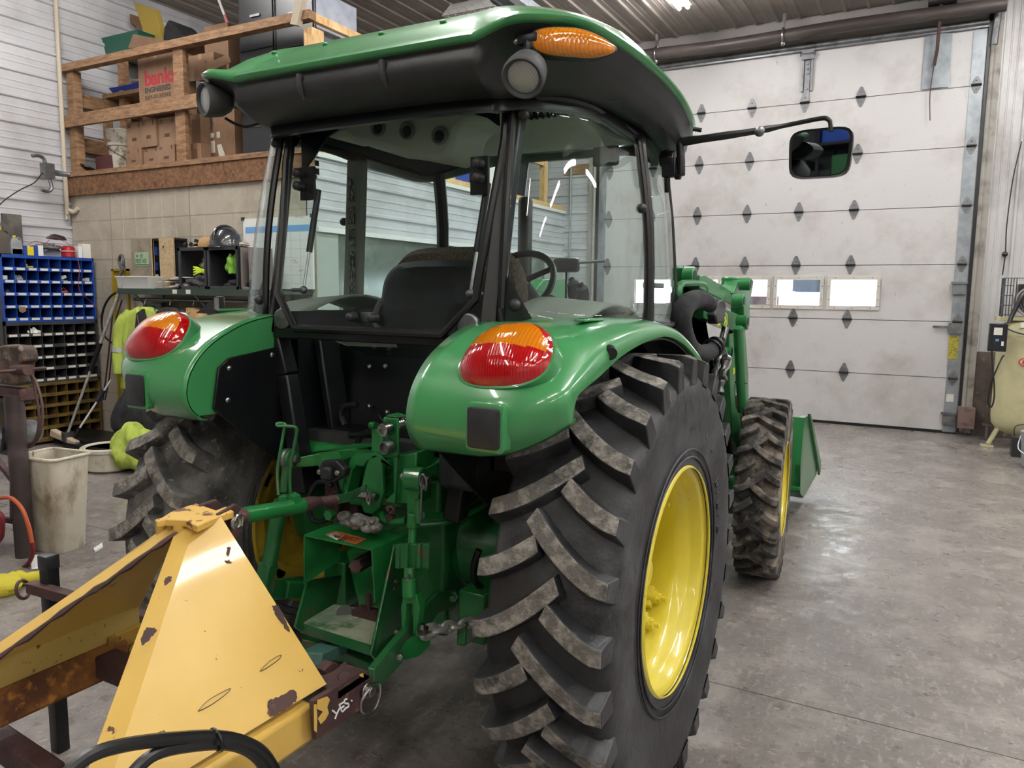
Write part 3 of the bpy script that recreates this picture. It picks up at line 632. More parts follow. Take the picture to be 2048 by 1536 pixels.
# fender inner closing panel up to the cab
for s in (1, -1):
    P_ = [V(s*.405, p.y, p.z) for p in FTs if p.y < -.33 and p.z > 1.195]
    b = MB(); b.prism(P_+[V(s*.405, -.33, P_[-1].z), V(s*.405, -.33, 1.36), V(s*.405, -.60, 1.20)], (s*.006, 0, 0)); b.build('fender_inner_wall', GREEN, TR)
# ---------------------------------------------------------------- cab lower body and frame
def rear_y(z): return -.40+(z-1.47)*.20
b = MB()
for s in (1, -1):
    b.beam((s*.305, -.37, .90), (s*.375, -.37, 1.30), .055, .06, (0, 1, 0)); b.beam((s*.375, -.37, 1.30), (s*.44, -.365, 1.50), .055, .06, (0, 1, 0))
    b.beam((s*.27, -.20, .95), (s*.36, -.20, 1.45), .03, .10, (0, 1, 0))
b.b2((-.43, -.40, 1.425), (.43, -.34, 1.462))
b.build('cab_rear_frame', BLKM, TR, bevel=.006)
b = MB()   # recessed rear panel with folded lip
b.prism([(-.40, -.10, 1.40), (.40, -.10, 1.40), (.40, -.16, 1.10), (-.40, -.16, 1.10)], (0, .02, 0)); b.beam((-.40, -.20, 1.105), (.40, -.20, 1.105), .09, .012); b.prism([(-.42, -.10, 1.20), (.42, -.10, 1.20), (.42, .0, .55), (-.42, .0, .55)], (0, .02, 0))
b.b2((-.42, -.1, 1.10), (-.40, .2, 1.45)); b.b2((.40, -.1, 1.10), (.42, .2, 1.45))
pn = b.build('rear_bulkhead', BLKM, TR)
for x, z in ((-.20, 1.32), (-.13, 1.325), (-.19, 1.18), (-.11, 1.165)): b = MB(); b.ball((x, -.15+(1.32-z)*-.1, z), .010, 10, 6); b.build('bolt', STEEL, pn)
b = MB(); b.b2((.27, -.42, 1.0), (.40, -.25, 1.22)); b.b2((.30, -.40, 1.22), (.40, -.27, 1.27)); b.build('washer_tank', BLKP, TR, bevel=.02)
# cab floor and side sills
b = MB(); b.b2((-.55, -.30, 1.05), (.55, 1.0, 1.10)); b.b2((-.60, -.05, 1.10), (-.40, .55, 1.30)); b.b2((.40, -.05, 1.10), (.60, .55, 1.30)); b.build('cab_floor', CABIND, TR)
for s in (1, -1):       # side consoles / fender tops inside the glass
    b = MB(); b.grid(lambda u, v: V(s*(.40+.25*v), -.30+.9*u, 1.47+.10*math.sin(PI*min(1, u*1.2+.05))-.02*v), 12, 4); b.build('side_console', CABIN, TR, solid=.01)
for s in (1, -1): b = MB(); b.prism([(s*.67, -.22, 1.45), (s*.69, .3, 1.45), (s*.60, .98, 1.45), (s*.60, .98, 1.0), (s*.69, .62, .9), (s*.67, .55, 1.25), (s*.67, .2, 1.43)], (s*.01, 0, 0)); b.build('door_sill', BLKM, TR)
for s in (1, -1): b = MB(); b.b2((s*.372, -.32, 1.05), (s*.40, .9, 1.515)); b.b2((s*.40, -.335, 1.2), (s*.41, -.12, 1.50)); b.build('inner_side_panel', BLKM, TR)
b = MB(); b.prism([H(x, y, -.22) for x, y in ((634, 656), (775, 661), (792, 695), (694, 692), (664, 680))], (0, .01, 0)); b.build('cab_floor_mat', CABIN, TR)
# rear lower small window
b = MB(); b.prism([(-.24, -.30, 1.425), (.30, -.30, 1.425), (.26, -.17, 1.36), (-.18, -.17, 1.36)], (0, .004, 0)); b.build('lower_rear_glass', CGLASS, TR)
# ---------------------------------------------------------------- cab glass
def tubeframe(name, pts, r, m=BLKR, closed=True, par=None, k=0): b = MB(); b.tube(pts, r, 8, k, closed); return b.build(name, m, par or TR)
def yr(z): return -.405+(z-1.46)*.185
RW = [(-.295, 1.462), (.285, 1.462), (.385, 1.565), (.405, 1.80), (.425, 2.02), (.42, 2.125), (.33, 2.165), (0, 2.175), (-.33, 2.165), (-.42, 2.125), (-.425, 2.02), (-.405, 1.80), (-.395, 1.575)]
rw = [V(x, yr(z)-.012*(1-(x/.42)**2), z) for x, z in RW]
b = MB(); b.add(rw+[p+V(0, .005, 0) for p in rw], [tuple(range(13)), tuple(range(13, 26))[::-1]]); g = b.build('rear_window', CGLASS, TR, flat=True)
fr = tubeframe('window_frame', rw, .013, par=g)
def bolt_pair(c, d, r=.019):
    for q in (-1, 1): b = MB(); b.cyl(c+d*q, c+d*q-V(0, .022, 0), r, r*.9, 16); b.ball(c+d*q-V(0, .022, 0), (r*.9, .012, r*.9), 14, 8); b.build('glass_mount', BLKP, g)
bolt_pair(V(-.005, yr(1.5)-.01, 1.505), V(.042, 0, 0), .016)
b = MB(); b.b2((-.035, yr(1.5)+.004, 1.492), (.03, yr(1.5)+.01, 1.52)); b.build('handle_plate', STEEL, g)
for s, zz in ((-1, 1.83), (1, 1.93)):
    kp = H(960, 342, -.305) if s > 0 else H(602, 360, -.305)
    b = MB(); b.box(kp+V(-s*.012, .02, -.01), (.06, .012, .11)); b.build('strut_bracket', BLKM, g)
    bolt_pair(kp, V(0, 0, .021), .017)
    lo = H(940, 588, -.34) if s > 0 else H(607, 580, -.34); hi = kp+V(-s*.0 if s > 0 else .035, .045, -.03)
    mid = lo.lerp(hi, .38); b = MB(); b.cyl(mid, hi, .011, n=12); st = b.build('gas_strut', BLKM, TR); b = MB(); b.cyl(lo, mid, .0045, n=10); b.build('strut_rod', STEEL, st); b = MB(); b.ball(lo, .014, 10, 8); b.cyl(lo, lo+V(s*.05, 0, 0), .007, n=8); b.build('ball_joint', DSTEEL, st)
for s in (1, -1): b = MB(); b.cyl((s*.365, yr(1.47)+.0, 1.49), (s*.365, yr(1.47)+.02, 1.49), .036, n=24); b.build('rear_round_lens', DSTEEL, TR, bevel=.005)
# curved quarter windows + door glass, each side
BOT = [(.462, -.378), (.55, -.355), (.635, -.300), (.690, -.20), (.703, -.06), (.690, .14), (.668, .30)]
TOP = [(.448, -.290), (.515, -.265), (.572, -.195), (.600, -.08), (.598, .07), (.606, .20), (.608, .31)]
BOTs = spl([V(x, y, 1.487) for x, y in BOT], 4); TOPs = spl([V(x, y, 2.13) for x, y in TOP], 4)
for s in (1, -1):
    n = len(BOTs)
    def q(i, t):
        p = BOTs[i].lerp(TOPs[i], t); bul = .018*math.sin(PI*t); u = i/(n-1)
        z = p.z+(.012*math.sin(PI*u)*t)+(0 if t > .01 else -.0)
        return V(s*(p.x+bul*(.3+.7*u)), p.y-bul*(1-u), z)
    b = MB(); b.loft([[q(i, t/12) for t in range(13)] for i in range(n)], closed=False, cap=False); g2 = b.build('quarter_window', CGLASS, TR, ang=80, solid=.004)
    loop = [q(i, 0) for i in range(n)]+[q(n-1, t/12) for t in range(1, 13)]+[q(i, 1) for i in range(n-2, -1, -1)]+[q(0, t/12) for t in range(11, 0, -1)]
    tubeframe('window_seal', loop, .012, par=g2)
    for pt in (q(2, .10), q(2, .93), q(n-3, .60)): b = MB(); b.ball(pt, (.019, .017, .017), 14, 8); b.build('glass_mount', BLKP, g2)
    b = MB(); b.prism([q(0, .01)+V(0, 0, .0), q(4, .04), q(1, .22)], (s*-.006, .006, 0)); b.build('corner_bracket', BLKM, g2)
    # B post, door glass, A post
    B0, B1 = q(n-1, 0), q(n-1, 1); B0 = V(s*.668, .315, 1.44)
    b = MB(); b.tube([B0, q(n-1, .5)+V(0, .015, 0), B1+V(0, .012, .01)], .020, 8, 3); b.build('rear_door_post', BLKR, TR)
    b = MB(); b.tube([V(s*.60, .90, 1.40), V(s*.585, .89, 1.60), V(s*.565, .865, 1.9), V(s*.545, .80, 2.15)], .015 if s > 0 else .030, 8, 3); b.build('front_post', BLKR, TR)
    b = MB(); A = [V(s*.585, .89, 1.47), V(s*.585, .89, 1.60), V(s*.565, .865, 1.9), V(s*.547, .80, 2.14)]; Bq = [q(n-1, .0), q(n-1, .2), q(n-1, .63), q(n-1, 1)]
    b.loft([[Bq[j].lerp(A[j], t/6)+V(s*.035*math.sin(PI*t/6), 0, 0) for j in range(4)] for t in range(7)], closed=False, cap=False); dg = b.build('cab_door', CGLASS, TR, ang=80, solid=.004)
    b = MB(); b.tube([Bq[0], Bq[0].lerp(A[0], .5)+V(s*.035, 0, -.01), A[0]], .010, 8, 4); b.build('door_seal', BLKR, dg)
    b = MB(); b.box(V(s*.59, .60, 1.62), (.02, .20, .02)); b.build('door_handle', BLKP, dg)
    # rear corner post between the windows
    b = MB(); b.loft([[V(s*(.405+dx), yr(z)+dy, z) for dx, dy in ((0, -.006), (.045, .018), (.05, .05), (.0, .03))] for z in (1.44, 1.56)]+[[V(s*(.405+.018*(z-1.56)/.6+dx), yr(z)+dy, z) for dx, dy in ((0, -.006), (.040, .018), (.045, .05), (.0, .03))] for z in (1.85, 2.16)]); b.build('rear_corner_post', BLKR, TR, bevel=.006)
# windscreen
b = MB(); b.loft([[V(x, .90+.10*(1-(x/.6)**2), 1.40) for x in (-.59, -.3, 0, .3, .59)], [V(x*.93, .81+.10*(1-(x/.6)**2), 2.15+.08*(1-(x/.6)**2)) for x in (-.59, -.3, 0, .3, .59)]], closed=False, cap=False); b.build('windscreen', CGLASS, TR, solid=.004)
b = MB(); b.b2((-.59, .86, 1.36), (.59, .93, 1.41)); b.b2((-.59, .86, 1.0), (-.50, .95, 1.4)); b.b2((.50, .86, 1.0), (.59, .95, 1.4)); b.build('front_cowl_frame', BLKM, TR)
# door frame cross-member seen through rear glass : the wide left door post with decals
b = MB(); b.beam((-.625, .25, 1.20), (-.575, .25, 2.12), .075, .05, (0, 1, 0)); po = b.build('inner_post', CABIN, TR, bevel=.008)
b = MB()
for z0, z1 in ((1.55, 1.75), (1.77, 1.84), (1.86, 1.93), (1.95, 2.05)): b.b2((-.600, .218, z0), (-.572, .223, z1))
b.build('warning_decal', mat('printed_decal', '8f9088', .6, layers=(('2a2a28', 130, .46, .5, (1, 1, .35)),)), po)
# ---------------------------------------------------------------- roof
#        lip                    housing mid            housing bottom
RT = [((0, -.500, 2.243), (0, -.492, 2.170), (0, -.385, 2.125)), ((.22, -.500, 2.243), (.22, -.492, 2.170), (.22, -.385, 2.125)), ((.40, -.500, 2.243), (.40, -.492, 2.168), (.40, -.38, 2.122)),
      ((.45, -.502, 2.242), (.445, -.485, 2.168), (.435, -.37, 2.120)), ((.505, -.510, 2.254), (.47, -.42, 2.200), (.455, -.34, 2.125)), ((.565, -.508, 2.266), (.52, -.40, 2.215), (.49, -.31, 2.130)),
      ((.620, -.470, 2.272), (.575, -.37, 2.215), (.53, -.27, 2.135)), ((.670, -.395, 2.280), (.625, -.31, 2.215), (.565, -.21, 2.14)), ((.715, -.310, 2.275), (.665, -.24, 2.205), (.595, -.14, 2.145)), ((.745, -.18, 2.265), (.69, -.13, 2.19), (.61, -.05, 2.15)),
      ((.76, -.05, 2.257), (.705, -.02, 2.175), (.618, .04, 2.15)), ((.768, .12, 2.246), (.71, .12, 2.165), (.62, .14, 2.15)), ((.765, .30, 2.232), (.71, .30, 2.150), (.62, .28, 2.15)), ((.75, .46, 2.215), (.70, .45, 2.13), (.61, .45, 2.14)),
      ((.725, .60, 2.205), (.67, .60, 2.115), (.59, .60, 2.13)), ((.67, .78, 2.19), (.62, .76, 2.10), (.56, .72, 2.12)), ((.57, .92, 2.20), (.53, .88, 2.13), (.50, .84, 2.16)), ((.35, 1.02, 2.24), (.33, .99, 2.19), (.33, .94, 2.225)), ((0, 1.05, 2.25), (0, 1.02, 2.20), (0, .96, 2.235))]
def ring(c):
    half = [V(*r[c]) for r in RT]; full = half+[V(-p.x, p.y, p.z) for p in half[-2:0:-1]]
    return spl(full, 4, True)
L0, L1, L2 = ring(0), ring(1), ring(2)
cen = V(0, .25, 0)
def shrink(R, k, z, ky=None, mixz=1.0):
    ky = ky or k; return [V(p.x*k, cen.y+(p.y-cen.y)*ky, p.z*(1-mixz)+z*mixz) for p in R]
up = lambda R, k, dz: [V(p.x*k, cen.y+(p.y-cen.y)*k, p.z+dz) for p in R]
b = MB()
def crown(R, k, z, mx, dr=.055):
    return [V(p.x*k, cen.y+(p.y-cen.y)*k, p.z*(1-mx)+(z-dr*max(0, min(1, -(cen.y+(p.y-cen.y)*k)/.40)))*mx) for p in R]
b.loft([up(L0, .985, -.006), up(L0, 1.0, 0), up(L0, 1.004, .010), up(L0, .985, .024), crown(L0, .93, 2.375, .50), crown(L0, .86, 2.412, .76), crown(L0, .76, 2.430, .94), crown(L0, .60, 2.440, 1), crown(L0, .35, 2.44, 1), crown(L0, .05, 2.445, 1)])
roof = b.build('roof_shell', GREEN, TR, ang=60)
b = MB(); b.loft([up(L0, .985, -.005), up(L0, .975, -.012), [a.lerp(c, .5)+V(0, 0, -.004) for a, c in zip(L0, L1)], L1, [a.lerp(c, .5)+V(0, 0, -.012) for a, c in zip(L1, L2)], L2, up(L2, .93, .005), up(L2, .93, .06)], cap=False)
rh = b.build('roof_underside', BLKP, TR, ang=60)
b = MB(); b.loft([[V(p.x*.99, cen.y+(p.y-cen.y)*.985, p.z+.01) for p in L2], [V(p.x*.99, cen.y+(p.y-cen.y)*.985, p.z-(.030 if p.x > .2 or p.y < -.1 else .004)) for p in L2], [V(p.x*.95, cen.y+(p.y-cen.y)*.95, p.z-(.030 if p.x > .2 or p.y < -.1 else .004)) for p in L2]], cap=False); b.build('header_band', BLKM, TR, solid=.004)
# fluted marks on the rear black panel
for x in (-.17, .14): b = MB(); b.tube([V(x, -.497, 2.225), V(x+.004, -.500, 2.19), V(x+.01, -.488, 2.155)], [.010, .009, .004], 8, 3); b.build('drain_flute', BLKP, rh)
bpy.context.view_layer.update()
for x in (-.40, -.18, .04, .26):
    ok, hp_, _, _ = roof.ray_cast(V(x, -.37, 3), V(0, 0, -1)); b = MB(); b.ball(hp_+V(0, 0, .002), (.012, .010, .006), 10, 6); b.build('roof_screw', GREEN, roof)
# side hatch on the underside, vents
b = MB(); b.prism([V(.645, -.07, 2.158), V(.700, -.01, 2.184), V(.706, .22, 2.168), V(.65, .26, 2.150)], (.0, 0, -.010)); b.build('filter_cover', BLKP, rh, bevel=.006)
b = MB(); b.prism([V(.650, .29, 2.148), V(.706, .25, 2.162), V(.690, .50, 2.134), V(.64, .53, 2.128)], (.0, 0, -.010)); b.build('filter_cover', BLKP, rh, bevel=.006)
b = MB(); b.cyl((.72, .60, 2.195), (.75, .61, 2.19), .008, n=8); b.build('roof_stub', BLKR, rh)
# amber turn lamp, right and left corners (facing rear)
for s in (1, -1):
    ctr = V(s*.685, -.405, 2.222); xd = V(.80, s*.60, 0).normalized(); ud = V(0, 0, 1); nd = V(s*.60, -.80, -.10).normalized()
    if s < 0: xd = V(.80, -.60, 0).normalized(); nd = V(-.60, -.80, -.1).normalized()
    def A(u, v, sc=1, off=0):
        a = 2*PI*u; ca, sa = math.cos(a), math.sin(a); k = 1/(abs(ca)**3+abs(sa)**3)**(1/3)
        x = ca*k*.108*v*sc; y = sa*k*.036*v*sc; tap = 1-.55*max(0, s*x/.108)**2 if s*x > 0 else 1
        return ctr+xd*x+ud*(y*tap-.010*max(0, s*x/.108))+nd*(.020*(1-v**4)+off)
    b = MB(); b.loft([[A(i/40, 1, 1.06, -.05) for i in range(40)], [A(i/40, 1, 1.06, .0) for i in range(40)], [A(i/40, 1, 1.0, .003) for i in range(40)]]); hb = b.build('turn_lamp', BLKP, TR)
    b = MB(); b.grid(lambda u, v: A(u, max(v, .02), 1, .004), 40, 8, cu=True); b.build('amber_lens', AMB, hb, ang=70, label='amber lens')
    b = MB(); b.loft([[A(i/40, .98, 1, -.012) for i in range(40)], [A(i/40, .3, 1, -.03) for i in range(40)]]); b.build('reflector', STEEL, hb)
# work lamps
def worklamp(c, d, mount, k):
    d = Vector(d).normalized(); b = MB()
    b.lathe([(r*k, t*k) for r, t in ((.028, -.105), (.045, -.095), (.064, -.06), (.070, -.02), (.071, .012), (.066, .018), (.058, .012), (.056, .0))], c, d, 32, cap=False)
    w = b.build('work_lamp', mat('grey_rubber_lamp', '3c3d3f', .65) if 'grey_rubber_lamp' not in MATS else MATS['grey_rubber_lamp'], TR, ang=50, solid=.003)
    b = MB(); b.lathe([(r*k, t) for r, t in ((.057, .004), (.045, .008), (.02, .010), (.001, .011))], c, d, 28); b.build('lamp_lens', LENS, w, ang=60)
    b = MB(); b.tube([c-d*.05+V(0, 0, .035), c-d*.05+V(0, 0, .065), mount], .014, 8, 3); b.box(c-d*.05+V(0, 0, .070), (.06, .026, .026), bev=.006); b.build('lamp_bracket', BLKM, w)
    for q in (-1, 1): b = MB(); b.ball(c-d*.05+V(q*.036, 0, .070), .010, 8, 6); b.build('bolt', STEEL, w)
worklamp(V(.590, -.50, 2.128), (.15, -.95, -.75), V(.58, -.43, 2.235), .76)
worklamp(V(-.602, -.47, 2.205), (-.30, -1, -.10), V(-.54, -.40, 2.235), .76)
b = MB(); c = H(440, 607, .12); b.box(c, (.052, .02, .066), bev=.009); b.prism([H(x, y, .13) for x, y in ((392, 626), (424, 600), (426, 628))], (0, .012, 0)); b.b2(c+V(-.02, 0, -.06), c+V(.0, .015, -.03)); ml = b.build('side_marker', BLKP, TR); b = MB(); b.box(c+V(-.006, -.011, 0), (.030, .006, .052)); b.build('marker_lens', STEEL, ml)
b = MB(); b.tube([V(-.60, -.40, 2.16), V(-.54, -.38, 2.13), V(-.48, -.36, 2.14)], .005, 6, 4); b.build('lamp_wire', BLKR, TR)
# ---------------------------------------------------------------- cab interior
b = MB()
b.b2((-.50, -.20, 2.235), (.50, .80, 2.255)); hl = b.build('headliner', CABIN, TR)
HV = mat('headliner_light', 'b4b6aa', .7)
def hsec(x): return [V(x, .0, 2.237), V(x, .04, 2.215), V(x, .16, 2.145), V(x, .40, 2.14), V(x, .60, 2.16), V(x, .80, 2.237)]
b = MB(); b.loft([[V(p.x, p.y, p.z) for p in hsec(x)] for x in (-.44, -.30, 0, .30, .50)]); hb = b.build('overhead_console', HV, hl, ang=50, bevel=.02)
b = MB(); b.prism([H(x, y, -.16) for x, y in ((628, 250), (655, 232), (700, 220), (760, 210), (985, 190), (1000, 215), (990, 240), (930, 246), (912, 262), (904, 296), (893, 314), (872, 320), (800, 306), (745, 290), (705, 284), (690, 272), (660, 275), (640, 268))], (0, .20, 0)); hb = b.build('rear_air_duct', HV, hl, ang=50, bevel=.018)
for px, py in ((757, 256), (815, 262), (880, 272)):
    c = H(px, py, -.163); nrm = V(.05, -1, -.12).normalized(); b = MB(); b.lathe([(.028, -.004), (.029, .006), (.023, .010), (.018, .002), (.0, .0)], c, nrm, 28); v = b.build('air_vent', CABIN, hb)
    b = MB(); b.lathe([(.017, .004), (.0, .005)], c, nrm, 20)
    b.build('vent_core', BLKP, v)
b = MB()
for i in range(10): b.box(V(.26+.022*i, .09, 2.185), (.008, .03, .035))
b.build('speaker_slot', BLKR, hb)
# seat
def seatback(u, v):   # shell facing rear
    a = (u-.5)*2; z = 1.20+.48*v; w = .225*(1-.10*v)*(1-.55*max(0, v-.72)**2/.0784*.6); w *= 1.0
    x = -.0+a*w; zz = z-.09*max(0, abs(a)-.45)**2*(v**4)*3
    return V(x+.045, -.06+.05*v-.055*(1-a*a)*.9, zz)
b = MB(); b.loft([[V(.045+w*math.cos(t)*1, y0, 1.43+h*math.sin(t)) if 0 else V(.012+w*1.16*(abs(math.cos(t))**.45)*math.copysign(1, math.cos(t)), y0+.02*(1-abs(math.cos(t))), 1.475+h*(abs(math.sin(t))**.5)*math.copysign(1, math.sin(t))) for t in [2*PI*i/40 for i in range(40)]] for y0, w, h in ((-.02, .16, .17), (-.035, .20, .20), (-.02, .222, .222), (.02, .225, .225))])
st = b.build('seat', BLKP, TR, ang=50)
b = MB(); b.loft([[V(.03+w*1.17*(abs(math.cos(t))**.45)*math.copysign(1, math.cos(t)), y0, 1.485+h*(abs(math.sin(t))**.5)*math.copysign(1, math.sin(t))) for t in [2*PI*i/40 for i in range(40)]] for y0, w, h in ((.02, .228, .240), (.06, .240, .262), (.12, .225, .245), (.15, .15, .17))]); b.build('backrest_cushion', SEATF, st, ang=50)
b = MB(); b.b2((-.18, .08, 1.16), (.27, .55, 1.28)); b.build('seat_cushion', SEATF, st, bevel=.04)
b = MB(); b.tube([V(-.20, -.02, 1.42), V(-.26, -.04, 1.46), V(-.255, -.02, 1.53), V(-.22, .0, 1.56), V(-.15, .02, 1.53)], .016, 8, 5); b.b2((-.22, -.03, 1.38), (-.12, .10, 1.42)); b.build('armrest', BLKP, st)
b = MB(); b.b2((-.12, -.10, 1.02), (.2, .4, 1.2)); b.build('seat_base', BLKP, st, bevel=.03)
# steering wheel
sw = V(-.02, .62, 1.625); sa = V(0, -.80, .60).normalized()
b = MB(); b.torus(sw, .165, .015, sa, 40, 8)
x_, y_ = frame(sa)
for a in (90, 210, 330): b.tube([sw, sw+(x_*math.cos(math.radians(a))+y_*math.sin(math.radians(a)))*.158], .012, 8)
b.ball(sw, (.05, .05, .03), 16, 8); b.build('steering_wheel', BLKR, TR)
b = MB(); b.cyl(sw, sw-sa*.35, .05, .07, 16); b.prism([V(-.22, .70, 1.10), V(-.22, .70, 1.42), V(-.20, .90, 1.47), V(-.20, .90, 1.10)], (.44, 0, 0)); b.build('dashboard', CABIND, TR, bevel=.02)
b = MB(); b.ball(V(.16, .50, 1.50), .012, 10, 8); b.tube([V(.05, .56, 1.48), V(.16, .50, 1.50)], .004, 6); b.build('control_lever', ORNG, TR)
for x, y, z in ((.36, .35, 1.55), (.42, .30, 1.53)): b = MB(); b.tube([V(x, y+.05, 1.35), V(x, y, z)], .007, 6); b.tube([V(x, y, z-.01), V(x+.005, y-.005, z+.06), V(x+.0, y-.02, z+.09)], [.016, .024, .012], 8, 3); b.build('control_lever', BLKP, TR)
# inside mirror, hanging items
mp = H(1212, 312, .72); b = MB(); b.box(mp, (.115, .03, .082), bev=.014); m_ = b.build('interior_mirror', BLKR, TR); b = MB(); b.box(mp-V(0, .016, 0), (.10, .004, .068)); b.build('mirror_face', MIRR, m_)
# shade corner and wiper motor behind the rear glass
b = MB(); b.prism([H(x, y, -.20) for x, y in ((600, 212), (740, 222), (735, 236), (690, 250), (655, 272), (632, 305), (604, 345))], (0, .01, 0)); b.build('window_shade', BLKM, TR)
b = MB(); b.prism([H(x, y, -.20) for x, y in ((900, 200), (992, 196), (994, 250), (975, 236), (930, 222), (905, 214))], (0, .02, 0)); b.ball(H(925, 212, -.21), .018, 12, 8); b.build('wiper_motor', BLKM, TR)
# hood, exhaust
HS = [(0, 1.50), (.14, 1.49), (.25, 1.44), (.31, 1.34), (.33, 1.15), (.33, .95)]
def hrow(y, k, dz): h_ = [V(x*k, y, z+dz) for x, z in HS]; return [V(-p.x, p.y, p.z) for p in h_[:0:-1]]+h_
b = MB(); b.loft([hrow(.98, 1, .0), hrow(1.4, .98, -.01), hrow(1.9, .93, -.05), hrow(2.3, .88, -.11), hrow(2.5, .80, -.20), hrow(2.56, .7, -.30)], closed=False, cap=False); b.build('hood', GREEN, TR, ang=60, solid=.006)
b = MB(); b.b2((-.30, 1.0, .62), (.30, 2.5, .96)); b.b2((-.24, .2, .45), (.24, 2.4, .85)); b.build('engine_block', BLKM, TR, bevel=.03)
EX = H(1050, 480, 1.1).x; b = MB(); b.lathe([(.036, 0), (.036, .78), (.030, .80), (.0, .81)], (EX, 1.1, 1.25), (0, 0, 1), 20); b.cyl((EX, 1.1, 1.1), (EX, 1.1, 1.45), .045, n=20); b.build('exhaust_stack', mat('dark_exhaust_steel', '3e3d3b', .35, .6), TR)
b = MB(); b.cyl((-.70, 2.14, .50), (.70, 2.14, .50), .06, n=16); b.b2((-.16, 1.6, .40), (.16, 2.6, .62)); b.build('front_axle', GREEND, TR, bevel=.02)
for s in (1, -1): b = MB(); b.cyl((s*.60, 2.14, .34), (s*.60, 2.14, .66), .075, n=18); b.ball((s*.62, 2.14, .50), .10); b.build('steering_knuckle', GREEND, TR)
b = MB(); b.tube([V(-.5, 2.26, .5), V(.5, 2.26, .5)], .018, 8); b.build('tie_rod', DSTEEL, TR)
# ================================================================ HITCH AND REAR END
def HP(lst, y): return [H(px, py, y) for px, py in lst]
def plate(name, pts, y, dy, m, par, bev=.003, **k):
    b = MB(); b.prism(HP(pts, y), (0, dy, 0)); return b.build(name, m, par, bevel=bev, **k)
def bolt(par, p, d, r, m=None, name='bolt'):
    b = MB(); p = Vector(p); d = Vector(d).normalized(); b.cyl(p, p+d*r*.9, r, n=6); b.cyl(p+d*r*.5, p+d*r*1.5, r*.5, n=8); b.build(name, m or GREEND, par)
b = MB()
b.lathe([(.05, -.24), (.16, -.20), (.21, -.08), (.22, .04), (.20, .2)], (0, 0, .68), (0, 1, 0), 32); b.b2((-.17, -.22, .42), (.17, .9, .92))
ax = b.build('axle_housing', GREEND, TR, bevel=.02)
b = MB()
for s in (1, -1):
    b = MB(); b.lathe([(.16, .17), (.14, .24), (.10, .32), (.095, .52), (.13, .55), (.13, .60)], (0, 0, .70), (s, 0, 0), 28); at_ = b.build('axle_tube', GREEND, TR)
    for i in range(10): a = 2*PI*i/10; b = MB(); b.cyl((s*.17, .14*math.cos(a), .70+.14*math.sin(a)), (s*.19, .14*math.cos(a), .70+.14*math.sin(a)), .012, n=6); b.build('flange_bolt', GREEND, at_)
b = MB(); b.b2((-.20, -.33, .88), (.22, .1, 1.00)); b.cyl((-.36, -.30, 1.03), (.36, -.30, 1.03), .035, n=16); b.b2((-.10, -.36, .92), (.16, -.22, 1.06)); b.build('rockshaft_housing', GREEND, TR, bevel=.012)
# lift arms
b = MB(); b.loft([[H(x, y0, q), H(x, y1, q), H(x, y1, q+.03), H(x, y0, q+.03)] for x, y0, y1, q in ((738, 893, 905, -.32), (660, 902, 930, -.38), (600, 914, 935, -.44), (575, 916, 932, -.46))]); p = H(577, 916, -.47)
b.cyl(p-V(.02, 0, 0), p+V(.02, 0, 0), .030, n=20); b.build('lift_arm', GREEND, TR, bevel=.004)
b = MB(); b.loft([[H(x, y0, q), H(x, y1, q), H(x, y1, q+.03), H(x, y0, q+.03)] for x, y0, y1, q in ((925, 905, 930, -.30), (880, 922, 945, -.38), (850, 936, 960, -.45), (830, 945, 965, -.48))]); b.build('lift_arm', GREEND, TR, bevel=.004)
b = MB(); p0 = H(738, 893, -.30); b.prism([H(700, 890, -.34), H(760, 886, -.34), H(762, 893, -.34), H(640, 903, -.34), H(620, 905, -.34)], (0, .12, 0)); b.build('rockshaft_cover', GREEND, TR, bevel=.003)
# left lift link
lk = MB(); lk.tube([H(577, 916, -.47), H(572, 950, -.48), H(568, 985, -.49)], [.030, .016, .014], 12, 3); lk.tube([H(560, 1000, -.50), H(555, 1035, -.50), H(538, 1130, -.52)], [.020, .025, .025], 14)
lk.beam(H(537, 1125, -.52), H(527, 1185, -.53), .05, .04, (0, 1, 0)); ll = lk.build('lift_link', GREENW, TR, bevel=.003)
b = MB(); b.torus(H(577, 916, -.475), .024, .009, (1, 0, 0)); b.cyl(H(583, 917, -.475)-V(.03, 0, 0), H(583, 917, -.475)+V(.03, 0, 0), .012, n=14); b.build('link_ball', DSTEEL, ll)
# right lift link with levelling box
lk = MB(); c = H(830, 957, -.53)
lk.lathe([(.022, -.03), (.034, -.026), (.034, .026), (.022, .03)], c, (1, .2, 0), 24); lk.loft([[H(814, y, -.53), H(846-q, y, -.53), H(846-q, y, -.49), H(814, y, -.49)] for y, q in ((965, 2), (1000, 10), (1028, 10))])
lk.cyl(H(828, 1025, -.53), H(826, 1054, -.53), .019, n=16); lk.cyl(H(826, 1050, -.53), H(824, 1092, -.54), .0125, n=14); rl_ = lk.build('lift_link', GREEND, TR, bevel=.003)
b = MB(); b.torus(c-V(0, .0, 0), .018, .010, (1, .2, 0)); b.cyl(c-V(.045, 0, 0), c+V(.05, 0, 0), .011, n=12); b.build('link_ball', DSTEEL, rl_)
b = MB(); b.tube([H(836, 1000, -.55), H(838, 1045, -.55)], .0105, 10); b.build('grease_cap', GREENW, rl_)
b = MB()   # ribbed lock bracket
for x0, x1, d in ((790, 800, 0), (800, 815, -.008), (815, 832, .004), (832, 840, -.010), (840, 858, 0)): b.prism([H(x0, 1089, -.56+d), H(x1, 1088, -.56+d), H(x1-1, 1138, -.56+d), H(x0, 1137, -.56+d)], (0, .018, 0))
b.build('lock_bracket', GREENW, rl_, bevel=.002)
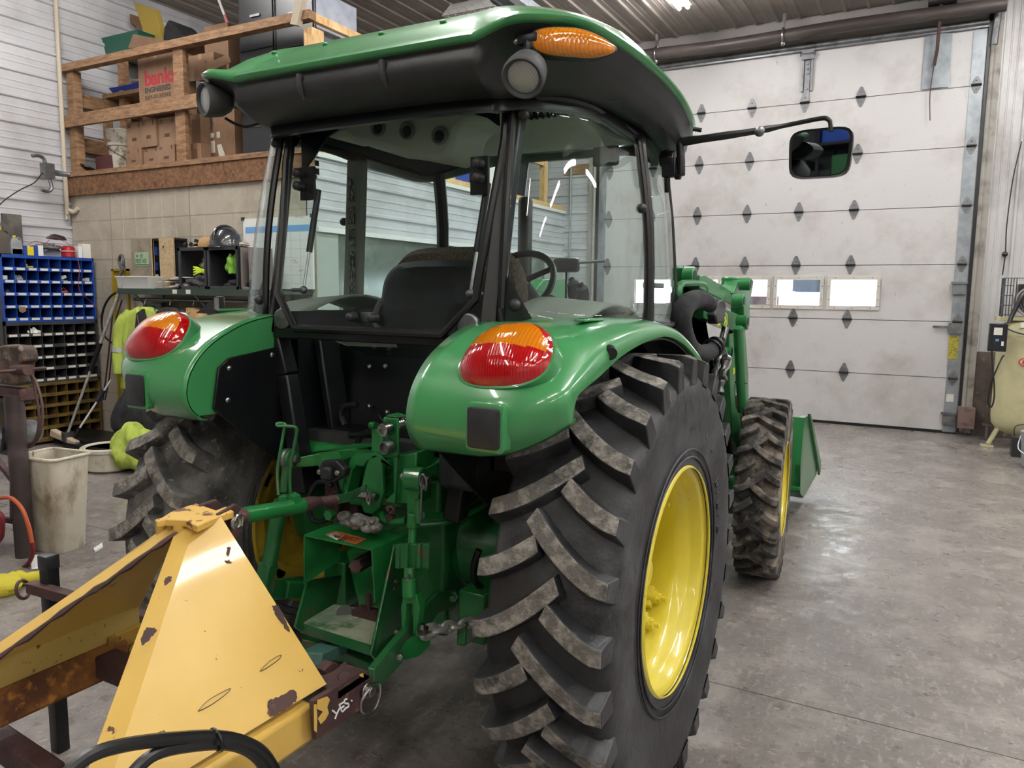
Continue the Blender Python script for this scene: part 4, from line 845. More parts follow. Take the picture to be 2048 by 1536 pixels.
b = MB(); b.cyl(H(820, 1136, -.56), H(819, 1158, -.57), .0165, n=16); b.cyl(H(819, 1156, -.57), H(819, 1195, -.58), .021, n=18)
b.prism([H(806, 1190, -.58), H(832, 1190, -.58), H(839, 1215, -.58), H(833, 1270, -.58), H(825, 1270, -.58), H(826, 1208, -.58), H(812, 1208, -.58), H(811, 1265, -.58), H(803, 1265, -.58), H(801, 1215, -.58)], (0, .03, 0))
b.build('link_fork', GREEND, rl_, bevel=.003)
bolt(rl_, H(818, 1152, -.59), (0, -1, 0), .007, DSTEEL)
b = MB(); b.tube([H(846, 950, -.56), H(843, 985, -.56), H(841, 1040, -.56)], .0028, 5, 3); b.torus(H(846, 963, -.56), .020, .0028, (.3, 1, 0), sx=.7); b.torus(H(850, 968, -.56), .018, .0025, (.6, 1, 0), sx=.7); b.build('linch_pin', DSTEEL, rl_)
# top link bracket (upside-down U)
b = MB()
b.prism([H(x, y, -.42) for x, y in ((738, 912), (752, 905), (763, 914), (764, 950), (766, 985), (758, 1015), (744, 1030), (727, 1026), (722, 1010), (723, 972), (730, 935))], (0, .018, 0))
b.prism([H(x, y, -.42) for x, y in ((702, 912), (712, 905), (752, 905), (762, 914), (735, 922), (726, 935), (712, 932), (704, 940), (693, 990), (685, 985), (686, 965), (698, 925))], (0, .06, 0))
b.prism([H(x, y, -.36) for x, y in ((728, 935), (712, 932), (704, 940), (698, 1010), (724, 1012))], (0, .01, 0))
tb = b.build('top_link_bracket', GREEND, TR, bevel=.006)
b = MB(); b.cyl(H(738, 992, -.44)-V(.05, 0, 0), H(738, 992, -.44)+V(.03, 0, 0), .012, n=12); b.torus(H(737, 995, -.455), .020, .0035, (.5, 1, 0), sx=.6); b.tube([H(735, 980, -.46), H(739, 990, -.465), H(735, 1000, -.46), H(739, 1010, -.46)], .003, 6, 4); b.build('hitch_pin', STEEL, tb)
b = MB(); b.cyl(H(748, 922, -.38), H(782, 930, -.37), .017, n=14); b.build('bracket_tube', GREEND, tb)
for x, y in ((772, 943), (768, 971), (763, 928)): bolt(tb, H(x, y, -.37), (0, -1, 0), .013, GREENW)
# top link with turnbuckle handle
b = MB(); b.tube([H(484, 1031, -.93), H(604, 1011, -.70)], .0215, 16); b.tube([H(577, 1005, -.75), H(590, 1000, -.72)], .024, 8); tl = b.build('top_link', GREEND, TR)
b = MB(); b.tube([H(598, 1012, -.71), H(622, 1007, -.665), H(640, 1003, -.63)], [.022, .021, .014], 14); k = 22
A_, B_ = H(636, 1004, -.64), H(672, 999, -.56)
b.tube([A_.lerp(B_, i/k) for i in range(k+1)], [.0125+.0022*(i % 2) for i in range(k+1)], 10); b.build('threaded_end', RUST, tl)
b = MB(); b.loft([[H(x, y0, q), H(x, y1, q), H(x+3, y1, q+.012), H(x+3, y0, q+.012)] for x, y0, y1, q in ((668, 991, 1009, -.57), (700, 984, 1003, -.52), (722, 973, 984, -.47), (731, 968, 980, -.46))]); b.build('link_clevis', GREENW, tl, bevel=.002)
b = MB(); b.tube([H(486, 1031, -.93), H(478, 1033, -.945), H(466, 1037, -.96)], [.02, .0225, .019], 14); b.build('threaded_end', RUST, tl)
b = MB(); b.tube([H(557, 990, -.78), H(555, 940, -.77), H(563, 890, -.76), H(569, 855, -.755)], .0042, 7, 4); b.tube([H(582, 1000, -.74), H(580, 950, -.74), H(587, 900, -.74), H(594, 862, -.74)], .0042, 7, 4)
b.tube([H(594, 864, -.74), H(592, 855, -.745), H(572, 852, -.755), H(556, 852, -.765), H(554, 847, -.765), H(568, 847, -.75), H(572, 852, -.755)], .0042, 7, 3); b.build('turnbuckle_handle', GREENW, tl)
b = MB(); b.loft([[H(557, 992, -.78), H(590, 992, -.72), H(592, 1006, -.72), H(556, 1008, -.78)], [H(562, 988, -.75), H(585, 987, -.70), H(587, 1000, -.70), H(562, 1002, -.75)]]); b.build('handle_clamp', GREEND, tl, bevel=.003)
# remote valve block
b = MB(); b.prism([H(x, y, -.44) for x, y in ((765, 835), (796, 837), (797, 911), (788, 915), (772, 905), (768, 880))], (0, .008, 0)); b.prism([H(x, y, -.42) for x, y in ((776, 829), (786, 831), (797, 836), (766, 835))], (0, .05, 0))
b.prism([H(x, y, -.40) for x, y in ((736, 846), (750, 847), (752, 860), (766, 872), (766, 905), (742, 905), (742, 862))], (0, .02, 0)); b.cyl(H(740, 850, -.41), H(750, 851, -.41), .012, n=12)
b.prism([H(x, y, -.41) for x, y in ((785, 912), (833, 905), (832, 1008), (787, 1008))], (0, .10, 0)); b.prism([H(x, y, -.43) for x, y in ((787, 905), (796, 905), (790, 1008), (768, 1004), (787, 985))], (0, .012, 0))
vb = b.build('remote_valve', GREEND, TR, bevel=.004)
for x, y, m in ((778, 857, STEEL), (780, 893, DSTEEL)):
    c = H(x, y, -.45); d = V(-.12, -1, -.05).normalized(); b = MB(); b.lathe([(.021, .0), (.0215, -.02), (.019, -.028), (.0165, -.028), (.0155, -.014), (.008, -.012), (.0, -.012)], c, -d if 0 else V(.12, 1, .05), 24); b.build('quick_coupler', m, vb)
b = MB(); A_, B_ = H(790, 850, -.40), H(812, 844, -.38); x_, y_ = frame(B_-A_)
b.tube([A_.lerp(B_, i/60)+(x_*math.cos(i*.62)+y_*math.sin(i*.62))*.017 for i in range(61)], .004, 6); b.cyl(A_, B_, .011, n=12); b.build('chrome_spring', STEEL, vb)
b = MB(); b.ball(H(800, 836, -.39), (.018, .014, .006)); b.tube([H(757, 850, -.4), H(765, 856, -.42), H(772, 857, -.44)], .003, 5); b.build('coupler_cap', BLKP, vb)
for off in (0, 8): b = MB(); b.tube([H(812+off*.4, 842, -.36), H(828+off, 850, -.36), H(838+off*.8, 875, -.35), H(842+off, 905, -.34), H(842+off*1.2, 945, -.33)], .009, 8, 4); b.build('hydraulic_pipe', GREEND, vb)
b = MB(); b.tube([H(765, 1028, -.40), H(770, 1040, -.42), H(785, 1045, -.43), H(812, 1042, -.43)], .012, 8, 4); b.tube([H(846, 1031, -.45), H(885, 1030, -.38), H(925, 1012, -.30), H(980, 984, -.2)], .010, 8, 4); b.tube([H(835, 1050, -.45), H(890, 1045, -.38), H(935, 1028, -.30), H(985, 1000, -.2)], .009, 8, 4); b.build('hydraulic_pipe', GREEND, TR)
for i, pts in enumerate(([(728, 905), (718, 890), (722, 870), (742, 862)], [(770, 845), (762, 838), (757, 828)], [(852, 870), (860, 900), (866, 930), (880, 950)], [(690, 850), (682, 830), (690, 812), (715, 810)], [(700, 870), (735, 868), (750, 862)])):
    b = MB(); b.tube(HP(pts, -.30), .011 if i != 1 else .003, 8, 4); b.build('rubber_hose', BLKR, TR)
# trailer socket
b = MB(); c = H(662, 944, -.46); b.prism([H(x, y, -.46) for x, y in ((645, 922), (672, 921), (688, 938), (688, 952), (670, 962), (658, 968), (648, 960), (634, 945), (636, 936))], (0, .03, 0)); b.box(c+V(0, -.016, 0), (.045, .03, .045), bev=.008); sk = b.build('trailer_socket', BLKP, TR, bevel=.004)
for x, y in ((641, 943), (677, 945)): bolt(sk, H(x, y, -.475), (0, -1, 0), .009, STEEL)
b = MB(); b.prism([H(x, y, -.43) for x, y in ((637, 905), (678, 902), (690, 935), (637, 935))], (0, .006, 0)); b.build('socket_bracket', GREEND, sk)
b = MB(); b.tube(HP([(665, 972), (650, 963), (632, 967), (620, 990), (618, 1015), (625, 1038), (640, 1044), (656, 1036), (660, 1030)], -.42), .0085, 8, 4); b.tube(HP([(672, 965), (676, 985), (672, 1000)], -.44), .008, 8, 3); b.build('trailer_cable', BLKR, TR)
# misc castings behind on the left (dark)
b = MB(); b.b2((-.28, -.30, .78), (-.14, -.12, .98)); b.b2((-.25, -.34, .70), (-.2, -.3, .95)); b.cyl((-.19, -.34, .72), (-.19, -.34, .92), .014); b.build('valve_casting', RUST, TR, bevel=.01)
b = MB(); b.tube([H(655, 1025, -.40), H(655, 1045, -.40), H(662, 1045, -.4)], .006, 6); c = H(664, 1028, -.42); b.cyl(c, c-V(0, .02, 0), .018, n=6); b.build('drain_fitting', GREEND, TR)
# cast aluminium stone-like block
b = MB(); random.seed(3)
for x, y, r in ((690, 1033, .024), (702, 1042, .026), (715, 1040, .028), (728, 1044, .026), (742, 1046, .024), (752, 1056, .022), (735, 1055, .022), (712, 1050, .02), (692, 1043, .02), (748, 1042, .018)): b.ball(H(x, y, -.47+random.uniform(-.01, .01)), (r*1.1, r, r*.75), 10, 7)
for x, y in ((697, 1031), (728, 1044), (748, 1040)): c = H(x, y, -.495); b.cyl(c, c-V(0, .012, -.002), .009, n=8)
b.build('cast_flange', CASTAL, TR)
b = MB(); b.tube(HP([(778, 1022), (774, 1016), (784, 1014), (788, 1022), (780, 1026)], -.44), .005, 6, 3); b.cyl(H(781, 1030, -.43), H(781, 1045, -.43), .014, n=10); b.build('sensor_plug', RUST, TR)
# PTO shield
q = [H(607, 1069, -.56), H(676, 1043, -.40), H(812, 1066, -.40), H(742, 1098, -.56)]
zt = sum(p.z for p in q)/4
sh = MB(); top = [V(-.095, -.56, .856), V(-.085, -.36, .866), V(.215, -.36, .866), V(.155, -.56, .856)]
top = [H(607, 1069, -.52), H(677, 1043, -.40), H(812, 1068, -.40), H(742, 1098, -.52)]
sh.prism(top, (0, 0, -.005)); sh.prism([top[0], top[1], top[1]+V(0, 0, -.13), H(607, 1168, -.52), ], (.005, 0, 0)); sh.prism([top[3], top[2], H(800, 1100, -.42), H(757, 1205, -.50), H(748, 1205, -.52)], (.005, 0, 0))
shd = sh.build('pto_shield', GREEND, TR, bevel=.004)
def lay(name, pts, m, par):
    a, bq, c = top[0], top[3], top[1]; n = (bq-a).cross(c-a).normalized(); n = n if n.z > 0 else -n
    b = MB(); P_ = []
    for px, py in pts:
        d = ray(px, py); o = CAMP-TOFF; t = (a+n*.0015-o).dot(n)/d.dot(n); P_.append(o+d*t)
    b.prism(P_, n*.0008); return b.build(name, m, par)
dc = lay('warning_decal', [(650, 1070), (672, 1062), (733, 1078), (712, 1089)], mat('orange_decal', 'b8622f', .5), shd)
lay('decal_panel', [(654, 1071), (672, 1064), (688, 1069), (674, 1080)], PAPER, dc); lay('decal_panel', [(676, 1081), (690, 1069), (728, 1079), (711, 1087)], mat('decal_ink', '241f1c', .5, layers=(('d8d4cc', 120, .58, .62),)), dc)
lay('decal_figure', [(665, 1070), (671, 1069), (676, 1073), (683, 1072), (678, 1076), (670, 1075)], BLKR, dc)
bolt(shd, H(651, 1131, -.42), (0, -1, 0), .012, STEEL)
# drawbar hanger: two side plates, shelf
b = MB(); b.prism([H(612, 1160, -.46), H(680, 1150, -.30), H(668, 1215, -.30), H(660, 1215, -.34), H(598, 1262, -.62), H(586, 1254, -.62)], (.008, 0, 0)); b.build('hanger_plate', GREENW, TR, bevel=.003)
b = MB(); b.prism([H(786, 1088, -.47), H(815, 1120, -.33), H(818, 1200, -.33), H(800, 1260, -.46), H(748, 1320, -.62), H(737, 1308, -.62)], (.008, 0, 0)); hp2 = b.build('hanger_plate', GREENW, TR, bevel=.003)
for x, y in ((789, 1163), (787, 1178)): bolt(hp2, H(x, y, -.50)+V(.004, 0, 0), (1, -.2, 0), .008, DSTEEL)
zs = H(690, 1262, -.55).z
b = MB(); sq = [W(px, py, 2, zs)-TOFF for px, py in ((603, 1246), (668, 1208), (768, 1222), (742, 1290))]; b.prism(sq, (0, 0, -.008)); shf = b.build('drawbar_shelf', DUSTG, TR, bevel=.002)
b = MB(); b.prism([sq[0], sq[3], sq[3]+V(0, 0, -.03), sq[0]+V(0, 0, -.03)], (0, -.006, 0)); b.build('shelf_lip', GREENW, shf)
b = MB(); b.cyl(W(690, 1228, 2, zs+.0015)-TOFF, W(690, 1228, 2, zs+.003)-TOFF, .028, n=24); b.build('shelf_hole', BLKR, shf)
b = MB(); c = W(738, 1232, 2, zs)-TOFF; b.box(c+V(0, 0, .01), (.10, .05, .02)); b.cyl(c, c+V(0, 0, .075), .010, n=10); b.build('stud', RUST, shf)
b = MB(); b.prism([H(x, y, -.33) for x, y in ((690, 1100), (745, 1098), (748, 1160), (745, 1215), (715, 1218), (706, 1180), (700, 1150))], (0, .14, 0)); b.build('pto_housing', GREEND, TR, bevel=.012)
b = MB(); A_, B_ = H(711, 1133, -.50), H(748, 1112, -.34); b.cyl(A_, B_, .019, n=12); x_, y_ = frame(B_-A_)
for i in range(6): a = 2*PI*i/6; o_ = (x_*math.cos(a)+y_*math.sin(a))*.018; b.tube([A_+o_, B_+o_], .005, 6)
b.build('pto_shaft', RUST, TR)
# drawbar
b = MB(); b.beam(H(620, 1318, -.70), H(690, 1285, -.45), .075, .035); db = b.build('drawbar', mat('teal_worn_paint', '4d7a72', .5, layers=(('5b5348', 10, .6, .7),)), TR, bevel=.003)
for x, y in ((640, 1299), (659, 1288)): b = MB(); c = W(x, y, 2, H(650, 1300, -.58).z+.013)-TOFF; b.cyl(c, c+V(0, 0, .002), .010, n=14); b.build('drawbar_hole', RUST, db)
b = MB(); b.beam(H(606, 1283, -.52), H(640, 1292, -.50), .03, .03); b.beam(H(688, 1305, -.50), H(745, 1330, -.50), .04, .03); b.beam(H(600, 1300, -.35), H(760, 1320, -.35), .04, .03); b.build('drawbar_support', GREENW, TR, bevel=.003)
# lower links
def bar(name, secs, m, w=.022, par=TR):
    b = MB(); b.loft([[H(x, y0, q)+V(-w/2, 0, 0), H(x, y0, q)+V(w/2, 0, 0), H(x, y1, q)+V(w/2, 0, 0), H(x, y1, q)+V(-w/2, 0, 0)] for x, y0, y1, q in secs]); return b.build(name, m, par, bevel=.003)
l1 = bar('lower_link', [(907, 1182, 1212, -.20), (872, 1183, 1225, -.33), (845, 1215, 1262, -.43), (820, 1243, 1300, -.53), (780, 1290, 1345, -.70), (752, 1325, 1375, -.80), (742, 1337, 1368, -.84)], GREENW)
b = MB(); b.prism([H(812, 1280, -.62), H(832, 1268, -.58), H(862, 1277, -.55), H(838, 1300, -.58), H(795, 1312, -.66)], (0, 0, -.02)); b.build('stabiliser_lug', GREEND, l1, bevel=.003)
bolt(l1, H(905, 1190, -.22), (.6, -1, 0), .02, GREEND); bolt(l1, H(800, 1311, -.67), (.4, -1, 0), .010, STEEL); bolt(l1, H(846, 1266, -.58), (0, 0, 1), .018, STEEL)
b = MB(); b.cyl(H(792, 1264, -.58), H(800, 1262, -.58), .008, n=8); b.cyl(H(836, 1266, -.58), H(842, 1266, -.58), .010, n=8); b.build('pin_end', STEEL, l1)
bar('lower_link', [(604, 1152, 1196, -.30), (575, 1156, 1197, -.38), (545, 1160, 1200, -.48), (520, 1180, 1215, -.58), (490, 1230, 1262, -.72)], GREEND)
for s in (1, -1): b = MB(); b.beam((s*.30, -.2, .50), (s*.36, -.42, .56), .03, .06); b.b2((s*.24, -.25, .45), (s*.34, .1, .62)); b.build('link_bracket', GREEND, TR, bevel=.006)
# check chain
pts = [H(848, 1266, -.57), H(868, 1261, -.53), H(888, 1254, -.49), H(905, 1254, -.46), H(922, 1250, -.42), H(945, 1245, -.38), H(970, 1236, -.33)]
ch = empty('check_chain', pts[0]); ch.parent = TR
for i in range(len(pts)-1):
    a, c = pts[i]-pts[0], pts[i+1]-pts[0]; d = (c-a); L_ = d.length; d.normalize(); side = d.cross(V(0, 0, 1)).normalized(); up_ = side.cross(d); w_ = side if i % 2 else up_
    P_ = []; 
    for k in range(20): t = 2*PI*k/20; P_.append((a+c)/2+d*math.cos(t)*L_*.66+w_*math.sin(t)*.014)
    b = MB(); b.tube(P_, .0075 if i else .012, 7, closed=True); b.build('chain_link', ZINC, ch)
# rear hoses by right wheel
b = MB(); b.tube([H(958, 1100, -.25), H(948, 1130, -.25), H(950, 1160, -.22), H(962, 1175, -.2)], .012, 8, 4); b.tube([H(905, 880, -.30), H(945, 950, -.3), H(985, 1010, -.2)], .002, 4, 3); b.build('rubber_hose', BLKR, TR)
b = MB(); A_, B_ = H(896, 925, -.30), H(915, 960, -.26); x_, y_ = frame(B_-A_); b.tube([A_.lerp(B_, i/60)+(x_*math.cos(i*.7)+y_*math.sin(i*.7))*.022 for i in range(61)], .004, 6); b.build('return_spring', STEEL, TR)
b = MB(); b.prism([H(x, y, -.30) for x, y in ((855, 900), (905, 898), (912, 905), (905, 925), (880, 920), (858, 940))], (0, .1, 0)); b.ball(H(888, 906, -.31), (.014, .014, .014)); b.build('lift_cover', GREEND, TR, bevel=.008)
# ================================================================ LOADER
XQ = .55
def LX(lst, x=XQ): return [H(px, py, x, 0) for px, py in lst]
def lplate(name, pts, x, dx, m, par=TR, bev=.006, **k): b = MB(); b.prism(LX(pts, x), (dx, 0, 0)); return b.build(name, m, par, bevel=bev, **k)
def lboss(par, px, py, x, r, ln=.05, m=GREENL):
    c = H(px, py, x, 0); b = MB(); b.cyl(c, c+V(ln, 0, 0), r, n=24); b.build('pin_boss', m, par, bevel=.003); b = MB(); b.cyl(c+V(ln, 0, 0), c+V(ln+.002, 0, 0), r*.62, n=20); b.build('pin_end', BLKM, par)
mast = lplate('loader_mast', [(1350, 535), (1366, 533), (1378, 550), (1372, 580), (1390, 700), (1420, 860), (1428, 960), (1455, 960), (1458, 870), (1440, 760), (1395, 690), (1352, 640)], .50, .04, GREENL)
lboss(mast, 1368, 552, .545, .042)
b = MB(); b.b2((-.45, 1.15, .45), (.52, 1.30, .75)); b.b2((-.56, 1.1, .5), (-.50, 1.35, 1.70)); b.build('loader_frame', GREEND, TR, bevel=.008)
def boom(sx):
    o = 'loader_boom'; f = lambda pts: [V(p.x*sx, p.y, p.z) for p in LX(pts)]
    b = MB(); b.prism(f([(1376, 550), (1385, 549), (1462, 594), (1462, 612), (1456, 616), (1374, 578)]), (sx*.06, 0, 0)); b.prism(f([(1384, 612), (1392, 602), (1460, 630), (1476, 640), (1476, 660), (1450, 662), (1383, 635)]), (sx*.06, 0, 0))
    b.prism(f([(1441, 668), (1473, 655), (1480, 745), (1483, 890), (1470, 902), (1446, 870), (1441, 760)]), (sx*.05, 0, 0)); b.prism(f([(1448, 870), (1482, 870), (1500, 920), (1530, 960), (1515, 975), (1460, 900)]), (sx*.05, 0, 0))
    bm_ = b.build(o, GREENL, TR, bevel=.006); b = MB()
    b.prism(f([(1438, 586), (1450, 560), (1478, 557), (1482, 562), (1474, 605), (1473, 650), (1469, 658), (1462, 640), (1460, 608), (1445, 590)]), (sx*.075, 0, 0)); b.build('knee_plate', GREENL, bm_, bevel=.006)
    return bm_
bm_ = boom(1); boom(-1)
lboss(bm_, 1479, 568, .63, .034, .06); lboss(bm_, 1465, 601, .63, .034, .06); lboss(bm_, 1473, 642, .63, .032, .06); lboss(bm_, 1452, 704, .60, .030, .03)
b = MB(); c = H(1461, 559, .57, 0); b.cyl(c-V(0, 0, .03), c+V(0, 0, .012), .050, n=28); b.build('knee_cap', GREENL, bm_, bevel=.006)
b = MB(); b.tube(LX([(1476, 655), (1480, 740), (1484, 822)], .66), .026, 16, 3); cy = b.build('bucket_cylinder', GREENL, bm_); b = MB(); b.torus(H(1482, 765, .66, 0), .028, .006, (0, .1, 1)); b.build('cylinder_band', BLKR, cy); b = MB(); b.tube(LX([(1484, 820), (1488, 860)], .66), .014, 12); b.build('cylinder_rod', STEEL, cy)
b = MB(); b.tube(LX([(1452, 655), (1443, 690)], .60), .022, 12); b.build('lift_cylinder_rod', BLKM, bm_); b = MB(); b.tube(LX([(1452, 655), (1446, 678)], .612), .011, 10); b.build('rod_highlight', STEEL, bm_)
# grab handle
b = MB(); b.tube(LX([(1358, 610), (1357, 585), (1361, 570), (1372, 567), (1398, 567), (1408, 572), (1411, 585), (1407, 602), (1398, 607)], .60), .016, 8, 4); b.build('grab_handle', GREENL, mast)
# hose sleeve
b = MB(); b.tube(LX([(1420, 610), (1405, 600), (1388, 600), (1370, 612), (1362, 640), (1368, 675), (1382, 700), (1402, 708), (1425, 700), (1436, 688)], .64), [.036, .040, .043, .044, .044, .044, .044, .042, .038, .036], 14, 5)
hs = b.build('hose_sleeve', BLKF, TR); b = MB(); b.torus(H(1424, 697, .64, 0), .044, .007, (.2, 1, .5)); b.torus(H(1430, 692, .64, 0), .040, .008, (.2, 1, .2)); b.build('sleeve_strap', BLKR, hs)
b = MB(); b.prism(LX([(1418, 600), (1428, 598), (1433, 610), (1428, 645), (1415, 648), (1410, 630)], .60), (.05, 0, 0)); b.build('valve_cover', BLKP, TR, bevel=.01)
# coupler stack
b = MB(); pts = LX([(1441, 705), (1437, 725), (1432, 748), (1427, 772), (1424, 795), (1421, 815), (1419, 838)], .62)
b.tube(spl(pts, 5), [.018+.009*((i//3) % 2) for i in range(31)], 12); P_ = LX([(1450, 712), (1447, 735), (1443, 760), (1440, 785)], .66); b.tube(spl(P_, 5), [.014+.007*((i//2) % 2) for i in range(16)], 10); b.tube(LX([(1445, 708), (1440, 700)], .62), .03, 8); cs = b.build('loader_couplers', DSTEEL, TR)
b = MB(); b.tube(LX([(1452, 712), (1460, 718), (1455, 735), (1447, 745), (1452, 758)], .68), .010, 7, 4); b.build('coupler_lever', STEEL, cs)
b = MB(); b.tube(LX([(1402, 768), (1410, 735), (1415, 715)], .62), .014, 8, 3); b.tube(LX([(1398, 760), (1412, 752), (1425, 748)], .62), .004, 5, 3); b.tube(LX([(1434, 785), (1442, 800), (1445, 825), (1438, 832)], .64), .006, 6, 3); b.build('coupler_hose', BLKR, cs)
b = MB(); b.ball(H(1438, 832, .64, 0), (.02, .02, .035)); b.build('dust_cap', mat('dull_red_cap', '6b3530', .5), cs)
b = MB(); b.prism(LX([(1410, 780), (1432, 782), (1440, 808), (1432, 812), (1412, 790)], .60), (.01, 0, 0)); b.box(H(1431, 770, .62, 0), (.05, .08, .03)); b.build('coupler_bracket', BLKM, cs)
# decals : model number, badge, warning labels
def xtext(nm, body, px, py, x, size, m, par, ang=0, sx=1, b_=0):
    c = H(px, py, x, 0); return text(nm, body, size, c, (0, math.cos(ang), math.sin(ang)), (0, -math.sin(ang), math.cos(ang)), m, par, ext=.0015, sx=sx, bold=b_)
YD_ = mat('decal_yellow', 'd8cf3c', .5)
xtext('model_decal', '240', 1466, 748, .603, .045, YD_, bm_, b_=.002)
bx_ = lplate('badge_decal', [(1445, 634), (1447, 627), (1450, 625), (1454, 629), (1454, 648), (1450, 654), (1446, 650)], .611, .002, YD_, bm_, 0); lplate('badge_face', [(1446, 634), (1447.5, 629), (1450, 627), (1453, 630), (1453, 647), (1450, 652), (1447, 649)], .6135, .001, GREENW, bx_, 0)
lplate('badge_deer', [(1448, 648), (1450, 641), (1448.5, 636), (1450.5, 631), (1451, 638), (1452.3, 643), (1450.5, 645), (1449.5, 650)], .615, .001, YD_, bx_, 0)
lplate('warning_decal', [(1434, 626), (1440, 624), (1440, 650), (1434, 652)], .611, .002, YD_, bm_, 0); lplate('warning_decal', [(1435, 628), (1439, 627), (1439, 640), (1435, 641)], .6135, .001, PAPER, bm_, 0)
lplate('warning_decal', [(1471, 768), (1476, 764), (1476, 785), (1471, 790)], .603, .002, PAPER, bm_, 0); lplate('warning_decal', [(1472, 792), (1477, 790), (1478, 815), (1473, 818)], .603, .002, mat('red_decal', 'a8452f', .5), bm_, 0)
# bucket
b = MB(); pr = [(3.30, .745), (3.47, .735), (4.33, .20), (4.20, .14), (3.50, .125), (3.32, .20), (3.24, .42)]
for x in (-.83, .79): b.prism([V(x, y, z) for y, z in pr], (.04, 0, 0))
b.prism([V(-.83, y, z) for y, z in ((3.30, .745), (3.24, .42), (3.32, .20), (3.50, .125), (4.20, .14), (4.20, .16), (3.50, .15), (3.34, .22), (3.27, .42), (3.33, .74))], (1.66, 0, 0))
bk = b.build('loader_bucket', GREENL, TR, bevel=.005)
b = MB(); b.prism([V(.83, y, z) for y, z in ((3.44, .755), (3.50, .745), (4.34, .24), (4.38, .16), (4.30, .13), (4.27, .18))], (.02, 0, 0)); b.build('side_cutter', GREENL, bk, bevel=.003)
b = MB(); b.b2((-.83, 3.255, .24), (.83, 3.235, .262)); b.build('back_rib', GREENL, bk)
for s in (1, -1): b = MB(); b.b2((s*.50, 2.95, .25), (s*.56, 3.27, .6)); b.b2((s*.6, 2.95, .25), (s*.62, 3.27, .6)); b.build('bucket_bracket', GREEND, bk, bevel=.006)
b = MB(); b.cyl((-.62, 2.95, .38), (.62, 2.95, .38), .035, n=16); b.beam((-.56, 2.95, .38), (-.56, 2.3, .75), .05, .1); b.beam((.56, 2.95, .38), (.56, 2.3, .75), .05, .1); b.build('boom_cross_tube', GREEND, TR)
# outside mirrors
def mirror(s):
    f = lambda px, py, y: (lambda p: V(s*p.x, p.y, p.z))(H(px, py, y))
    def r3(a, y): return f(a[0], a[1], y)
    b = MB(); b.tube([r3((1352, 288), .50), r3((1362, 284), .50), r3((1430, 274), .50), r3((1512, 262), .55), r3((1585, 248), .6), r3((1640, 237), .6), r3((1655, 238), .6), r3((1661, 246), .6), r3((1661, 262), .6)], [.016, .016, .014, .012, .008, .008, .008, .008, .008], 8, 3)
    ma = b.build('mirror_arm', BLKR, TR); b = MB(); b.tube([r3((1360, 284), .50), r3((1362, 320), .50), r3((1362, 352), .50)], .016, 8); b.tube([r3((1322, 318), .50), r3((1350, 318), .5)], .03, 8); b.box(r3((1340, 335), .5), (.05, .04, .07)); b.tube([r3((1333, 300), .50), r3((1335, 385), .5)], .012, 8); b.tube([r3((1350, 352), .5), r3((1362, 352), .5)], .014, 8)
    b.build('mirror_hinge', BLKM, ma, bevel=.004)
    b = MB(); b.ball(r3((1519, 263), .53), .018, 10, 8); b.build('arm_knob', DSTEEL, ma)
    c = r3((1640, 307), .62); ya = math.radians(-8*s); rot = Euler((0, 0, ya)).to_matrix() @ Euler((math.radians(1.5), math.radians(1), 0)).to_matrix()
    w, h = .104, .084; out = []
    def o(k, dy, kk=1):
        L_ = []
        for i in range(48):
            a = 2*PI*i/48; ca, sa = math.cos(a), math.sin(a); q = 1/(abs(ca)**5+abs(sa)**5)**.2
            L_.append(c+rot @ V(ca*q*w*k*(1+.04*sa), dy, sa*q*h*k))
        return L_
    b = MB(); b.loft([o(.93, -.004), o(1.0, -.006), o(1.0, .012), o(.92, .030), o(.7, .042)]); mh = b.build('mirror_housing', BLKR, ma, ang=50)
    b = MB(); b.loft([o(.91, -.0055), o(.90, -.0075)]); b.build('mirror_glass', MIRR, mh, ang=30)
mirror(1)
b = MB(); c = H(1133, 530, 1.3); b.box(c, (.145, .04, .075), bev=.018); b.cyl(c-V(0, 0, .03), c-V(0, 0, .30), .006, n=8); lm = b.build('side_mirror', BLKR, TR); b = MB(); b.cyl(c+V(.06, 0, .012), c+V(.21, 0, .018), .008, n=8); b.build('mirror_rod', DSTEEL, lm)
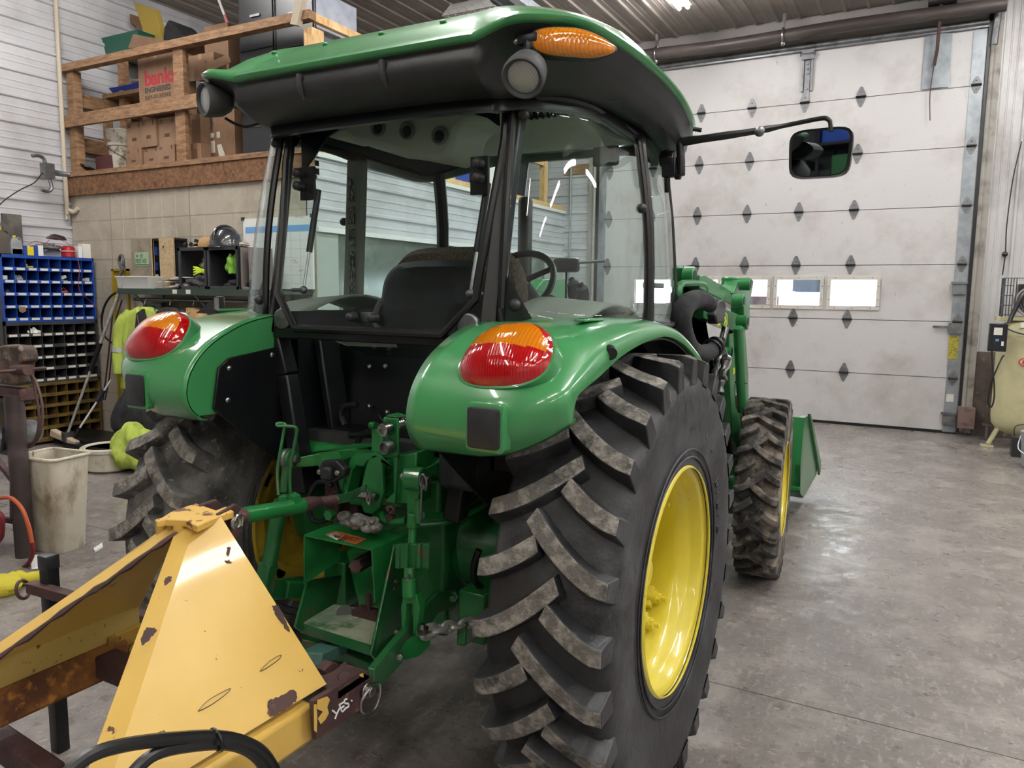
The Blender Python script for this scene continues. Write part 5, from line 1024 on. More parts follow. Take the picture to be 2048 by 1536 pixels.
# ================================================================ YELLOW IMPLEMENT
IM = empty('implement_frame', (TOFF.x, TOFF.y-1.1, 0), 'yellow rust-chipped steel A-frame of the implement hitched behind the green machine', 'farm implement')
IO = V(0, -1.1, 0)
def Q(px, py, x): return H(px, py, x, 0)-IO
A0, B0, C0, D0 = Q(440, 1030, .06), Q(387, 1056, .035), Q(653, 1368, .355), Q(192, 1650, .345)
def mir(p): return V(-p.x, p.y, p.z)
nrm = (C0-A0).cross(D0-A0).normalized(); nrm = nrm if nrm.x > 0 else -nrm
fl = V(-.045, -.012, -.004)
for sgn in (1, -1):
    F = (lambda p: p) if sgn > 0 else mir
    b = MB(); N_ = F(nrm)*-.009
    b.prism([F(p) for p in (A0, B0, D0, C0)], N_); b.prism([F(p) for p in (B0, D0, D0+fl*1.2, B0+fl)], V(0, .008, 0)); 
    b.build('side_plate', YIMP, IM, bevel=.003)
    # bent weld bead / rust on the flange edge
    if sgn < 0:
        b = MB(); e0, e1 = B0+fl, D0+fl*1.2; b.tube([F(e0.lerp(e1, i/24)+V(random.uniform(-.002, .002), 0, random.uniform(-.002, .002))) for i in range(25)], [.004+.002*(i % 3) for i in range(25)], 6); b.build('flange_edge', RUST if sgn > 0 else RUST, IM)
    # square tube under the plate
    u0, u1 = Q(628, 1403, .368), Q(630, 1482, .368); hh = (u0-u1).length*.98; t0 = (u0+u1)/2+V(-.0425, 0, 0); dd = (D0-C0); dd.x = 0; t1 = t0+dd.normalized()*.75+V(0, 0, 0)
    b = MB(); b.beam(F(t0), F(t1), .085, hh, (0, 0, 1)); b.build('square_tube', YIMP if sgn > 0 else RUSTO, IM, bevel=.012)
    if sgn < 0:
        b = MB(); b.beam(F(C0.lerp(D0, .02)+V(-.05, 0, .02)), F(C0.lerp(D0, .95)+V(-.05, 0, .02)), .012, .07); b.build('stiffener_bar', RUSTY, IM, bevel=.004)
        b = MB(); b.beam(F(C0.lerp(D0, -.02)+V(-.06, 0, -.045)), F(C0.lerp(D0, .20)+V(-.06, 0, -.045)), .012, .10); b.build('stiffener_bar', YOLD, IM, bevel=.004)
# bare rust patches on the big plate, a little proud of the paint
def patch(name, pts, m, seed):
    random.seed(seed); P_ = []
    n = nrm; 
    base = spl([(x, y, 0) for x, y in pts], 5, True)
    for p in base:
        px, py = p.x+random.uniform(-2, 2), p.y+random.uniform(-2, 2); d = ray(px, py); o = CAMP-TOFF-IO; t = (A0+n*.0012-o).dot(n)/d.dot(n); P_.append(o+d*t)
    b = MB(); b.prism(P_, n*.0005); return b.build(name, m, IM, flat=True)
patch('bare_patch', [(537, 1402), (556, 1395), (583, 1380), (594, 1387), (590, 1402), (572, 1417), (552, 1430), (537, 1430)], RUST, 1)
patch('bare_patch', [(545, 1215), (556, 1212), (570, 1238), (580, 1262), (572, 1258), (556, 1236)], RUST, 2); patch('bare_patch', [(455, 1095), (460, 1096), (457, 1112), (453, 1108)], RUST, 3); patch('bare_patch', [(450, 1123), (458, 1120), (464, 1125), (456, 1127)], RUST, 4)
patch('bare_patch', [(330, 1155), (342, 1153), (343, 1162), (330, 1170)], RUST, 5); patch('bare_patch', [(290, 1258), (306, 1255), (312, 1262), (300, 1278), (282, 1290)], RUST, 6)
for k, pts in enumerate(([(398, 1420), (420, 1398), (460, 1377), (452, 1388), (425, 1408), (402, 1420)], [(520, 1342), (540, 1322), (562, 1310), (556, 1320), (535, 1335)], [(300, 1476), (318, 1465), (330, 1462), (318, 1474)])):
    P_ = []
    for px, py in pts: d = ray(px, py); o = CAMP-TOFF-IO; t = (A0+nrm*.002-o).dot(nrm)/d.dot(nrm); P_.append(o+d*t)
    b = MB(); b.tube(P_, .0008, 4, 4, closed=True); b.build('pen_scribble', BLKR, IM)
# top clevis
tp = MB(); a, c = Q(300, 1046, -.12), Q(440, 1028, .03)
zt = A0.z
TPp = [W(px, py, 2, zt-.0)-TOFF-IO for px, py in ((312, 1042), (345, 1021), (392, 1006), (432, 1020), (452, 1012), (468, 1022), (440, 1031), (394, 1051), (370, 1040), (330, 1038))]
tp.prism(TPp, (0, 0, -.018)); tcl = tp.build('top_plate', mat('chipped_yellow_top', 'd6ae58', .5, layers=(('6b3a2a', 18, .56, .60), ('8a5a2c', 8, .60, .68)), bump=.1), IM, bevel=.003)
for (x0, y0), (x1, y1) in (((395, 1012), (428, 1003)), ((430, 1030), (466, 1012))):
    e0, e1 = W(x0, y0, 2, zt)-TOFF-IO, W(x1, y1, 2, zt)-TOFF-IO; b = MB(); d = (e1-e0); b.prism([e0+V(0, 0, -.02), e0+V(0, 0, .004), e1+V(0, 0, .008), e1+d*.35+V(0, 0, -.012), e1+d*.35+V(0, 0, -.06), e1+V(0, 0, -.09), e0+V(0, 0, -.07)], (.012, 0, 0)); b.build('clevis_ear', RUST, tcl, bevel=.004)
c = Q(464, 1044, .055); b = MB(); b.cyl(c-V(.11, 0, 0), c+V(.012, 0, 0), .012, n=14); b.torus(c+V(.014, 0, 0), .012, .005, (1, 0, 0)); b.tube([c+V(.02, -.01, .008), c+V(.02, .0, .02), c+V(.02, .015, .012), c+V(.02, .012, -.01)], .003, 6, 4); b.build('clevis_pin', STEEL, tcl)
web = [H(x, y, -1.085)-IO for x, y in ((310, 1046), (332, 1042), (370, 1044), (394, 1054), (388, 1072), (368, 1086), (340, 1084), (312, 1066))]
b = MB(); b.prism(web, (0, .012, 0)); b.build('front_web', YIMP, tcl, bevel=.003)
for x, y in ((325, 1052), (360, 1058)):
    b = MB(); c = H(x, y, -1.10)-IO; b.lathe([(.0150, -.022), (.0155, .016), (.0105, .016), (.0095, .002), (0, .002)], c, (0, 0, 1), 20); b.build('pipe_stub', YIMP, tcl)
b = MB(); c = H(344, 1066, -1.10)-IO; b.box(c, (.012, .02, .05)); b.build('gusset', YIMP, tcl, bevel=.003)
# hitch plates at lower right
b = MB(); h0 = [Q(625, 1402, .395), Q(724, 1341, .395), Q(742, 1352, .395), Q(744, 1385, .395), Q(722, 1420, .395), Q(632, 1482, .395)]; b.prism(h0, (-.012, 0, 0)); hpn = b.build('hitch_plate', RUSTC, IM, bevel=.003)
for k, pts in enumerate(([(633, 1400), (655, 1392), (660, 1400), (654, 1415), (658, 1425), (650, 1440), (640, 1450), (636, 1436), (645, 1424), (634, 1418)], [(719, 1348), (727, 1346), (726, 1355), (719, 1354)], [(626, 1408), (632, 1407), (634, 1432), (632, 1465), (628, 1460)])):
    P_ = [Q(x+random.uniform(-1.5, 1.5), y+random.uniform(-1.5, 1.5), .3955) for x, y in pts]; b = MB(); b.prism(P_, (.001, 0, 0)); b.build('paint_remnant', YIMP, hpn, flat=True)
wt = mat('white_paint_pen', 'e4e4e4', .5)
for st in ([(665, 1421), (673, 1428)], [(681, 1413), (674, 1427), (670, 1438)], [(679, 1411), (684, 1423), (690, 1418)], [(678, 1410), (688, 1404)], [(681, 1417), (688, 1412)], [(694, 1398), (689, 1400), (690, 1407), (696, 1407), (697, 1413), (690, 1417)], [(703, 1401), (704, 1402)]):
    b = MB(); b.tube([Q(x, y, .3965) for x, y in st], .0021, 6, 3 if len(st) > 2 else 0); b.build('handwriting_yes', wt, hpn)
b = MB(); b.prism([Q(x, y, .30) for x, y in ((642, 1352), (668, 1340), (688, 1322), (694, 1335), (693, 1355), (670, 1368), (650, 1366))], (.012, 0, 0)); b.prism([Q(x, y, .27) for x, y in ((628, 1335), (648, 1318), (660, 1322), (660, 1340), (640, 1350))], (.03, 0, 0)); b.cyl(Q(675, 1362, .31), Q(690, 1355, .37), .016, n=12); b.build('hitch_plate', RUST, IM, bevel=.003)
b = MB(); b.b2(Q(652, 1360, .35)+V(-.03, -.01, -.03), Q(652, 1360, .35)+V(.045, .10, -.012)); b.build('hitch_web', RUST, IM)
c = Q(733, 1380, .40); b = MB(); b.cyl(c-V(.10, 0, 0), c+V(.02, 0, 0), .0135, n=18); b.cyl(c+V(.0, 0, 0), c+V(.006, 0, 0), .020, n=18); b.build('lower_pin', STEEL, IM, bevel=.002)
b = MB(); b.tube([Q(x, y, .425) for x, y in ((735, 1372), (757, 1366), (760, 1386), (752, 1412), (738, 1425), (724, 1424), (722, 1405), (733, 1385), (738, 1378))], .0030, 6, 3); b.build('linch_pin', STEEL, IM)
# cross beam + stand leg
b = MB(); b.beam(V(-.36, -.02, .62), V(.36, -.02, .62), .06, .06); b.build('cross_tube', RUST, IM, bevel=.006)
lg = V(-1.005, .255, 0); b = MB(); b.box(lg+V(0, 0, .33), (.044, .044, .66), bev=.004); b.build('stand_leg', BLKM, IM)
b = MB(); b.box(lg+V(0, 0, .675), (.050, .050, .05), bev=.006); b.build('leg_cap', BLKP, IM)
b = MB(); b.beam(lg+V(-.06, -.03, .585), lg+V(.60, -.02, .60), .035, .035); b.torus(lg+V(-.07, -.05, .58), .030, .006, (1, .5, .3)); b.build('stand_bracket', RUST, IM, bevel=.004)
b = MB(); p = lambda x, y, z: W(x, y, 2, z)-TOFF-IO
b.beam(p(-60, 1440, .5), p(110, 1560, .5), .05, .06); b.build('rear_beam', RUST, IM, bevel=.006)
# hydraulic hoses
for pts in ([(120, 1560), (180, 1512), (250, 1490), (340, 1478), (432, 1473), (490, 1484), (530, 1510), (560, 1560)], [(262, 1550), (300, 1514), (350, 1496), (432, 1487), (480, 1494), (515, 1516), (545, 1560)]):
    b = MB(); b.tube([Q(x, y, .43) for x, y in pts], .0115, 10, 6); ho = b.build('hydraulic_hose', BLKR, IM)
b = MB(); b.torus(Q(433, 1480, .43), .021, .003, (.2, 1, .1)); b.box(Q(433, 1468, .435), (.01, .008, .012)); b.build('zip_tie', BLKR, ho)
# ================================================================ BACKGROUND THINGS
def one(b, name, m, label, cat, group=None, **k): return tag(b.build(name, m, **k), label, cat, group)
# ------------------------------------------------ parts bins on the left wall
BX0, BX1, BY0, BY1 = -8.19, -7.80, 4.10, 5.03
def bins(name, z0, z1, m, label, rows=5, colsn=8, lab=True):
    r = empty(name, (BX0, BY0, z0), label, 'parts cabinet'); w, h, dpt = BY1-BY0, z1-z0, BX1-BX0; t = .004
    b = MB(); b.b2((0, 0, 0), (t, w, h)); b.b2((0, 0, h-.03), (dpt, w, h)); b.b2((0, 0, 0), (dpt, w, .012)); b.b2((0, 0, 0), (dpt, .014, h)); b.b2((0, w-.014, 0), (dpt, w, h)); b.build('frame', m, r)
    ch = (h-.042)/rows; cw = (w-.028)/colsn
    for i in range(rows): b = MB(); zz = .012+i*ch; b.b2((t, .014, zz), (dpt-.006, w-.014, zz+t)); b.b2((dpt-.012, .014, zz), (dpt+.002, w-.014, zz+.034)); b.build('shelf', m, r)
    for j in range(1, colsn): b = MB(); b.prism([(t, .014+j*cw, .012), (dpt-.01, .014+j*cw, .012), (dpt-.01, .014+j*cw, h-.03), (t, .014+j*cw, h-.03)], (0, t, 0)); b.build('divider', m, r)
    rnd = random.Random(name)
    for i in range(rows):
        for j in range(colsn):
            if lab is True or (lab and rnd.random() < lab):
                b = MB(); y = .014+(j+.5)*cw; zz = .012+i*ch; b.b2((dpt+.002, y-cw*.34, zz+.006), (dpt+.0035, y+cw*.34, zz+.028)); b.build('bin_label', LABELW, r)
    # loose hardware
    b = MB()
    for i in range(rows):
        for j in range(colsn):
            if rnd.random() < (.5 if m is BINB else .85):
                for k in range(rnd.randint(3, 8)):
                    c = V(BX0+rnd.uniform(.22, dpt-.03), BY0+.014+(j+rnd.uniform(.2, .8))*cw, z0+.012+i*ch+t+rnd.uniform(.004, .022)); d = V(rnd.uniform(-1, 1), rnd.uniform(-1, 1), rnd.uniform(-.3, .3)).normalized()*rnd.uniform(.012, .032)
                    b.cyl(c-d, c+d, rnd.uniform(.003, .008), n=6)
    tag(b.build('small_hardware', HWARE), 'loose bolts and fittings lying in the %s' % label.split(' of ')[0], 'hardware', kind='stuff')
    return r, cw, ch
_, cw, ch = bins('blue_bin_cabinet', 1.25, 1.905, BINB, 'blue steel cabinet of labelled pigeonhole bins, topmost of the three')
bins('grey_bin_cabinet', .632, 1.248, BING, 'dark grey steel cabinet of pigeonhole bins, middle of the three', lab=.7)
bins('ochre_bin_cabinet', .03, .63, BINO, 'ochre brown steel cabinet of pigeonhole bins, lowest of the three', lab=0)
def binpos(col, row, z0=1.25): return V(BX1-.07, BY0+.014+(col+.5)*cw, z0+.016+(4-row)*ch)
def item(name, p, sz, m, label, cat='box', bev=.002, rot=None): b = MB(); b.box(p+V(0, 0, sz[2]/2), sz, rot, bev); return one(b, name, m, label, cat)
item('small_box', binpos(2, 0), (.05, .07, .045), YEL, 'yellow carton in the top row of the blue bins'); item('small_box', binpos(2, 0)+V(-.02, -.02, .046), (.04, .03, .02), YEL, 'small yellow carton on top of a bigger one in the top blue bins')
item('small_box', binpos(0, 1)+V(0, -.01, 0), (.04, .045, .07), PAPER, 'white carton in the left bin of the second blue row'); item('small_box', binpos(5, 1), (.05, .07, .035), YEL, 'yellow carton under a white one in the second blue row')
item('small_box', binpos(5, 1)+V(0, 0, .05), (.05, .05, .03), PAPER, 'white carton lying tilted on a yellow one in the blue bins', rot=Euler((.4, 0, 0)).to_matrix()); item('small_box', binpos(7, 1)+V(0, -.02, 0), (.04, .03, .055), YEL, 'yellow carton in the last bin of the second blue row')
item('small_box', binpos(7, 1)+V(0, .03, 0), (.04, .035, .065), PAPER, 'white carton in the last bin of the second blue row'); b = MB(); p = binpos(5, 2); b.box(p+V(0, 0, .025), (.05, .06, .05), bev=.003); b.tube([p+V(0, -.028, .05), p+V(0, 0, .08), p+V(0, .028, .05)], .003, 5, 4); one(b, 'small_bucket', ORNG, 'small orange container with a wire handle in the blue bins', 'container')
def blob(c, r, seed, amp=.25, n=26, m=16, f=3.0):
    b = MB(); c = Vector(c); rd = random.Random(seed); ph = [rd.uniform(0, 6) for _ in range(6)]
    def g(u, v):
        d = V(math.sin(PI*v)*math.cos(2*PI*u), math.sin(PI*v)*math.sin(2*PI*u), math.cos(PI*v))
        k = 1+amp*(math.sin(f*d.x*2+ph[0])*math.sin(f*d.y*2.3+ph[1])+.5*math.sin(f*2.3*d.z+ph[2]+3*d.x)+.35*math.sin(f*4*d.x+ph[3]+f*3*d.y)); q = V(d.x*r[0], d.y*r[1], d.z*r[2])*k
        if q.z < -r[2]*.7: q.z = -r[2]*.7
        return c+q
    b.grid(g, n, m, cu=True); return b
PLAS = glass('plastic_bag', 'd4dadc', 1.5, .25)
for (cl, rw, s, lb) in ((0, 2, 11, 'crumpled clear plastic bag in the first bin of the third blue row'), (4, 0, 12, 'crumpled clear bag in the top row of the blue bins')): one(blob(binpos(cl, rw)+V(0, 0, .028), (.035, .04, .035), s), 'plastic_bag', PLAS, lb, 'bag')
one(blob(binpos(1, 1)+V(0, 0, .03), (.035, .045, .045), 15), 'rag', mat('grey_rag', '8f9092', .9), 'grey crumpled rag in the second row of the blue bins', 'rag')
one(blob(V(BX1-.04, BY0+.29, 1.14), (.03, .05, .045), 17), 'paper_bundle', PAPER, 'crumpled white paper in the top row of the dark grey bins', 'paper')
b = MB(); b.prism([V(BX1+.006, BY0+.135, 1.405), V(BX1+.006, BY0+.20, 1.40), V(BX1+.006, BY0+.205, 1.36), V(BX1+.006, BY0+.17, 1.34), V(BX1+.006, BY0+.14, 1.355)], (.004, 0, 0)); one(b, 'cardboard_scrap', KRAFT, 'torn cardboard scrap sticking out of a blue bin', 'cardboard')
# on top of the blue cabinet
tz_ = 1.907
def onb(px, py): return W(px, py, 0, -7.9)
def topbox(nm, px0, px1, pyt, m, label, cat='box', d=.08):
    y0, y1 = onb(px0, 505).y, onb(px1, 505).y; h = max(.02, onb((px0+px1)/2, pyt).z-tz_); b = MB(); b.b2((-7.9-d, y0, tz_), (-7.9, y1, tz_+h)); return one(b, nm, m, label, cat, bevel=.002)
topbox('small_box', 47, 55, 491, BLU, 'blue carton standing left of a yellow one on the blue cabinet'); topbox('small_box', 55, 68, 493, YEL, 'yellow carton standing between blue ones on the blue cabinet'); topbox('small_box', 69, 76, 491, BLU, 'blue carton right of the yellow one on the blue cabinet')
topbox('small_box', 77, 87, 491, PAPER, 'white printed carton right of the blue cartons on the cabinet'); topbox('small_box', 157, 165, 493, PAPER, 'narrow white carton beside the red reel on the blue cabinet'); topbox('small_box', 166, 182, 488, LABELW, 'pale grey carton at the right end of the blue cabinet top')
r = empty('cable_reel', (-7.93, onb(140, 505).y, tz_), 'red reel of cable standing on the blue cabinet', 'reel'); b = MB(); b.lathe([(.05, 0), (.068, .006), (.068, .05), (.06, .058), (.068, .064), (.066, .10), (.05, .118), (.0, .12)], (0, 0, 0), (0, 0, 1), 28); b.build('drum', REDP, r); b = MB(); b.torus((0, 0, .062), .067, .007); b.build('band', mat('pale_pink_band', 'c9a9a4', .5), r)
b = MB(); q = onb(120, 478)
b.prism([q+V(0, -.12, .0), q+V(0, -.05, .05), q+V(0, .05, .03), q+V(0, .08, -.01), q+V(0, -.02, -.01)], (-.06, 0, .0)); one(b, 'hand_tool', BLKP, 'black gun-shaped tool lying beside the red reel', 'tool', bevel=.006)
one(blob(onb(102, 502)+V(-.05, 0, .03), (.06, .12, .045), 23), 'wire_bundle', mat('grey_wire_mass', '4b4645', .7, layers=(('8b8480', 40, .5, .6),), bump=.6), 'tangle of grey wire lying on the blue cabinet', 'wire')
b = MB(); b.tube([onb(55, 490), onb(72, 482), onb(90, 487), onb(100, 478), onb(112, 474), onb(122, 480), onb(140, 492), onb(142, 530)+V(.14, 0, 0), onb(145, 580)+V(.12, 0, 0), onb(175, 610)+V(.12, 0, 0), onb(195, 650)+V(.12, 0, 0)], .003, 5, 5); one(b, 'thin_red_wire', mat('red_wire', '8a3a34', .5), 'thin red wire trailing down over the blue bins', 'wire')
p = W(24, 430, 0, -8.12); b = MB(); y0, y1 = W(6, 450, 0, -8.12).y, W(44, 450, 0, -8.12).y; b.b2((-8.15, y0, tz_), (-8.12, y1, W(24, 428, 0, -8.12).z)); one(b, 'metal_sheet', mat('mottled_dark_panel', '45423f', .7, layers=(('66615c', 6, .45, .62),)), 'dark mottled panel leaning on the wall above the blue cabinet', 'panel')
def jug(c, m, label, s=1):
    r = empty('fluid_jug', c, label, 'jug'); b = MB(); b.loft([[V(.06*sx*k*s, .075*sy*k*s, z*s) for sx, sy in ((1, 1), (1, -1), (-1, -1), (-1, 1))] for z, k in ((0, .95), (.01, 1), (.15, 1), (.19, .85), (.22, .35), (.235, .3))]); b.build('body', m, r, bevel=.012)
    b = MB(); b.cyl((0, 0, .235*s), (0, 0, .26*s), .022*s, n=16); b.build('cap', YEL, r); b = MB(); b.tube([V(0, .02, .21)*s, V(0, .055, .235)*s, V(0, .085, .20)*s, V(0, .08, .13)*s], .010*s, 8, 4); b.build('handle', m, r)
jug(V(-7.95, onb(6, 500).y, tz_), mat('dark_brown_plastic', '4a443c', .5), 'dark brown fluid jug with a yellow cap on the blue cabinet', 1.0)
jug(V(-7.90, onb(30, 500).y, tz_), mat('grey_plastic_jug', '85878a', .4), 'grey fluid jug standing right of the brown jug on the cabinet', .72)
b = MB(); b.b2((-7.82, 4.03, .2), (-7.78, 4.07, 1.5)); 
for z in (.6, .9, 1.2): b.b2((-8.15, 3.4, z), (-7.8, 4.05, z+.025))
b.b2((-7.82, 3.4, 0), (-7.78, 3.44, 1.5)); b.b2((-7.82, 4.03, 0), (-7.78, 4.07, .2)); one(b, 'steel_rack', BING, 'dark steel rack cut by the left edge of the photo', 'rack')
# ------------------------------------------------ shelf on the board wall with clothes rail
def sh(px, py, y=4.70): return W(px, py, 1, y)
GSH = mat('dark_green_shelf_steel', '2a3a30', .5)
r = empty('wall_shelf', (-6.0, YT, 1.55), 'dark green steel wall shelf with a clothes rail under it', 'shelf'); o = V(-6.0, YT, 1.55)
b = MB(); b.b2(V(-6.93, 4.70, 1.555)-o, V(-4.75, YT-.005, 1.585)-o); b.b2(V(-6.93, 4.695, 1.535)-o, V(-4.75, 4.71, 1.592)-o); b.build('board', GSH, r)
b = MB(); b.cyl(V(-6.85, 4.82, 1.485)-o, V(-4.76, 4.82, 1.485)-o, .017, n=12); b.build('clothes_rail', DSTEEL, r)
for x in (-6.75, -5.9, -5.0): b = MB(); b.tube([V(x, YT-.01, 1.25)-o, V(x, 4.75, 1.54)-o], .009, 6); b.b2(V(x-.012, YT-.02, 1.2)-o, V(x+.012, YT-.008, 1.55)-o); b.build('bracket', GALV, r)
for px in (349, 376): b = MB(); q = sh(px, 578, 4.694); b.b2((q.x-.03-o.x, 4.6935-o.y, 1.548-o.z), (q.x+.03-o.x, 4.695-o.y, 1.585-o.z)); b.build('shelf_label', LABELW, r)
# first aid cupboard
r = empty('first_aid_cupboard', (-6.42, 4.9, 1.59), 'weathered board cupboard with a green FIRST AID sign, its door ajar', 'cupboard'); o = V(-6.42, 4.9, 1.59)
x0, x1, x2, x3 = sh(262, 500, 4.9).x, sh(304, 500, 4.9).x, sh(318, 500, 4.9).x, sh(346, 500, 4.9).x; zt = sh(300, 477, 4.9).z
b = MB(); b.b2(V(x0, 4.90, 1.59)-o, V(x1, 4.92, zt)-o); b.build('door', PLYG, r, bevel=.003); b = MB(); b.b2(V(x1-.008, 4.896, 1.59)-o, V(x1, 4.922, zt)-o); b.build('door_edge', PLYW, r)
b = MB(); b.b2(V(x2, 4.90, 1.59)-o, V(x3, 4.92, zt)-o); b.build('side_board', PLYW, r, bevel=.003)
b = MB(); b.b2(V(x0, YT-.02, 1.59)-o, V(x3, YT-.006, zt)-o); b.b2(V(x0, 4.92, zt-.02)-o, V(x3, YT-.02, zt)-o); b.build('back_board', BLKM, r)
s0, s1 = sh(270, 505, 4.898), sh(298, 532, 4.898); b = MB(); b.b2(V(s0.x, 4.896, s1.z)-o, V(s1.x, 4.899, s0.z)-o); SGN = mat('pale_green_sign', '93a98a', .7); sg = b.build('sign', SGN, r)
GTX = mat('dark_green_print', '2f5c3c', .7); text('sign_text', 'FIRST AID', .062, V(s0.x+.008, 4.8955, s1.z+.028)-o, (1, 0, 0), (0, 0, 1), GTX, sg, sx=.62, bold=.001)
b = MB(); b.b2(V(s0.x, 4.8952, s1.z+.008)-o, V(s1.x, 4.8965, s1.z+.018)-o); b.ball(V(s0.x+.035, 4.895, s0.z-.035)-o, (.012, .001, .014)); b.torus(V(s0.x+.10, 4.895, s0.z-.035)-o, .016, .003, (0, 1, 0)); b.build('sign_symbol', GTX, sg)
b = MB(); q = sh(325, 492, 4.898); b.tube([q-o, q+V(.03, -.012, 0)-o, q+V(.03, -.012, -.012)-o, q+V(.012, -.004, -.012)-o], .004, 6, 3); b.build('hook', RUST, r)
for i, (pz, m) in enumerate(((500, BLU), (530, BLU), (555, PAPER))): b = MB(); q = sh(311, pz, 4.96); b.cyl(V(q.x, 4.96, q.z-.05)-o, V(q.x, 4.96, q.z+.03)-o, .028, n=14); b.build('bottle', m, r)
# white tray, papers
b = MB(); a, c = sh(234, 572, 4.74), sh(300, 554, 4.74); zt_, x0, x1 = c.z, a.x, sh(297, 560, 4.74).x
b.loft([[V(x0+d, 4.73+d, z), V(x1-d, 4.73+d, z), V(x1-d, 5.0-d, z), V(x0+d, 5.0-d, z)] for z, d in ((1.588, .015), (1.69, .002), (1.70, -.006), (1.71, -.006), (1.71, .006), (1.60, .02))], cap=True); one(b, 'white_tray', WHITE, 'white plastic tray at the left end of the wall shelf', 'tray')
random.seed(5)
PAPM = [mat('worn_magazine', 'a79c96', .7, layers=(('5c4f4b', 12, .45, .6),)), mat('glossy_magazine', '77706c', .5, layers=(('c3bdb6', 10, .5, .6),)), PAPER]
for i in range(9):
    x = -6.30+.09*(i % 5)+random.uniform(-.03, .03); z = 1.588+.013*i; b = MB(); b.box((x, 4.85, z+.006), (.26, .22, .010), Euler((0, random.uniform(-.04, .04) if i else 0, random.uniform(-.4, .4))).to_matrix()); one(b, 'magazine', PAPM[i % 3], 'worn magazine in the loose pile on the wall shelf', 'magazine', 'magazines piled on the wall shelf')
# crates
def crate(x0, x1, label, m, lat=True):
    r = empty('crate', ((x0+x1)/2, 4.86, 1.589), label, 'crate'); w = (x1-x0)/2; h = .375; d = .15; b = MB(); t = .012
    b.b2((-w, -d, 0), (w, d, t)); b.b2((-w, -d, h-t), (w, d, h)); b.b2((-w, -d, 0), (-w+t, d, h)); b.b2((w-t, -d, 0), (w, d, h)); b.b2((-w, -d-.006, 0), (w, -d+.012, .03)); b.b2((-w, -d-.006, h-.03), (w, -d+.012, h)); b.b2((-w, -d-.006, 0), (-w+.03, -d+.012, h)); b.b2((w-.03, -d-.006, 0), (w, -d+.012, h)); b.build('shell', m, r, bevel=.003)
    b = MB(); n = 9
    if lat:
        for i in range(-n, n): 
            for sg in (1, -1):
                a = V(i*.05, d-.006, 0); c = a+V(sg*h*.8, 0, h); lo, hi_ = 0, 1
                def cl(p): return max(-w, min(w, p.x))
                pts = [a.lerp(c, k/20) for k in range(21)]; pts = [p for p in pts if -w < p.x < w]
                if len(pts) > 1: b.tube([pts[0], pts[-1]], .005, 4)
        b.build('lattice_back', m, r)
    else: b.b2((-w, d-.01, 0), (w, d, h)); b.build('back', m, r)
    return r
cx = [sh(358, 500, 4.72).x, sh(415, 500, 4.72).x, sh(478, 500, 4.72).x]
crate(cx[0], cx[1]-.005, 'left black milk crate on its side with gloves inside', BLKP); crate(cx[1]+.005, cx[2], 'right black milk crate on its side with a green cloth inside', BLKP, False)
b = MB(); x0 = cx[2]+.01; b.b2((x0, 4.72, 1.589), (x0+.02, 4.98, 1.955)); b.b2((x0, 4.96, 1.589), (x0+.12, 4.98, 1.955)); b.b2((x0, 4.72, 1.589), (x0+.12, 4.98, 1.61)); b.b2((x0+.10, 4.72, 1.589), (x0+.12, 4.98, 1.955)); one(b, 'grey_tote', mat('grey_brown_tote', '6b6460', .6), 'grey plastic tote standing right of the black crates', 'crate', bevel=.004)
one(blob(((cx[0]+cx[1])/2+.03, 4.79, 1.655), (.14, .09, .07), 31), 'glove_pile', mat('charcoal_gloves', '38373a', .9, layers=(('55545a', 14, .5, .6),), bump=.6, bsc=30), 'dark work gloves heaped in the left black crate', 'gloves'); one(blob(((cx[0]+cx[1])/2+.07, 4.84, 1.80), (.09, .09, .07), 32), 'work_glove', mat('olive_grey_glove', '6f7058', .9, layers=(('2e2d2b', 12, .48, .55),)), 'olive grey glove on top of the heap in the left crate', 'glove')
b = MB(); q = V((cx[0]+cx[1])/2+.06, 4.735, 1.755)
for i, a in enumerate((.5, .25, 0, -.3)): b.tube([q+V(.03, .02, 0), q+V(-.02, 0, .004+.014*(1.5-i)), q+V(-.075, -.005, .03*(1.5-i)*.8)], [.012, .010, .007], 7, 3)
b.ball(q+V(.04, .02, -.0), (.035, .02, .03)); one(b, 'work_glove', mat('neon_yellow_glove', 'c9e238', .8), 'neon yellow fingered glove in the left black crate', 'glove')
one(blob(((cx[1]+cx[2])/2+.06, 4.79, 1.80), (.07, .07, .10), 33), 'lime_cloth', mat('lime_cloth', '74a83c', .9, bump=.5, bsc=25), 'lime green cloth hanging in the right black crate', 'cloth'); one(blob(((cx[1]+cx[2])/2+.10, 4.80, 1.635), (.13, .08, .045), 34), 'black_garment', BLKF, 'black garment lying in the bottom of the right crate', 'clothing'); one(blob(((cx[1]+cx[2])/2+.12, 4.86, 1.71), (.08, .07, .045), 35), 'orange_rag', mat('faded_orange_rag', '8c5342', .9), 'faded orange rag in the right crate under the lime cloth', 'rag')
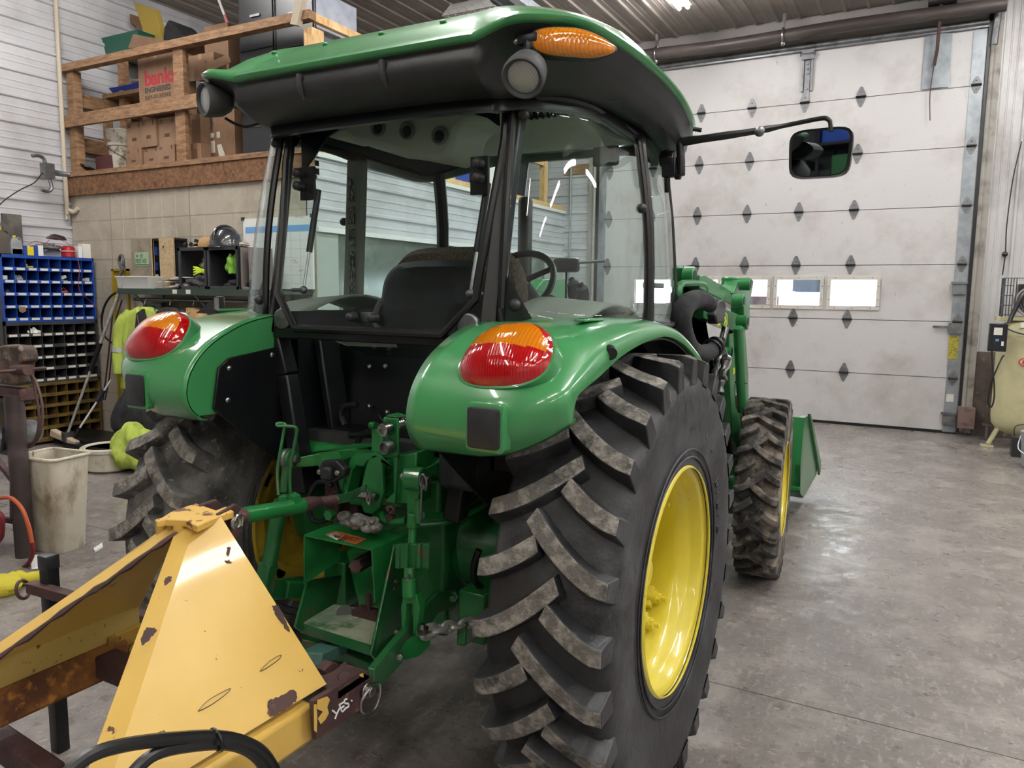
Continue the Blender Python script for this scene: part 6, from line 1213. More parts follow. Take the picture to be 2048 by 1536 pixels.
# hard hat, cap, glasses
q = sh(452, 488, 4.84); r = empty('hard_hat', (q.x, 4.84, 1.966), 'black hard hat resting on top of the crates', 'hard hat'); b = MB(); b.lathe([(.155, .0), (.158, .008), (.142, .014), (.140, .05), (.128, .10), (.10, .145), (.06, .172), (.001, .182)], (0, 0, 0), (0, 0, 1), 40); b.build('shell', mat('glossy_black_plastic', '2b2d30', .22, coat=.4), r, ang=60)
b = MB(); b.tube([V(0, -.14, .06), V(0, -.11, .15), V(0, 0, .190), V(0, .11, .15), V(0, .14, .06)], .012, 8, 5); b.build('crown_ridge', MATS['glossy_black_plastic'], r); b = MB(); b.grid(lambda u, v: V((.13+.06*v)*math.cos(-PI*.8+PI*.6*u), (.13+.06*v)*math.sin(-PI*.8+PI*.6*u), .006-.012*v), 16, 3); b.build('brim', MATS['glossy_black_plastic'], r, solid=.004)
q = sh(414, 485, 4.80); r = empty('baseball_cap', (q.x, 4.80, 1.966), 'tan baseball cap leaning against the black hard hat', 'cap'); b = MB(); b.lathe([(.09, 0), (.095, .02), (.085, .06), (.055, .09), (.001, .10)], (.02, 0, 0), (.15, 0, 1), 26); b.build('crown', TANF, r, ang=70); b = MB(); b.grid(lambda u, v: V(-.07-.085*v, (u-.5)*.15*(1-.3*v*v), .03-.022*v+.01*(1-(2*u-1)**2)), 10, 5); b.build('brim', TANF, r, solid=.004); b = MB(); b.box((-.055, -.06, .055), (.05, .02, .03), Euler((0, .3, .8)).to_matrix()); b.build('patch', BLKF, r)
q = sh(378, 489, 4.76); b = MB()
for dx in (0, .07): b.ball(V(q.x-.02+dx, 4.74, 1.995), (.032, .008, .020))
b.tube([V(q.x+.08, 4.75, 2.0), V(q.x+.16, 4.82, 2.0), V(q.x+.17, 4.84, 1.985)], .004, 6, 3); one(b, 'safety_glasses', CGLASS2, 'dark safety glasses left of the tan cap on the crates', 'glasses')
one(blob((sh(475, 489).x, 4.78, 1.985), (.05, .04, .02), 41), 'pale_glove', mat('pale_knit_glove', 'b5aca2', .9), 'pale knitted glove to the right of the hard hat', 'glove')
# ring clamp and yellow frame
b = MB(); q = sh(243, 523, 4.9); b.torus((q.x, 4.9, q.z), .062, .014, (.3, 1, 0)); b.tube([V(q.x+.03, 4.9, q.z-.05), V(q.x+.06, 4.86, q.z-.08)], .02, 8); b.cyl(V(q.x+.07, 4.86, q.z-.07), V(q.x+.01, 4.84, q.z-.2), .016, n=12); one(b, 'band_clamp', DSTEEL, 'round steel band clamp hanging above the yellow frame', 'clamp')
b = MB(); a, c = sh(226, 538, 4.98), sh(262, 640, 4.98)
b.b2((a.x, 4.96, 0), (a.x+.025, 4.99, a.z)); b.b2((c.x-.02, 4.96, 0), (c.x, 4.99, a.z)); b.b2((a.x, 4.96, a.z-.02), (c.x, 4.99, a.z)); b.b2((a.x+.03, 4.985, a.z-.2), (c.x-.02, 4.99, a.z-.02)); one(b, 'mustard_stand', mat('mustard_steel', '9a8420', .5), 'mustard yellow metal frame behind the left end of the shelf', 'frame')
# whiteboard planner
r = empty('whiteboard_planner', (-5.05, YT-.02, 1.5), 'white monthly planner board with blue header on the wall behind the cab glass', 'whiteboard'); x0, x1, z0, z1 = -5.56, -4.72, 1.60, 2.235; o = V(-5.05, YT-.02, 1.5)
b = MB(); b.b2(V(x0, YT-.03, z0)-o, V(x1, YT-.008, z1)-o); b.build('board', PAPER, r); b = MB(); b.b2(V(x0+.03, YT-.0315, z1-.13)-o, V(x1-.03, YT-.030, z1-.075)-o); b.build('header_band', mat('pale_blue_print', '6f9fd0', .6), r)
b = MB()
for i in range(8): x = x0+.03+(x1-x0-.06)*i/7; b.b2(V(x-.001, YT-.0312, z0+.05)-o, V(x+.001, YT-.030, z1-.13)-o)
for i in range(7): z = z0+.05+(z1-.18-z0)*i/6; b.b2(V(x0+.03, YT-.0312, z-.001)-o, V(x1-.03, YT-.030, z+.001)-o)
b.build('grid', mat('grey_grid_line', '9aa4ac', .6), r); b = MB(); rd = random.Random(4)
for i in range(16): x, z = x0+.06+rd.random()*.7, z0+.1+rd.random()*.65; b.tube([V(x, YT-.0315, z)-o, V(x+.02, YT-.0315, z+.02)-o, V(x+.03, YT-.0315, z)-o, V(x+.05, YT-.0315, z+.018)-o], .0016, 4)
b.build('marker_scribble', ORNG, r)
for s in (x0, x1): b = MB(); b.box(V(s, YT-.03, z1)-o, (.03, .02, .03)); b.build('corner_cap', BLKP, r)
def fold_(b, c):      # crease the cloth in sagging folds
    for i, v in enumerate(b.v):
        x, y, z = v[0]-c[0], v[1]-c[1], v[2]-c[2]; a = math.atan2(y, x); k = 1+.10*math.sin(7*a+9*z)+.07*abs(math.sin(11*a-14*z+1))+.05*math.sin(30*z+3*a)
        b.v[i] = (c[0]+x*k+.25*max(0, .05-z)*math.cos(a), c[1]+y*k+.25*max(0, .05-z)*math.sin(a), v[2])
# ------------------------------------------------ hanging work jackets
def jacket(c, w, h, yaw, m, seed, label, cat='jacket', stripe=True, group=None):
    r = empty('work_jacket', c, label, cat, group, rot=(0, 0, yaw)); rd = random.Random(seed); ph = [rd.uniform(0, 6) for _ in range(4)]
    def sec(z):
        t = -z/h; ww = w*(.28+.72*min(1, t/.14)**.6)*(1-.06*t); dd = .055+.05*min(1, t*2); out = []
        for i in range(40):
            a = 2*PI*i/40; f = 1+.16*math.sin(5*a+ph[0]+3*t)*t+.10*math.sin(9*a+ph[1]-2*t)*t; out.append(V(ww/2*math.cos(a)*f, dd*math.sin(a)*f*(1+.5*math.sin(3*a+ph[2])*t), z))
        return out
    b = MB(); b.loft([sec(-h*k/16) for k in range(17)]); bd = b.build('body', m, r, ang=80)
    for s in (1, -1): b = MB(); b.tube([V(s*w*.34, 0, -h*.06), V(s*w*.50, -.02, -h*.25), V(s*w*.55, -.05, -h*.55), V(s*w*.53, -.07, -h*.82)], [.04, .062, .055, .048], 12, 4); sl = b.build('sleeve', m, r, ang=80); 
    if stripe:
        for t0 in (.60, .74):
            b = MB(); b.loft([[V(p.x*1.02, p.y*1.04, p.z) for p in sec(-h*t0)], [V(p.x*1.02, p.y*1.04, p.z) for p in sec(-h*(t0+.05))]], cap=False); b.build('reflective_stripe', REFL, r, ang=80)
        for s in (1, -1): b = MB(); b.tube([V(s*w*.545, -.045, -h*.50), V(s*w*.55, -.052, -h*.56)], .060, 12); b.build('sleeve_stripe', REFL, r)
    b = MB(); b.tube([V(-w*.12, -.03, -.02), V(0, -.075, -.06), V(w*.12, -.03, -.02)], .018, 8, 4); b.build('collar', m, r)
    b = MB(); b.tube([V(0, 0, .02), V(0, .01, .055), V(.0, .04, .075)], .005, 6, 4); b.build('hanger_hook', DSTEEL, r); return r
jk = jacket(V(-6.48, 4.66, 1.42), .50, .78, .25, HIVIS, 1, 'lime yellow high visibility jacket hanging at the front of the clothes rail')
b = MB(); b.prism([(.0, -.115, -.06), (.07, -.115, -.015), (.13, -.125, -.22), (.07, -.135, -.34), (-.01, -.13, -.20)], (0, .03, 0)); b.build('open_lapel', BLKF, jk)
b = MB(); b.tube([V(.02, -.13, -.07), V(.05, -.142, -.22), V(.055, -.15, -.50)], .005, 5, 4); b.build('zip', BLKR, jk)
jacket(V(-6.66, 4.78, 1.38), .42, .68, .9, HIVIS, 2, 'older lime yellow high visibility jacket hanging left of the front one')
jacket(V(-6.20, 4.72, 1.42), .44, .62, .1, BLKF, 3, 'black jacket hanging right of the yellow jackets', stripe=False)
jacket(V(-5.98, 4.80, 1.42), .42, .60, -.2, TANF, 4, 'tan work jacket hanging at the back of the clothes rail', stripe=False)
one(blob((-6.35, 4.62, .72), (.20, .12, .10), 51), 'navy_garment', NAVY, 'navy garment hanging low under the yellow jackets', 'clothing'); one(blob((-6.30, 4.45, .40), (.24, .22, .30), 52, .12), 'black_coat_pile', BLKF, 'black coats heaped on the floor under the jackets', 'clothing')
b = blob((-6.02, 4.16, .20), (.17, .15, .22), 53, .10, 60, 40, f=2.4); fold_(b, (-6.02, 4.16, .20)); one(b, 'hi_vis_trousers', HIVIS, 'lime yellow high visibility garment slumped on the floor beside the wheel', 'clothing'); 
b = MB(); b.b2((-6.88, 4.94, 1.15), (-6.62, 4.98, 1.45)); b.box((-6.76, 4.92, 1.40), (.09, .02, .04)); one(b, 'metal_plate', DSTEEL, 'grey metal plate hanging behind the jackets', 'plate', bevel=.003)
# hoses on the wall by the bins
def sh2(px, py, y=4.85): return W(px, py, 1, y)
b = MB(); b.tube([sh2(x, y) for x, y in ((240, 583), (222, 592), (208, 615), (203, 645), (208, 670), (222, 685))], .011, 8, 5); one(b, 'black_hose', BLKR, 'black hose looping out from the end of the wall shelf', 'hose')
b = MB(); b.tube([sh2(x, y, 4.8) for x, y in ((236, 600), (226, 625), (222, 660), (216, 720), (210, 770), (206, 800))], .008, 7, 5); b.tube([sh2(x, y, 4.78) for x, y in ((244, 600), (232, 640), (224, 700), (218, 760), (210, 800))], .007, 7, 5); one(b, 'hanging_cords', mat('dark_maroon_cord', '3c2328', .6), 'dark maroon cords hanging behind the long pole', 'cord')
# ------------------------------------------------ floor things at the left
r = empty('floor_squeegee', (-7.2, 4.6, 0), 'long silver pole with a cream squeegee head leaning by the bins', 'squeegee'); o = V(-7.2, 4.6, 0)
top, bot = W(246, 562, 1, 4.75), W(135, 868, 1, 4.45); b = MB(); b.cyl(bot-o, bot.lerp(top, .42)-o, .013, n=12); b.cyl(bot.lerp(top, .60)-o, top-o, .016, n=12); b.build('pole', ZINC, r); b = MB(); b.cyl(bot.lerp(top, .42)-o, bot.lerp(top, .60)-o, .022, n=14); b.build('grip', BLKR, r)
b = MB(); q = bot-o; b.prism([q+V(-.24, -.03, .03), q+V(.16, -.03, -.06), q+V(.14, -.03, -.10), q+V(-.27, -.03, -.045)], (0, .06, 0)); b.build('head', mat('cream_foam', 'c4b49a', .8), r, bevel=.008); b = MB(); b.b2(q+V(-.03, -.045, -.07), q+V(.03, .05, .02)); b.build('socket', DSTEEL, r)
top, bot = W(222, 760, 1, 4.7), W(160, 855, 1, 4.5); b = MB(); b.cyl(bot, top, .010, n=10); t_ = one(b, 'thin_pole', WHITE, 'thin white pole with a blue grip leaning beside the squeegee', 'pole'); b = MB(); b.cyl(bot.lerp(top, .55), bot.lerp(top, .78), .022, n=12); b.build('grip', NAVY, t_); b = MB(); b.tube([bot, bot+V(-.05, -.03, -.10)], .018, 8); b.build('tip', BLKR, t_)
b = MB(); b.b2((-7.9, 4.50, 0), (-6.75, 4.9, .10)); b.b2((-7.5, 4.40, .0), (-6.7, 4.62, .055)); one(b, 'rubber_mats', BLKR, 'black rubber mats stacked on the floor below the bins', 'mat', bevel=.02)
q = W(172, 948, 2, 0); r = empty('lidded_tub', q+V(0, .22, 0), 'low round off-white tub with a lid on the floor', 'tub'); b = MB(); b.lathe([(.17, 0), (.20, .02), (.215, .20), (.0, .20)], (0, 0, 0), (0, 0, 1), 36); b.build('tub', BUCKW, r); b = MB(); b.lathe([(.225, .175), (.228, .205), (.21, .215), (.18, .20), (.0, .20)], (0, 0, 0), (0, 0, 1), 36); b.build('lid', BUCKW, r, bevel=.002); b = MB(); b.box((.04, -.12, .208), (.18, .03, .006), Euler((0, 0, .2)).to_matrix()); b.build('lid_handle', BLKR, r)
# waste bin
q = V(-4.60, 2.64, 0); r = empty('waste_bin', q, 'tall dirty white rectangular waste bin', 'bin'); r.rotation_euler = (0, 0, math.radians(8)); r.scale = (.84, .84, .93)
def rr(w, d, z, n=5, rad=.05):
    out = []
    for cx_, cy_, a0 in ((1, 1, 0), (-1, 1, 90), (-1, -1, 180), (1, -1, 270)):
        for i in range(n): a = math.radians(a0+90*i/(n-1)); out.append(V(cx_*(w-rad)+rad*math.cos(a), cy_*(d-rad)+rad*math.sin(a), z))
    return out
b = MB(); b.loft([rr(.155, .115, 0), rr(.16, .12, .01), rr(.20, .155, .60), rr(.20, .155, .62), rr(.195, .15, .62), rr(.15, .11, .02)], cap=True); b.build('bin_body', DIRTYW, r, ang=50)
b = MB(); P_ = rr(.205, .16, .625); b.tube(P_, .011, 8, closed=True); b.build('rim', DIRTYW, r)
# bench grinder pedestal with vise
r = empty('vise_pedestal', (-4.68, 2.48, 0), 'dark steel pedestal carrying a rusty brown bench vise', 'vise'); o = V(-4.68, 2.48, 0); w = lambda px, py: W(px, py, 1, 2.45)-o
b = MB(); b.cyl(w(52, 1128), w(28, 790), .052, n=22); b.build('post', mat('dark_brown_post', '3b3231', .5, layers=(('57494a', 5, .45, .65),)), r); b = MB(); b.cyl(w(56, 1128)+V(0, 0, 0), w(56, 1128)+V(0, 0, .015), .14, n=24); b.build('base', RUST, r)
b = MB(); b.b2(w(-40, 792), w(38, 780)+V(0, .10, 0)); b.b2(w(-40, 800), w(34, 795)+V(0, .08, 0)); b.build('table_plate', RUST, r, bevel=.004)
b = MB(); b.prism([w(-30, 760), w(-30, 700), w(6, 690), w(36, 692), w(44, 700), w(47, 722), w(40, 728), (w(38, 765)), w(20, 772)], (0, .09, 0)); b.build('vise_body', mat('rusty_vise_iron', '6d5a4c', .75, layers=(('3c302a', 7, .44, .58), ('8d8073', 12, .56, .66)), bump=.4), r, bevel=.012)
b = MB(); b.cyl(w(28, 740), w(56, 740), .030, n=16); b.cyl(w(42, 740)-V(0, .14, 0), w(42, 740)+V(0, .14, 0), .010, n=8); b.build('vise_screw', RUST, r)
b = MB(); b.torus(w(14, 876)-V(0, .05, 0), .060, .028, (.5, 1, 0)); b.cyl(w(14, 876), w(14, 876)+V(-.1, .2, 0), .075, n=22); b.build('grinder_head', DSTEEL, r); b = MB(); b.b2(w(-40, 900), w(26, 895)+V(0, .08, 0)); b.build('lower_shelf', BLKM, r)
for i, pts in enumerate(([(48, 735), (60, 745), (72, 790), (78, 840), (70, 880), (50, 890)], [(50, 740), (70, 760), (84, 810), (82, 860), (66, 890), (44, 896)])): b = MB(); b.tube([W(x, y, 1, 2.5) for x, y in pts], .008, 7, 5); one(b, 'air_hose', BROWNH, ('brown rubber hose looped on the vise pedestal, inner loop', 'brown rubber hose looped on the vise pedestal, outer loop')[i], 'hose')
b = MB(); b.tube([W(x, y, 1, 2.35) for x, y in ((-20, 1000), (12, 995), (28, 1000), (45, 1020), (58, 1055), (64, 1085))], .012, 8, 5); b.build('x', COPPER); o_ = bpy.data.objects['x']; o_.name = 'red_hose'; tag(o_, 'orange and dark red hose arching down to the floor at the left edge', 'hose'); b = MB(); b.tube([W(x, y, 1, 2.35) for x, y in ((64, 1085), (66, 1105), (58, 1125), (48, 1134))], .0125, 8, 5); b.build('hose_end', REDH, o_)
b = MB(); b.tube([W(x, y, 1, 2.3) for x, y in ((-15, 1020), (2, 1030), (5, 1050), (2, 1075), (-12, 1090))], .014, 8, 5); one(b, 'red_hose', REDH, 'dark red coiled hose cut by the left edge of the photo', 'hose')
b = MB(); b.b2((-4.98, 2.28, 0), (-4.80, 2.42, .30)); b.cyl((-4.88, 2.35, .30), (-4.88, 2.35, .34), .06, n=16); one(b, 'dark_canister', BLKM, 'dark canister standing left of the vise pedestal', 'canister', bevel=.02)
b = MB(); b.beam(W(-20, 900, 1, 2.6), W(26, 960, 1, 2.55), .03, .03); b.beam(W(26, 960, 1, 2.55), W(26, 1042, 1, 2.5), .03, .03); b.beam(W(-20, 1035, 1, 2.5), W(30, 1042, 1, 2.5), .03, .03); one(b, 'angle_iron_frame', RUST, 'rusty angle iron frame behind the vise pedestal', 'frame')
# yellow cloth & paper on floor
b = MB(); rd = random.Random(9)
P_ = [W(x, y, 2, .03) for x, y in ((-30, 1165), (10, 1172), (30, 1158), (55, 1158), (85, 1150), (100, 1148))]; b.tube(P_, [.05, .055, .045, .035, .03, .022], 12, 5); b.ball(W(5, 1168, 2, .04), (.12, .08, .045), 20, 10); b.tube([W(-10, 1185, 2, .02), W(20, 1178, 2, .03), W(34, 1160, 2, .03)], [.03, .035, .03], 10, 4); one(b, 'yellow_cloth', CANARY, 'crumpled yellow cloth lying on the floor at the left edge', 'cloth')
b = MB(); P_ = [W(x, y, 2, .004) for x, y in ((62, 1118), (100, 1122), (92, 1136), (63, 1139))]; P_[0].z = .03; P_[1].z = .035; b.prism(P_, (0, 0, .002)); one(b, 'paper_scrap', PAPER, 'scrap of white paper on the floor in front of the waste bin', 'paper')
b = MB(); P_ = [W(x, y, 2, .004) for x, y in ((187, 1100), (204, 1089), (206, 1096), (190, 1106))]; b.prism(P_, (0, 0, .012)); one(b, 'crumpled_wrapper', PAPER, 'small crumpled wrapper on the floor right of the waste bin', 'litter')
# ------------------------------------------------ loft storage
LZ = 2.814
INK = KRAFTD; RINK = mat('red_print', 'a02c34', .8)
def carton(px0, px1, pyt, pyb, y, d, label, name='cardboard_box', m=KRAFT, cat='box', group=None, z0=None, prints=(), open_=False):
    a = W(px0, (pyt+pyb)/2, 1, y).x; c = W(px1, (pyt+pyb)/2, 1, y).x; zt = W((px0+px1)/2, pyt, 1, y).z; zb = W((px0+px1)/2, pyb, 1, y).z if z0 is None else z0
    if z0 is None and zb < LZ+.03: zb = LZ
    b = MB(); b.b2((a, y, zb), (c, y+d, zt)); o = one(b, name, m, label, cat, group, bevel=.004)
    b = MB(); b.b2(((a+c)/2-.025, y-.001, zt-.05), ((a+c)/2+.025, y+d, zt+.001)); 
    if m is KRAFT: b.build('tape', mat('packing_tape', '9c7c5c', .35) if 'packing_tape' not in MATS else MATS['packing_tape'], o)
    for nm, body, size, fx, fz, mm in prints: text(nm, body, size, V(a+(c-a)*fx, y-.001, zb+(zt-zb)*fz), (1, 0, 0), (0, 0, 1), mm, o)
    return o
gx = [252, 284, 316, 352]; G = 'matching small cartons stacked on the loft'
def stamp(o, a, c, y, zb, zt):
    b = MB(); w_ = c-a; h_ = zt-zb
    b.b2((a+w_*.36, y-.002, zb+h_*.30), (a+w_*.64, y-.0005, zb+h_*.42)); 
    for k in (0, 1, 2): b.b2((a+w_*.1, y-.002, zb+h_*(.80+.05*k)), (a+w_*(.25 if k % 2 else .3), y-.0005, zb+h_*(.825+.05*k)))
    b.b2((a+w_*.8, y-.002, zb+h_*.78), (a+w_*.86, y-.0005, zb+h_*.96)); b.build('printed_marks', INK, o)
for row, (yt, yb) in enumerate(((297, 346), (238, 297))):
    for i in range(3):
        pos = ('left', 'middle', 'right')[i]+(' of the lower row' if row == 0 else ' of the upper row')
        a, c = W(gx[i]+1, 300, 1, 5.13).x, W(gx[i+1]-1, 300, 1, 5.13).x; zb = LZ if row == 0 else W(300, 294, 1, 5.13).z; zt = W(300, 294 if row == 0 else 238, 1, 5.13).z-.003
        b = MB(); b.b2((a, 5.12+.02*((i+row) % 2), zb), (c, 5.45, zt)); o = one(b, 'cardboard_box', KRAFT, 'small brown carton on the loft, '+pos, 'box', G, bevel=.003); stamp(o, a, c, 5.12+.02*((i+row) % 2), zb, zt)
o = carton(277, 350, 105, 226, 5.20, .25, 'tall brown carton with red and black lettering on the loft')
a, c = W(277, 150, 1, 5.20).x, W(350, 150, 1, 5.20).x; z_ = lambda py: W(312, py, 1, 5.20).z
text('carton_print', 'banks', .20, V(a+.09, 5.198, z_(168)), (1, 0, 0), (0, 0, 1), RINK, o, bold=.006, sx=1.05); text('carton_print', 'ENGINEERED', .070, V(a+.09, 5.198, z_(183)), (1, 0, 0), (0, 0, 1), BLKR, o, bold=.002, sx=.95); text('carton_print', 'RAM-AIR INTAKE', .060, V(a+.09, 5.198, z_(197)), (1, 0, 0), (0, 0, 1), INK, o, sx=.85)
b = MB(); b.b2((a+.09, 5.197, z_(206)), (c-.03, 5.1995, z_(203))); b.b2((a+.09, 5.197, z_(210)), (c-.03, 5.1995, z_(208))); b.build('carton_print', RINK, o)
carton(373, 428, 108, 150, 5.35, .45, 'open brown carton with raised flaps right of the lettered carton')
b = MB(); q = lambda x, y, d=5.33: W(x, y, 1, d)
b.prism([q(372, 118), q(410, 120), q(412, 160), q(375, 163)], (0, .006, 0)); b.prism([q(410, 128), q(456, 108), q(462, 124), q(414, 145)], (0, .006, 0)); one(b, 'cardboard_flap', KRAFT, 'loose cardboard flaps hanging over the mid rail of the loft', 'cardboard')
b = MB(); b.b2((q(380, 80).x, 5.5, LZ+.8), (q(428, 80).x, 5.9, q(400, 56, 5.5).z)); o = one(b, 'cardboard_box', KRAFT, 'brown carton above the top rail with upside-down black print', 'box', bevel=.004); text('carton_print', 'JET!', .08, V(q(412, 80, 5.5).x, 5.498, q(405, 73, 5.5).z), (-1, 0, 0), (0, 0, -1), INK, o)
b = MB(); b.b2((-7.1, 5.5, LZ), (-6.2, 5.95, LZ+.62)); one(b, 'cardboard_box', mat('dark_cardboard', '5b4334', .9), 'dark carton in the shade behind the lettered carton', 'box')
o = carton(378, 402, 228, 333, 5.28, .3, 'narrow tall carton beside the post on the loft'); 
o = carton(398, 470, 222, 330, 5.40, .4, 'large brown carton with a leaping deer emblem and white labels')
c0 = q(418, 247, 5.398); b = MB(); b.loft([[V(c0.x+.05*math.cos(2*PI*i/24), 5.3995, c0.z+.075*math.sin(2*PI*i/24)) for i in range(24)], [V(c0.x+.05*math.cos(2*PI*i/24), 5.397, c0.z+.075*math.sin(2*PI*i/24)) for i in range(24)]]); e_ = b.build('emblem', mat('grey_print', '44454c', .8), o)
b = MB(); b.prism([V(c0.x+x, 5.3965, c0.z+z) for x, z in ((-.03, -.035), (-.01, -.012), (-.02, .01), (-.022, .045), (-.008, .055), (-.005, .02), (.012, .008), (.03, -.01), (.028, -.04), (.018, -.015), (.0, -.02), (-.012, -.045))], (0, -.001, 0)); b.build('emblem_deer', KRAFT, e_)
for x0, y0, x1, y1 in ((420, 267, 428, 275), (433, 264, 440, 275), (416, 283, 430, 305)): b = MB(); a, c = q(x0, y0, 5.398), q(x1, y1, 5.398); b.b2((a.x, 5.397, c.z), (c.x, 5.3995, a.z)); b.build('shipping_label', LABELW, o)
b = MB(); a = [q(x, y, 5.39) for x, y in ((434, 290), (442, 288), (455, 325), (441, 327))]; b.prism(a, (0, .003, 0)); b.build('shipping_label', LABELW, o)
carton(380, 402, 287, 334, 5.20, .12, 'low brown carton leaning at the foot of the deer emblem carton')
# bucket, red box, jar
r = empty('pail', V(q(237, 300, 5.3).x, 5.35, LZ), 'dirty white pail with a wire handle on the loft', 'pail'); b = MB(); b.lathe([(.115, 0), (.12, .01), (.135, .27), (.15, .28), (.15, .31), (.14, .315), (.155, .40), (.155, .43), (.16, .44), (.155, .45), (.14, .45), (.0, .44)], (0, 0, 0), (0, 0, 1), 36); b.build('pail_body', mat('dirty_pail_plastic', 'b9b3a4', .6, layers=(('7c7466', 14, .52, .62),)), r)
b = MB(); b.tube([V(-.15, 0, .30), V(0, -.16, .24), V(.15, -.02, .12)], .004, 5, 5); b.build('handle', BLKR, r)
carton(191, 225, 311, 347, 5.22, .25, 'small dark red metal box on the loft beside the pail', 'red_box', mat('dark_maroon_box', '4a2226', .5)); 
b = MB(); a = q(168, 343, 5.18); 
for k in range(4): b.torus(a+V(.03*k-.03, .0, .01+.012*k), .08, .010, (.1*k, .25, 1), 24, 6)
one(b, 'hose_coil', mat('black_glossy_hose', '1b1b1e', .2), 'black glossy coil lying at the left end of the loft edge', 'hose')
b = MB(); a, c = q(218, 187, 5.5), q(278, 165, 5.5); b.loft([[V(a.x+d, 5.5+d, z), V(c.x-d, 5.5+d, z), V(c.x-d, 5.9-d, z), V(a.x+d, 5.9-d, z)] for z, d in ((a.z, .03), (c.z, 0))]); one(b, 'blue_tray', mat('blue_plastic_tray', '1f3788', .5), 'blue plastic tray left of the lettered carton', 'tray'); one(blob(((a.x+c.x)/2+.05, 5.7, c.z+.03), (.20, .14, .07), 61), 'grey_sack', mat('grey_sack', '6b6562', .9), 'grey crumpled sack lying in the blue tray', 'sack')
b = MB(); b.b2((a.x-.05, 5.45, a.z-.06), (c.x+.3, 5.95, a.z-.02)); b.b2((a.x, 5.85, LZ), (a.x+.06, 5.95, a.z-.06)); b.b2((c.x+.2, 5.85, LZ), (c.x+.26, 5.95, a.z-.06)); b.b2((a.x-.06, 5.45, LZ), (a.x, 5.53, a.z-.06)); one(b, 'loft_rack', LUMB, 'rough timber rack carrying the blue tray on the loft', 'rack')
# top of racks : green tub, yellow panel, black cover
zt_ = W(240, 100, 1, 5.6).z
b = MB(); b.b2((-8.0, 5.5, zt_-.1), (-5.95, 6.2, zt_-.06)); b.b2((-7.95, 6.1, LZ), (-7.87, 6.18, zt_-.1)); b.b2((-6.05, 6.1, LZ), (-5.97, 6.18, zt_-.1)); b.b2((-7.95, 5.52, LZ), (-7.87, 5.6, zt_-.1)); b.b2((-6.05, 5.52, LZ), (-5.97, 5.6, zt_-.1)); one(b, 'upper_loft_rack', LUMB, 'timber rack top at the height of the loft guard rail', 'rack')
a, c = q(202, 96, 5.55), q(276, 72, 5.55); b = MB(); b.loft([[V(a.x+d, 5.55+d, z), V(c.x-d, 5.55+d, z), V(c.x-d, 6.1-d, z), V(a.x+d, 6.1-d, z)] for z, d in ((zt_-.055, .04), (c.z+.04, 0), (c.z+.06, -.015), (c.z+.06, .02))]); one(b, 'green_tub', mat('dark_green_plastic', '1f5a48', .5), 'dark green plastic tub on the upper rack of the loft', 'tub')
b = MB(); P_ = [W(x, y, 1, 5.75) for x, y in ((267, 5), (309, 18), (327, 84), (292, 78))]; b.prism(P_, (0, .07, 0)); one(b, 'plywood_board', mat('olive_yellow_board', 'a58d3c', .7), 'olive yellow board standing tilted on the upper rack', 'board', bevel=.004)
b = MB(); P_ = [W(x, y, 1, 5.9) for x, y in ((243, 24), (268, 30), (272, 52), (245, 38))]; b.prism(P_, (0, .1, 0)); b.b2((P_[2].x-.04, 5.92, zt_-.06), (P_[2].x, 5.98, P_[2].z)); one(b, 'brown_board', KRAFT, 'brown board end behind the yellow panel on the loft', 'board')
b = MB(); P_ = [W(x, y, 1, 5.6) for x, y in ((325, 84), (327, 55), (336, 38), (345, 44), (358, 64), (374, 78), (370, 86))]; b.prism(P_, (0, .3, 0)); one(b, 'black_cover', BLKF, 'black peaked cover on the upper rack right of the yellow panel', 'cover', bevel=.02)
b = MB(); P_ = [W(x, y, 1, 5.5) for x, y in ((266, 68), (330, 80), (336, 92), (256, 96))]; b.prism(P_, (0, .01, 0)); one(b, 'cardboard_sheet', KRAFT, 'loose cardboard sheet over the edge of the upper rack', 'cardboard')
# striped rod
b = MB(); p0, p1 = W(430, -20, 1, 5.6), W(462, 64, 1, 5.6); b.cyl(p0, p1, .014, n=8); rd_ = one(b, 'striped_rod', WHITE, 'white rod with a red tip leaning on the loft rail', 'rod'); b = MB(); b.cyl(p0.lerp(p1, .6), p0.lerp(p1, .99), .0155, n=8); b.build('red_sleeve', mat('faded_red', 'b86a66', .6), rd_)
# black cabinets on the loft
GRYC = mat('lit_cabinet_side', '8a8e9c', .5, layers=(('70747f', 3, .45, .65),))  # pale tint paints the lit right side of the black cabinets
def cabinet(x0, x1, y0, y1, z0, z1, label):
    r = empty('steel_cabinet', ((x0+x1)/2, (y0+y1)/2, z0), label, 'cabinet'); o = V((x0+x1)/2, (y0+y1)/2, z0); b = MB(); b.b2(V(x0, y0, z0)-o, V(x1, y1, z1)-o); b.build('carcass', [BLKM, GRYC][0], r, bevel=.006)
    b = MB(); b.b2(V(x1-.001, y0+.01, z0+.01)-o, V(x1+.004, y1-.01, z1-.01)-o); b.build('lit_side_face', GRYC, r)
    n = max(1, round((z1-z0)/.45))
    for i in range(n): b = MB(); b.b2(V(x0+.02, y0-.012, z0+.02+(z1-z0-.03)*i/n)-o, V(x1-.02, y0, z0+.01+(z1-z0-.03)*(i+1)/n)-o); d = b.build('drawer', BLKM, r, bevel=.004); b = MB(); b.box(V((x0+x1)/2, y0-.02, z0+(z1-z0)*(i+.6)/n)-o, (.12, .012, .02)); b.build('handle', DSTEEL, d)
ys = W(714, 60, 0, -4.86).y
cabinet(-5.80, -5.34, 5.28, 6.2, LZ, 4.28, 'black steel cabinet, left one of the pair on the loft corner'); cabinet(-5.33, -4.86, 5.28, ys, LZ, 4.22, 'black steel cabinet with painted lit side, right one on the loft corner')
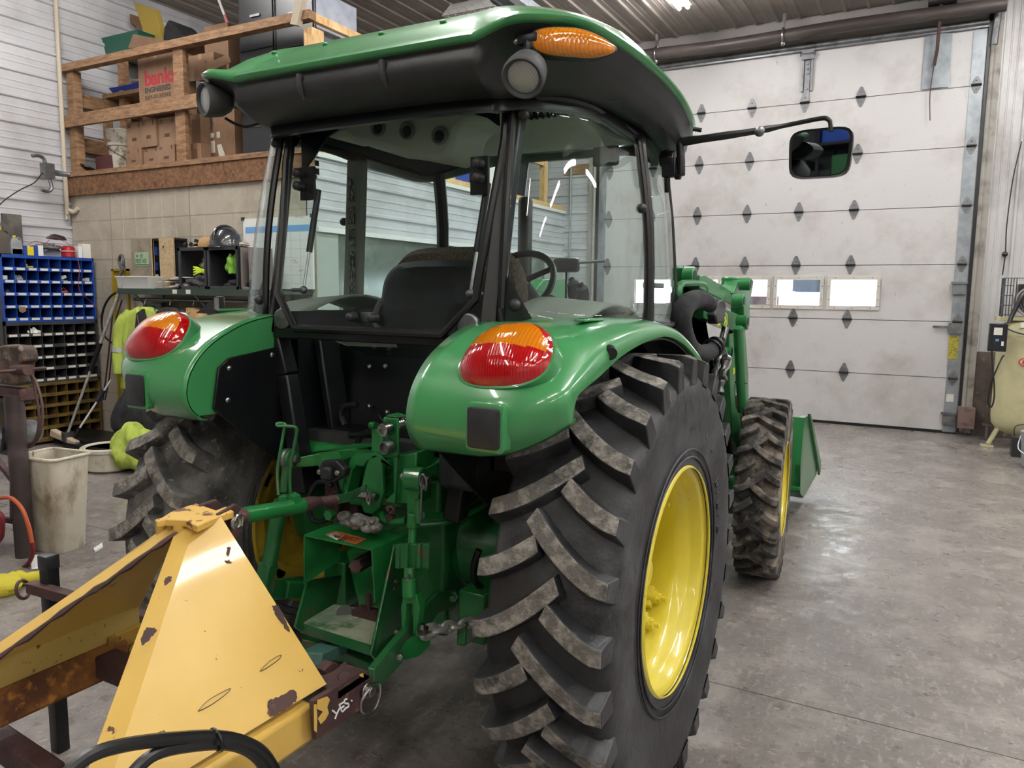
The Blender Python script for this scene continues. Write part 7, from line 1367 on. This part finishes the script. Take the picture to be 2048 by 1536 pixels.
b = MB(); b.b2((-5.75, 5.35, 4.285), (-5.2, 6.0, 4.50)); one(b, 'cardboard_box', KRAFT, 'tan carton lying on top of the black cabinets', 'box', bevel=.004)
b = MB(); P_ = [W(x, y, 1, 5.0) for x, y in ((593, -10), (606, -10), (594, 50), (580, 48))]; b.prism(P_, (0, .06, 0)); one(b, 'loose_batten', mat('pale_weathered_wood', 'a39684', .8), 'short pale batten hooked over the loft top rail', 'batten')
# things on the loft seen through the cab
cabinet(-5.3, -4.84, 6.75, 7.25, LZ, 3.45, 'short dark cabinet on the loft seen through the cab glass')
for i, (y0, y1, h, m, lb) in enumerate(((7.35, 7.75, .55, BLU, 'blue printed carton on the loft seen through the cab glass'), (7.8, 8.1, .48, KRAFT, 'brown carton beside the blue one on the loft'), (8.15, 8.4, .42, LABELW, 'white printed carton on the loft behind the cab post'), (6.35, 6.65, .5, mat('grey_carton', '5a5f66', .7), 'grey carton on the loft seen through the rear window'))):
    b = MB(); b.b2((-5.2, y0, LZ), (-4.80, y1, LZ+h)); one(b, 'cardboard_box', m, lb, 'box', bevel=.004)
r = empty('framed_screen', (-4.84, 8.9, LZ), 'dark framed screen leaning outward on the loft corner', 'screen'); b = MB(); b.prism([V(0, -.35, .02), V(.0, .30, .02), V(.05, .42, .95), V(.05, -.2, 1.15)], (-.03, 0, 0)); b.build('panel', BLKM, r); b = MB(); b.tube([V(.01, -.35, .02), V(.01, .30, .02), V(.06, .42, .95), V(.06, -.2, 1.15)], .012, 6, closed=True); b.build('frame', DSTEEL, r)
# ------------------------------------------------ compressor and things by the right wall
r = empty('air_compressor', (.97, 9.62, 0), 'cream upright air compressor with a caged motor on top', 'compressor')
b = MB(); b.lathe([(.0, .14), (.12, .15), (.22, .19), (.265, .26), (.275, .34), (.275, 1.18), (.265, 1.26), (.22, 1.33), (.12, 1.37), (.0, 1.38)], (0, 0, 0), (0, 0, 1), 48); b.build('tank', CREAM, r, ang=60)
for a in (200, 320, 80): x, y = math.cos(math.radians(a)), math.sin(math.radians(a)); b = MB(); b.beam((x*.20, y*.20, .24), (x*.30, y*.30, .03), .07, .02); b.box((x*.31, y*.31, .012), (.12, .08, .022)); b.build('foot', CREAM, r, bevel=.003)
b = MB(); b.b2((-.30, -.18, 1.36), (.32, .18, 1.40)); b.build('top_platform', CREAM, r, bevel=.004); b = MB(); b.cyl((.0, -.20, 1.56), (.0, .12, 1.56), .15, n=32); b.b2((-.13, -.10, 1.62), (.16, .12, 1.74)); b.build('motor', BLKM, r, bevel=.01)
b = MB()
for i in range(6): b.torus((0, -.205, 1.56), .025+.022*i, .003, (0, 1, 0), 24, 5)
for i in range(12): a = PI*i/12; b.tube([V(-.145*math.cos(a), -.205, 1.56-.145*math.sin(a)), V(.145*math.cos(a), -.205, 1.56+.145*math.sin(a))], .002, 4)
b.build('fan_grille', DSTEEL, r); b = MB(); b.torus((0, -.195, 1.56), .15, .012, (0, 1, 0), 32, 8); b.build('motor_ring', mat('pinkish_grey_ring', 'a39a94', .5), r)
b = MB()
for i in range(8): b.cyl((-.26+.0*i, -.22+.055*i, 1.40), (-.26, -.22+.055*i, 1.80), .004, n=6)
for z in (1.42, 1.52, 1.62, 1.72, 1.80): b.tube([V(-.26, .17, z), V(-.26, -.22, z), V(.30, -.22, z)], .005, 5) if z in (1.80,) else b.tube([V(-.26, .17, z), V(-.26, -.22, z), V(-.18, -.22, z)], .004, 5)
for i in range(5): b.cyl((-.26+.025*i, -.22, 1.40), (-.26+.025*i, -.22, 1.80), .004, n=6)
b.build('belt_guard', BLKR, r); b = MB(); b.tube([V(-.02, -.24, 1.72), V(-.10, -.26, 1.62), V(-.18, -.28, 1.42), V(-.20, -.3, 1.34)], .022, 10, 4); b.build('flexible_conduit', BLKR, r)
b = MB(); b.b2((-.375, -.40, 1.045), (-.215, -.28, 1.33)); cb = b.build('control_box', BLKM, r, bevel=.006); b = MB(); b.b2((-.335, -.402, 1.215), (-.26, -.4005, 1.29)); b.build('control_label', LABELW, cb); b = MB(); b.b2((-.315, -.402, 1.15), (-.285, -.4005, 1.175)); b.build('blue_badge', mat('blue_badge', '4f86c4', .5), cb); b = MB(); b.b2((-.262, -.412, 1.105), (-.242, -.40, 1.15)); b.build('switch', PAPER, cb)
b = MB(); b.tube([V(-.335, -.35, 1.05), V(-.32, -.36, .9), V(-.29, -.36, .7), V(-.28, -.36, .55), V(-.30, -.36, .46), V(-.33, -.36, .52), V(-.32, -.36, .7), V(-.28, -.36, .86), V(-.24, -.34, .98), V(-.22, -.3, 1.0)], .008, 7, 5); b.tube([V(-.215, -.34, 1.28), V(-.12, -.32, 1.24), V(-.02, -.3, 1.22), V(.05, -.28, 1.22)], .008, 7, 4); b.build('power_cable', BLKR, r)
c0 = V(-.03, -.278, .94); b = MB(); b.loft([[V(c0.x+.06*k*math.cos(2*PI*i/28), c0.y-.002-.002*j+.0, c0.z+.045*k*math.sin(2*PI*i/28)) for i in range(28)] for j, k in ((0, 1), (1, .98))]); b.build('oval_badge', mat('red_badge', 'b5303a', .5), r); b = MB(); b.loft([[V(c0.x+.048*k*math.cos(2*PI*i/28), c0.y-.0045-.001*j, c0.z+.034*k*math.sin(2*PI*i/28)) for i in range(28)] for j, k in ((0, 1), (1, .98))]); o_ = b.build('badge_face', CREAM, r); b = MB(); b.prism([V(c0.x+x, c0.y-.0065, c0.z+z) for x, z in ((-.030, -.018), (-.022, .020), (.024, .020), (.016, -.018))], (0, -.001, 0)); b.build('badge_mark', MATS['red_badge'], o_)
b = MB(); b.b2((-.10, -.19, 1.29), (.02, -.26, 1.345)); b.build('barcode_label', LABELW, r)
b = MB(); b.b2((.86, 9.02, 0), (1.05, 9.20, .20)); b.tube([V(.88, 9.1, .20), V(.88, 9.1, .30), V(.97, 9.1, .33), V(1.04, 9.1, .31)], .006, 6, 4); one(b, 'battery_box', BLKP, 'black box with a wire handle in front of the compressor', 'battery', bevel=.006)
r = empty('grey_pail', (1.02, 8.55, 0), 'grey pail with a white handle cut by the right edge', 'pail'); b = MB(); b.lathe([(.11, 0), (.12, .01), (.145, .33), (.15, .34), (.14, .34), (.0, .33)], (0, 0, 0), (0, 0, 1), 30); b.build('pail_body', mat('grey_pail_plastic', '8a8c90', .5), r); b = MB(); b.tube([V(-.14, 0, .30), V(-.16, -.08, .18), V(-.06, -.16, .12)], .005, 6, 5); b.build('handle', PAPER, r)
b = MB(); b.cyl((.70, 9.93, 0), (.70, 9.93, .17), .022, n=12); b.box((.70, 9.93, .18), (.10, .08, .02)); b.box((.70, 9.93, .008), (.13, .12, .016)); one(b, 'floor_stub_post', DSTEEL, 'short steel stub post on the floor left of the compressor', 'post')
b = MB(); x_ = W(2038, 300, 1, YD-.06).x; b.tube([V(x_+.02, YD-.03, 3.3), V(x_-.03, YD-.03, 2.9), V(x_-.05, YD-.03, 2.4), V(x_-.04, YD-.03, 2.1), V(x_-.05, YD-.03, 1.85)], .006, 6, 5); b.ball((x_-.045, YD-.04, 2.08), .03, 12, 8); one(b, 'wall_cable', BLKR, 'thin dark cable running down the wall above the compressor', 'cable')
# storage behind the camera (reflected in the mirrors)
r = empty('storage_rack', (-3.6, YB+.4, 0), 'dark storage rack with boxes behind the camera position', 'rack'); b = MB()
for z in (.3, .9, 1.5, 2.1, 2.7, 3.3, 3.9): b.b2((-2.2, -.3, z), (2.8, .3, z+.04))
for x in (-2.2, -.5, 1.2, 2.76): b.b2((x, -.3, 0), (x+.04, -.26, 4.5)); b.b2((x, .26, 0), (x+.04, .3, 4.5))
b.b2((-2.2, -.32, 0), (2.8, -.3, 4.5)); b.build('rack_frame', BLKM, r); rd = random.Random(2); MM = [BINB, BING, KRAFT, GREENW, BLKP, YEL, DSTEEL, BLKM, BLKM]
for z in (.34, .94, 1.54, 2.14, 2.74, 3.34, 3.94):
    x = -2.1
    while x < 2.5: w_ = rd.uniform(.18, .42); h_ = rd.uniform(.2, .5); b = MB(); b.b2((x, -.22, z), (x+w_, .2, z+h_)); b.build('stored_bin', rd.choice(MM), r); x += w_+rd.uniform(.02, .12)
SC.view_settings.view_transform = 'Standard'; SC.view_settings.look = 'None'; SC.view_settings.gamma = 1; SC.view_settings.use_curve_mapping = False
SC.view_settings.exposure = 0.92
SC.cycles.max_bounces = 10; SC.cycles.transparent_max_bounces = 24; SC.cycles.transmission_bounces = 8
SC.cycles.sample_clamp_indirect = 6
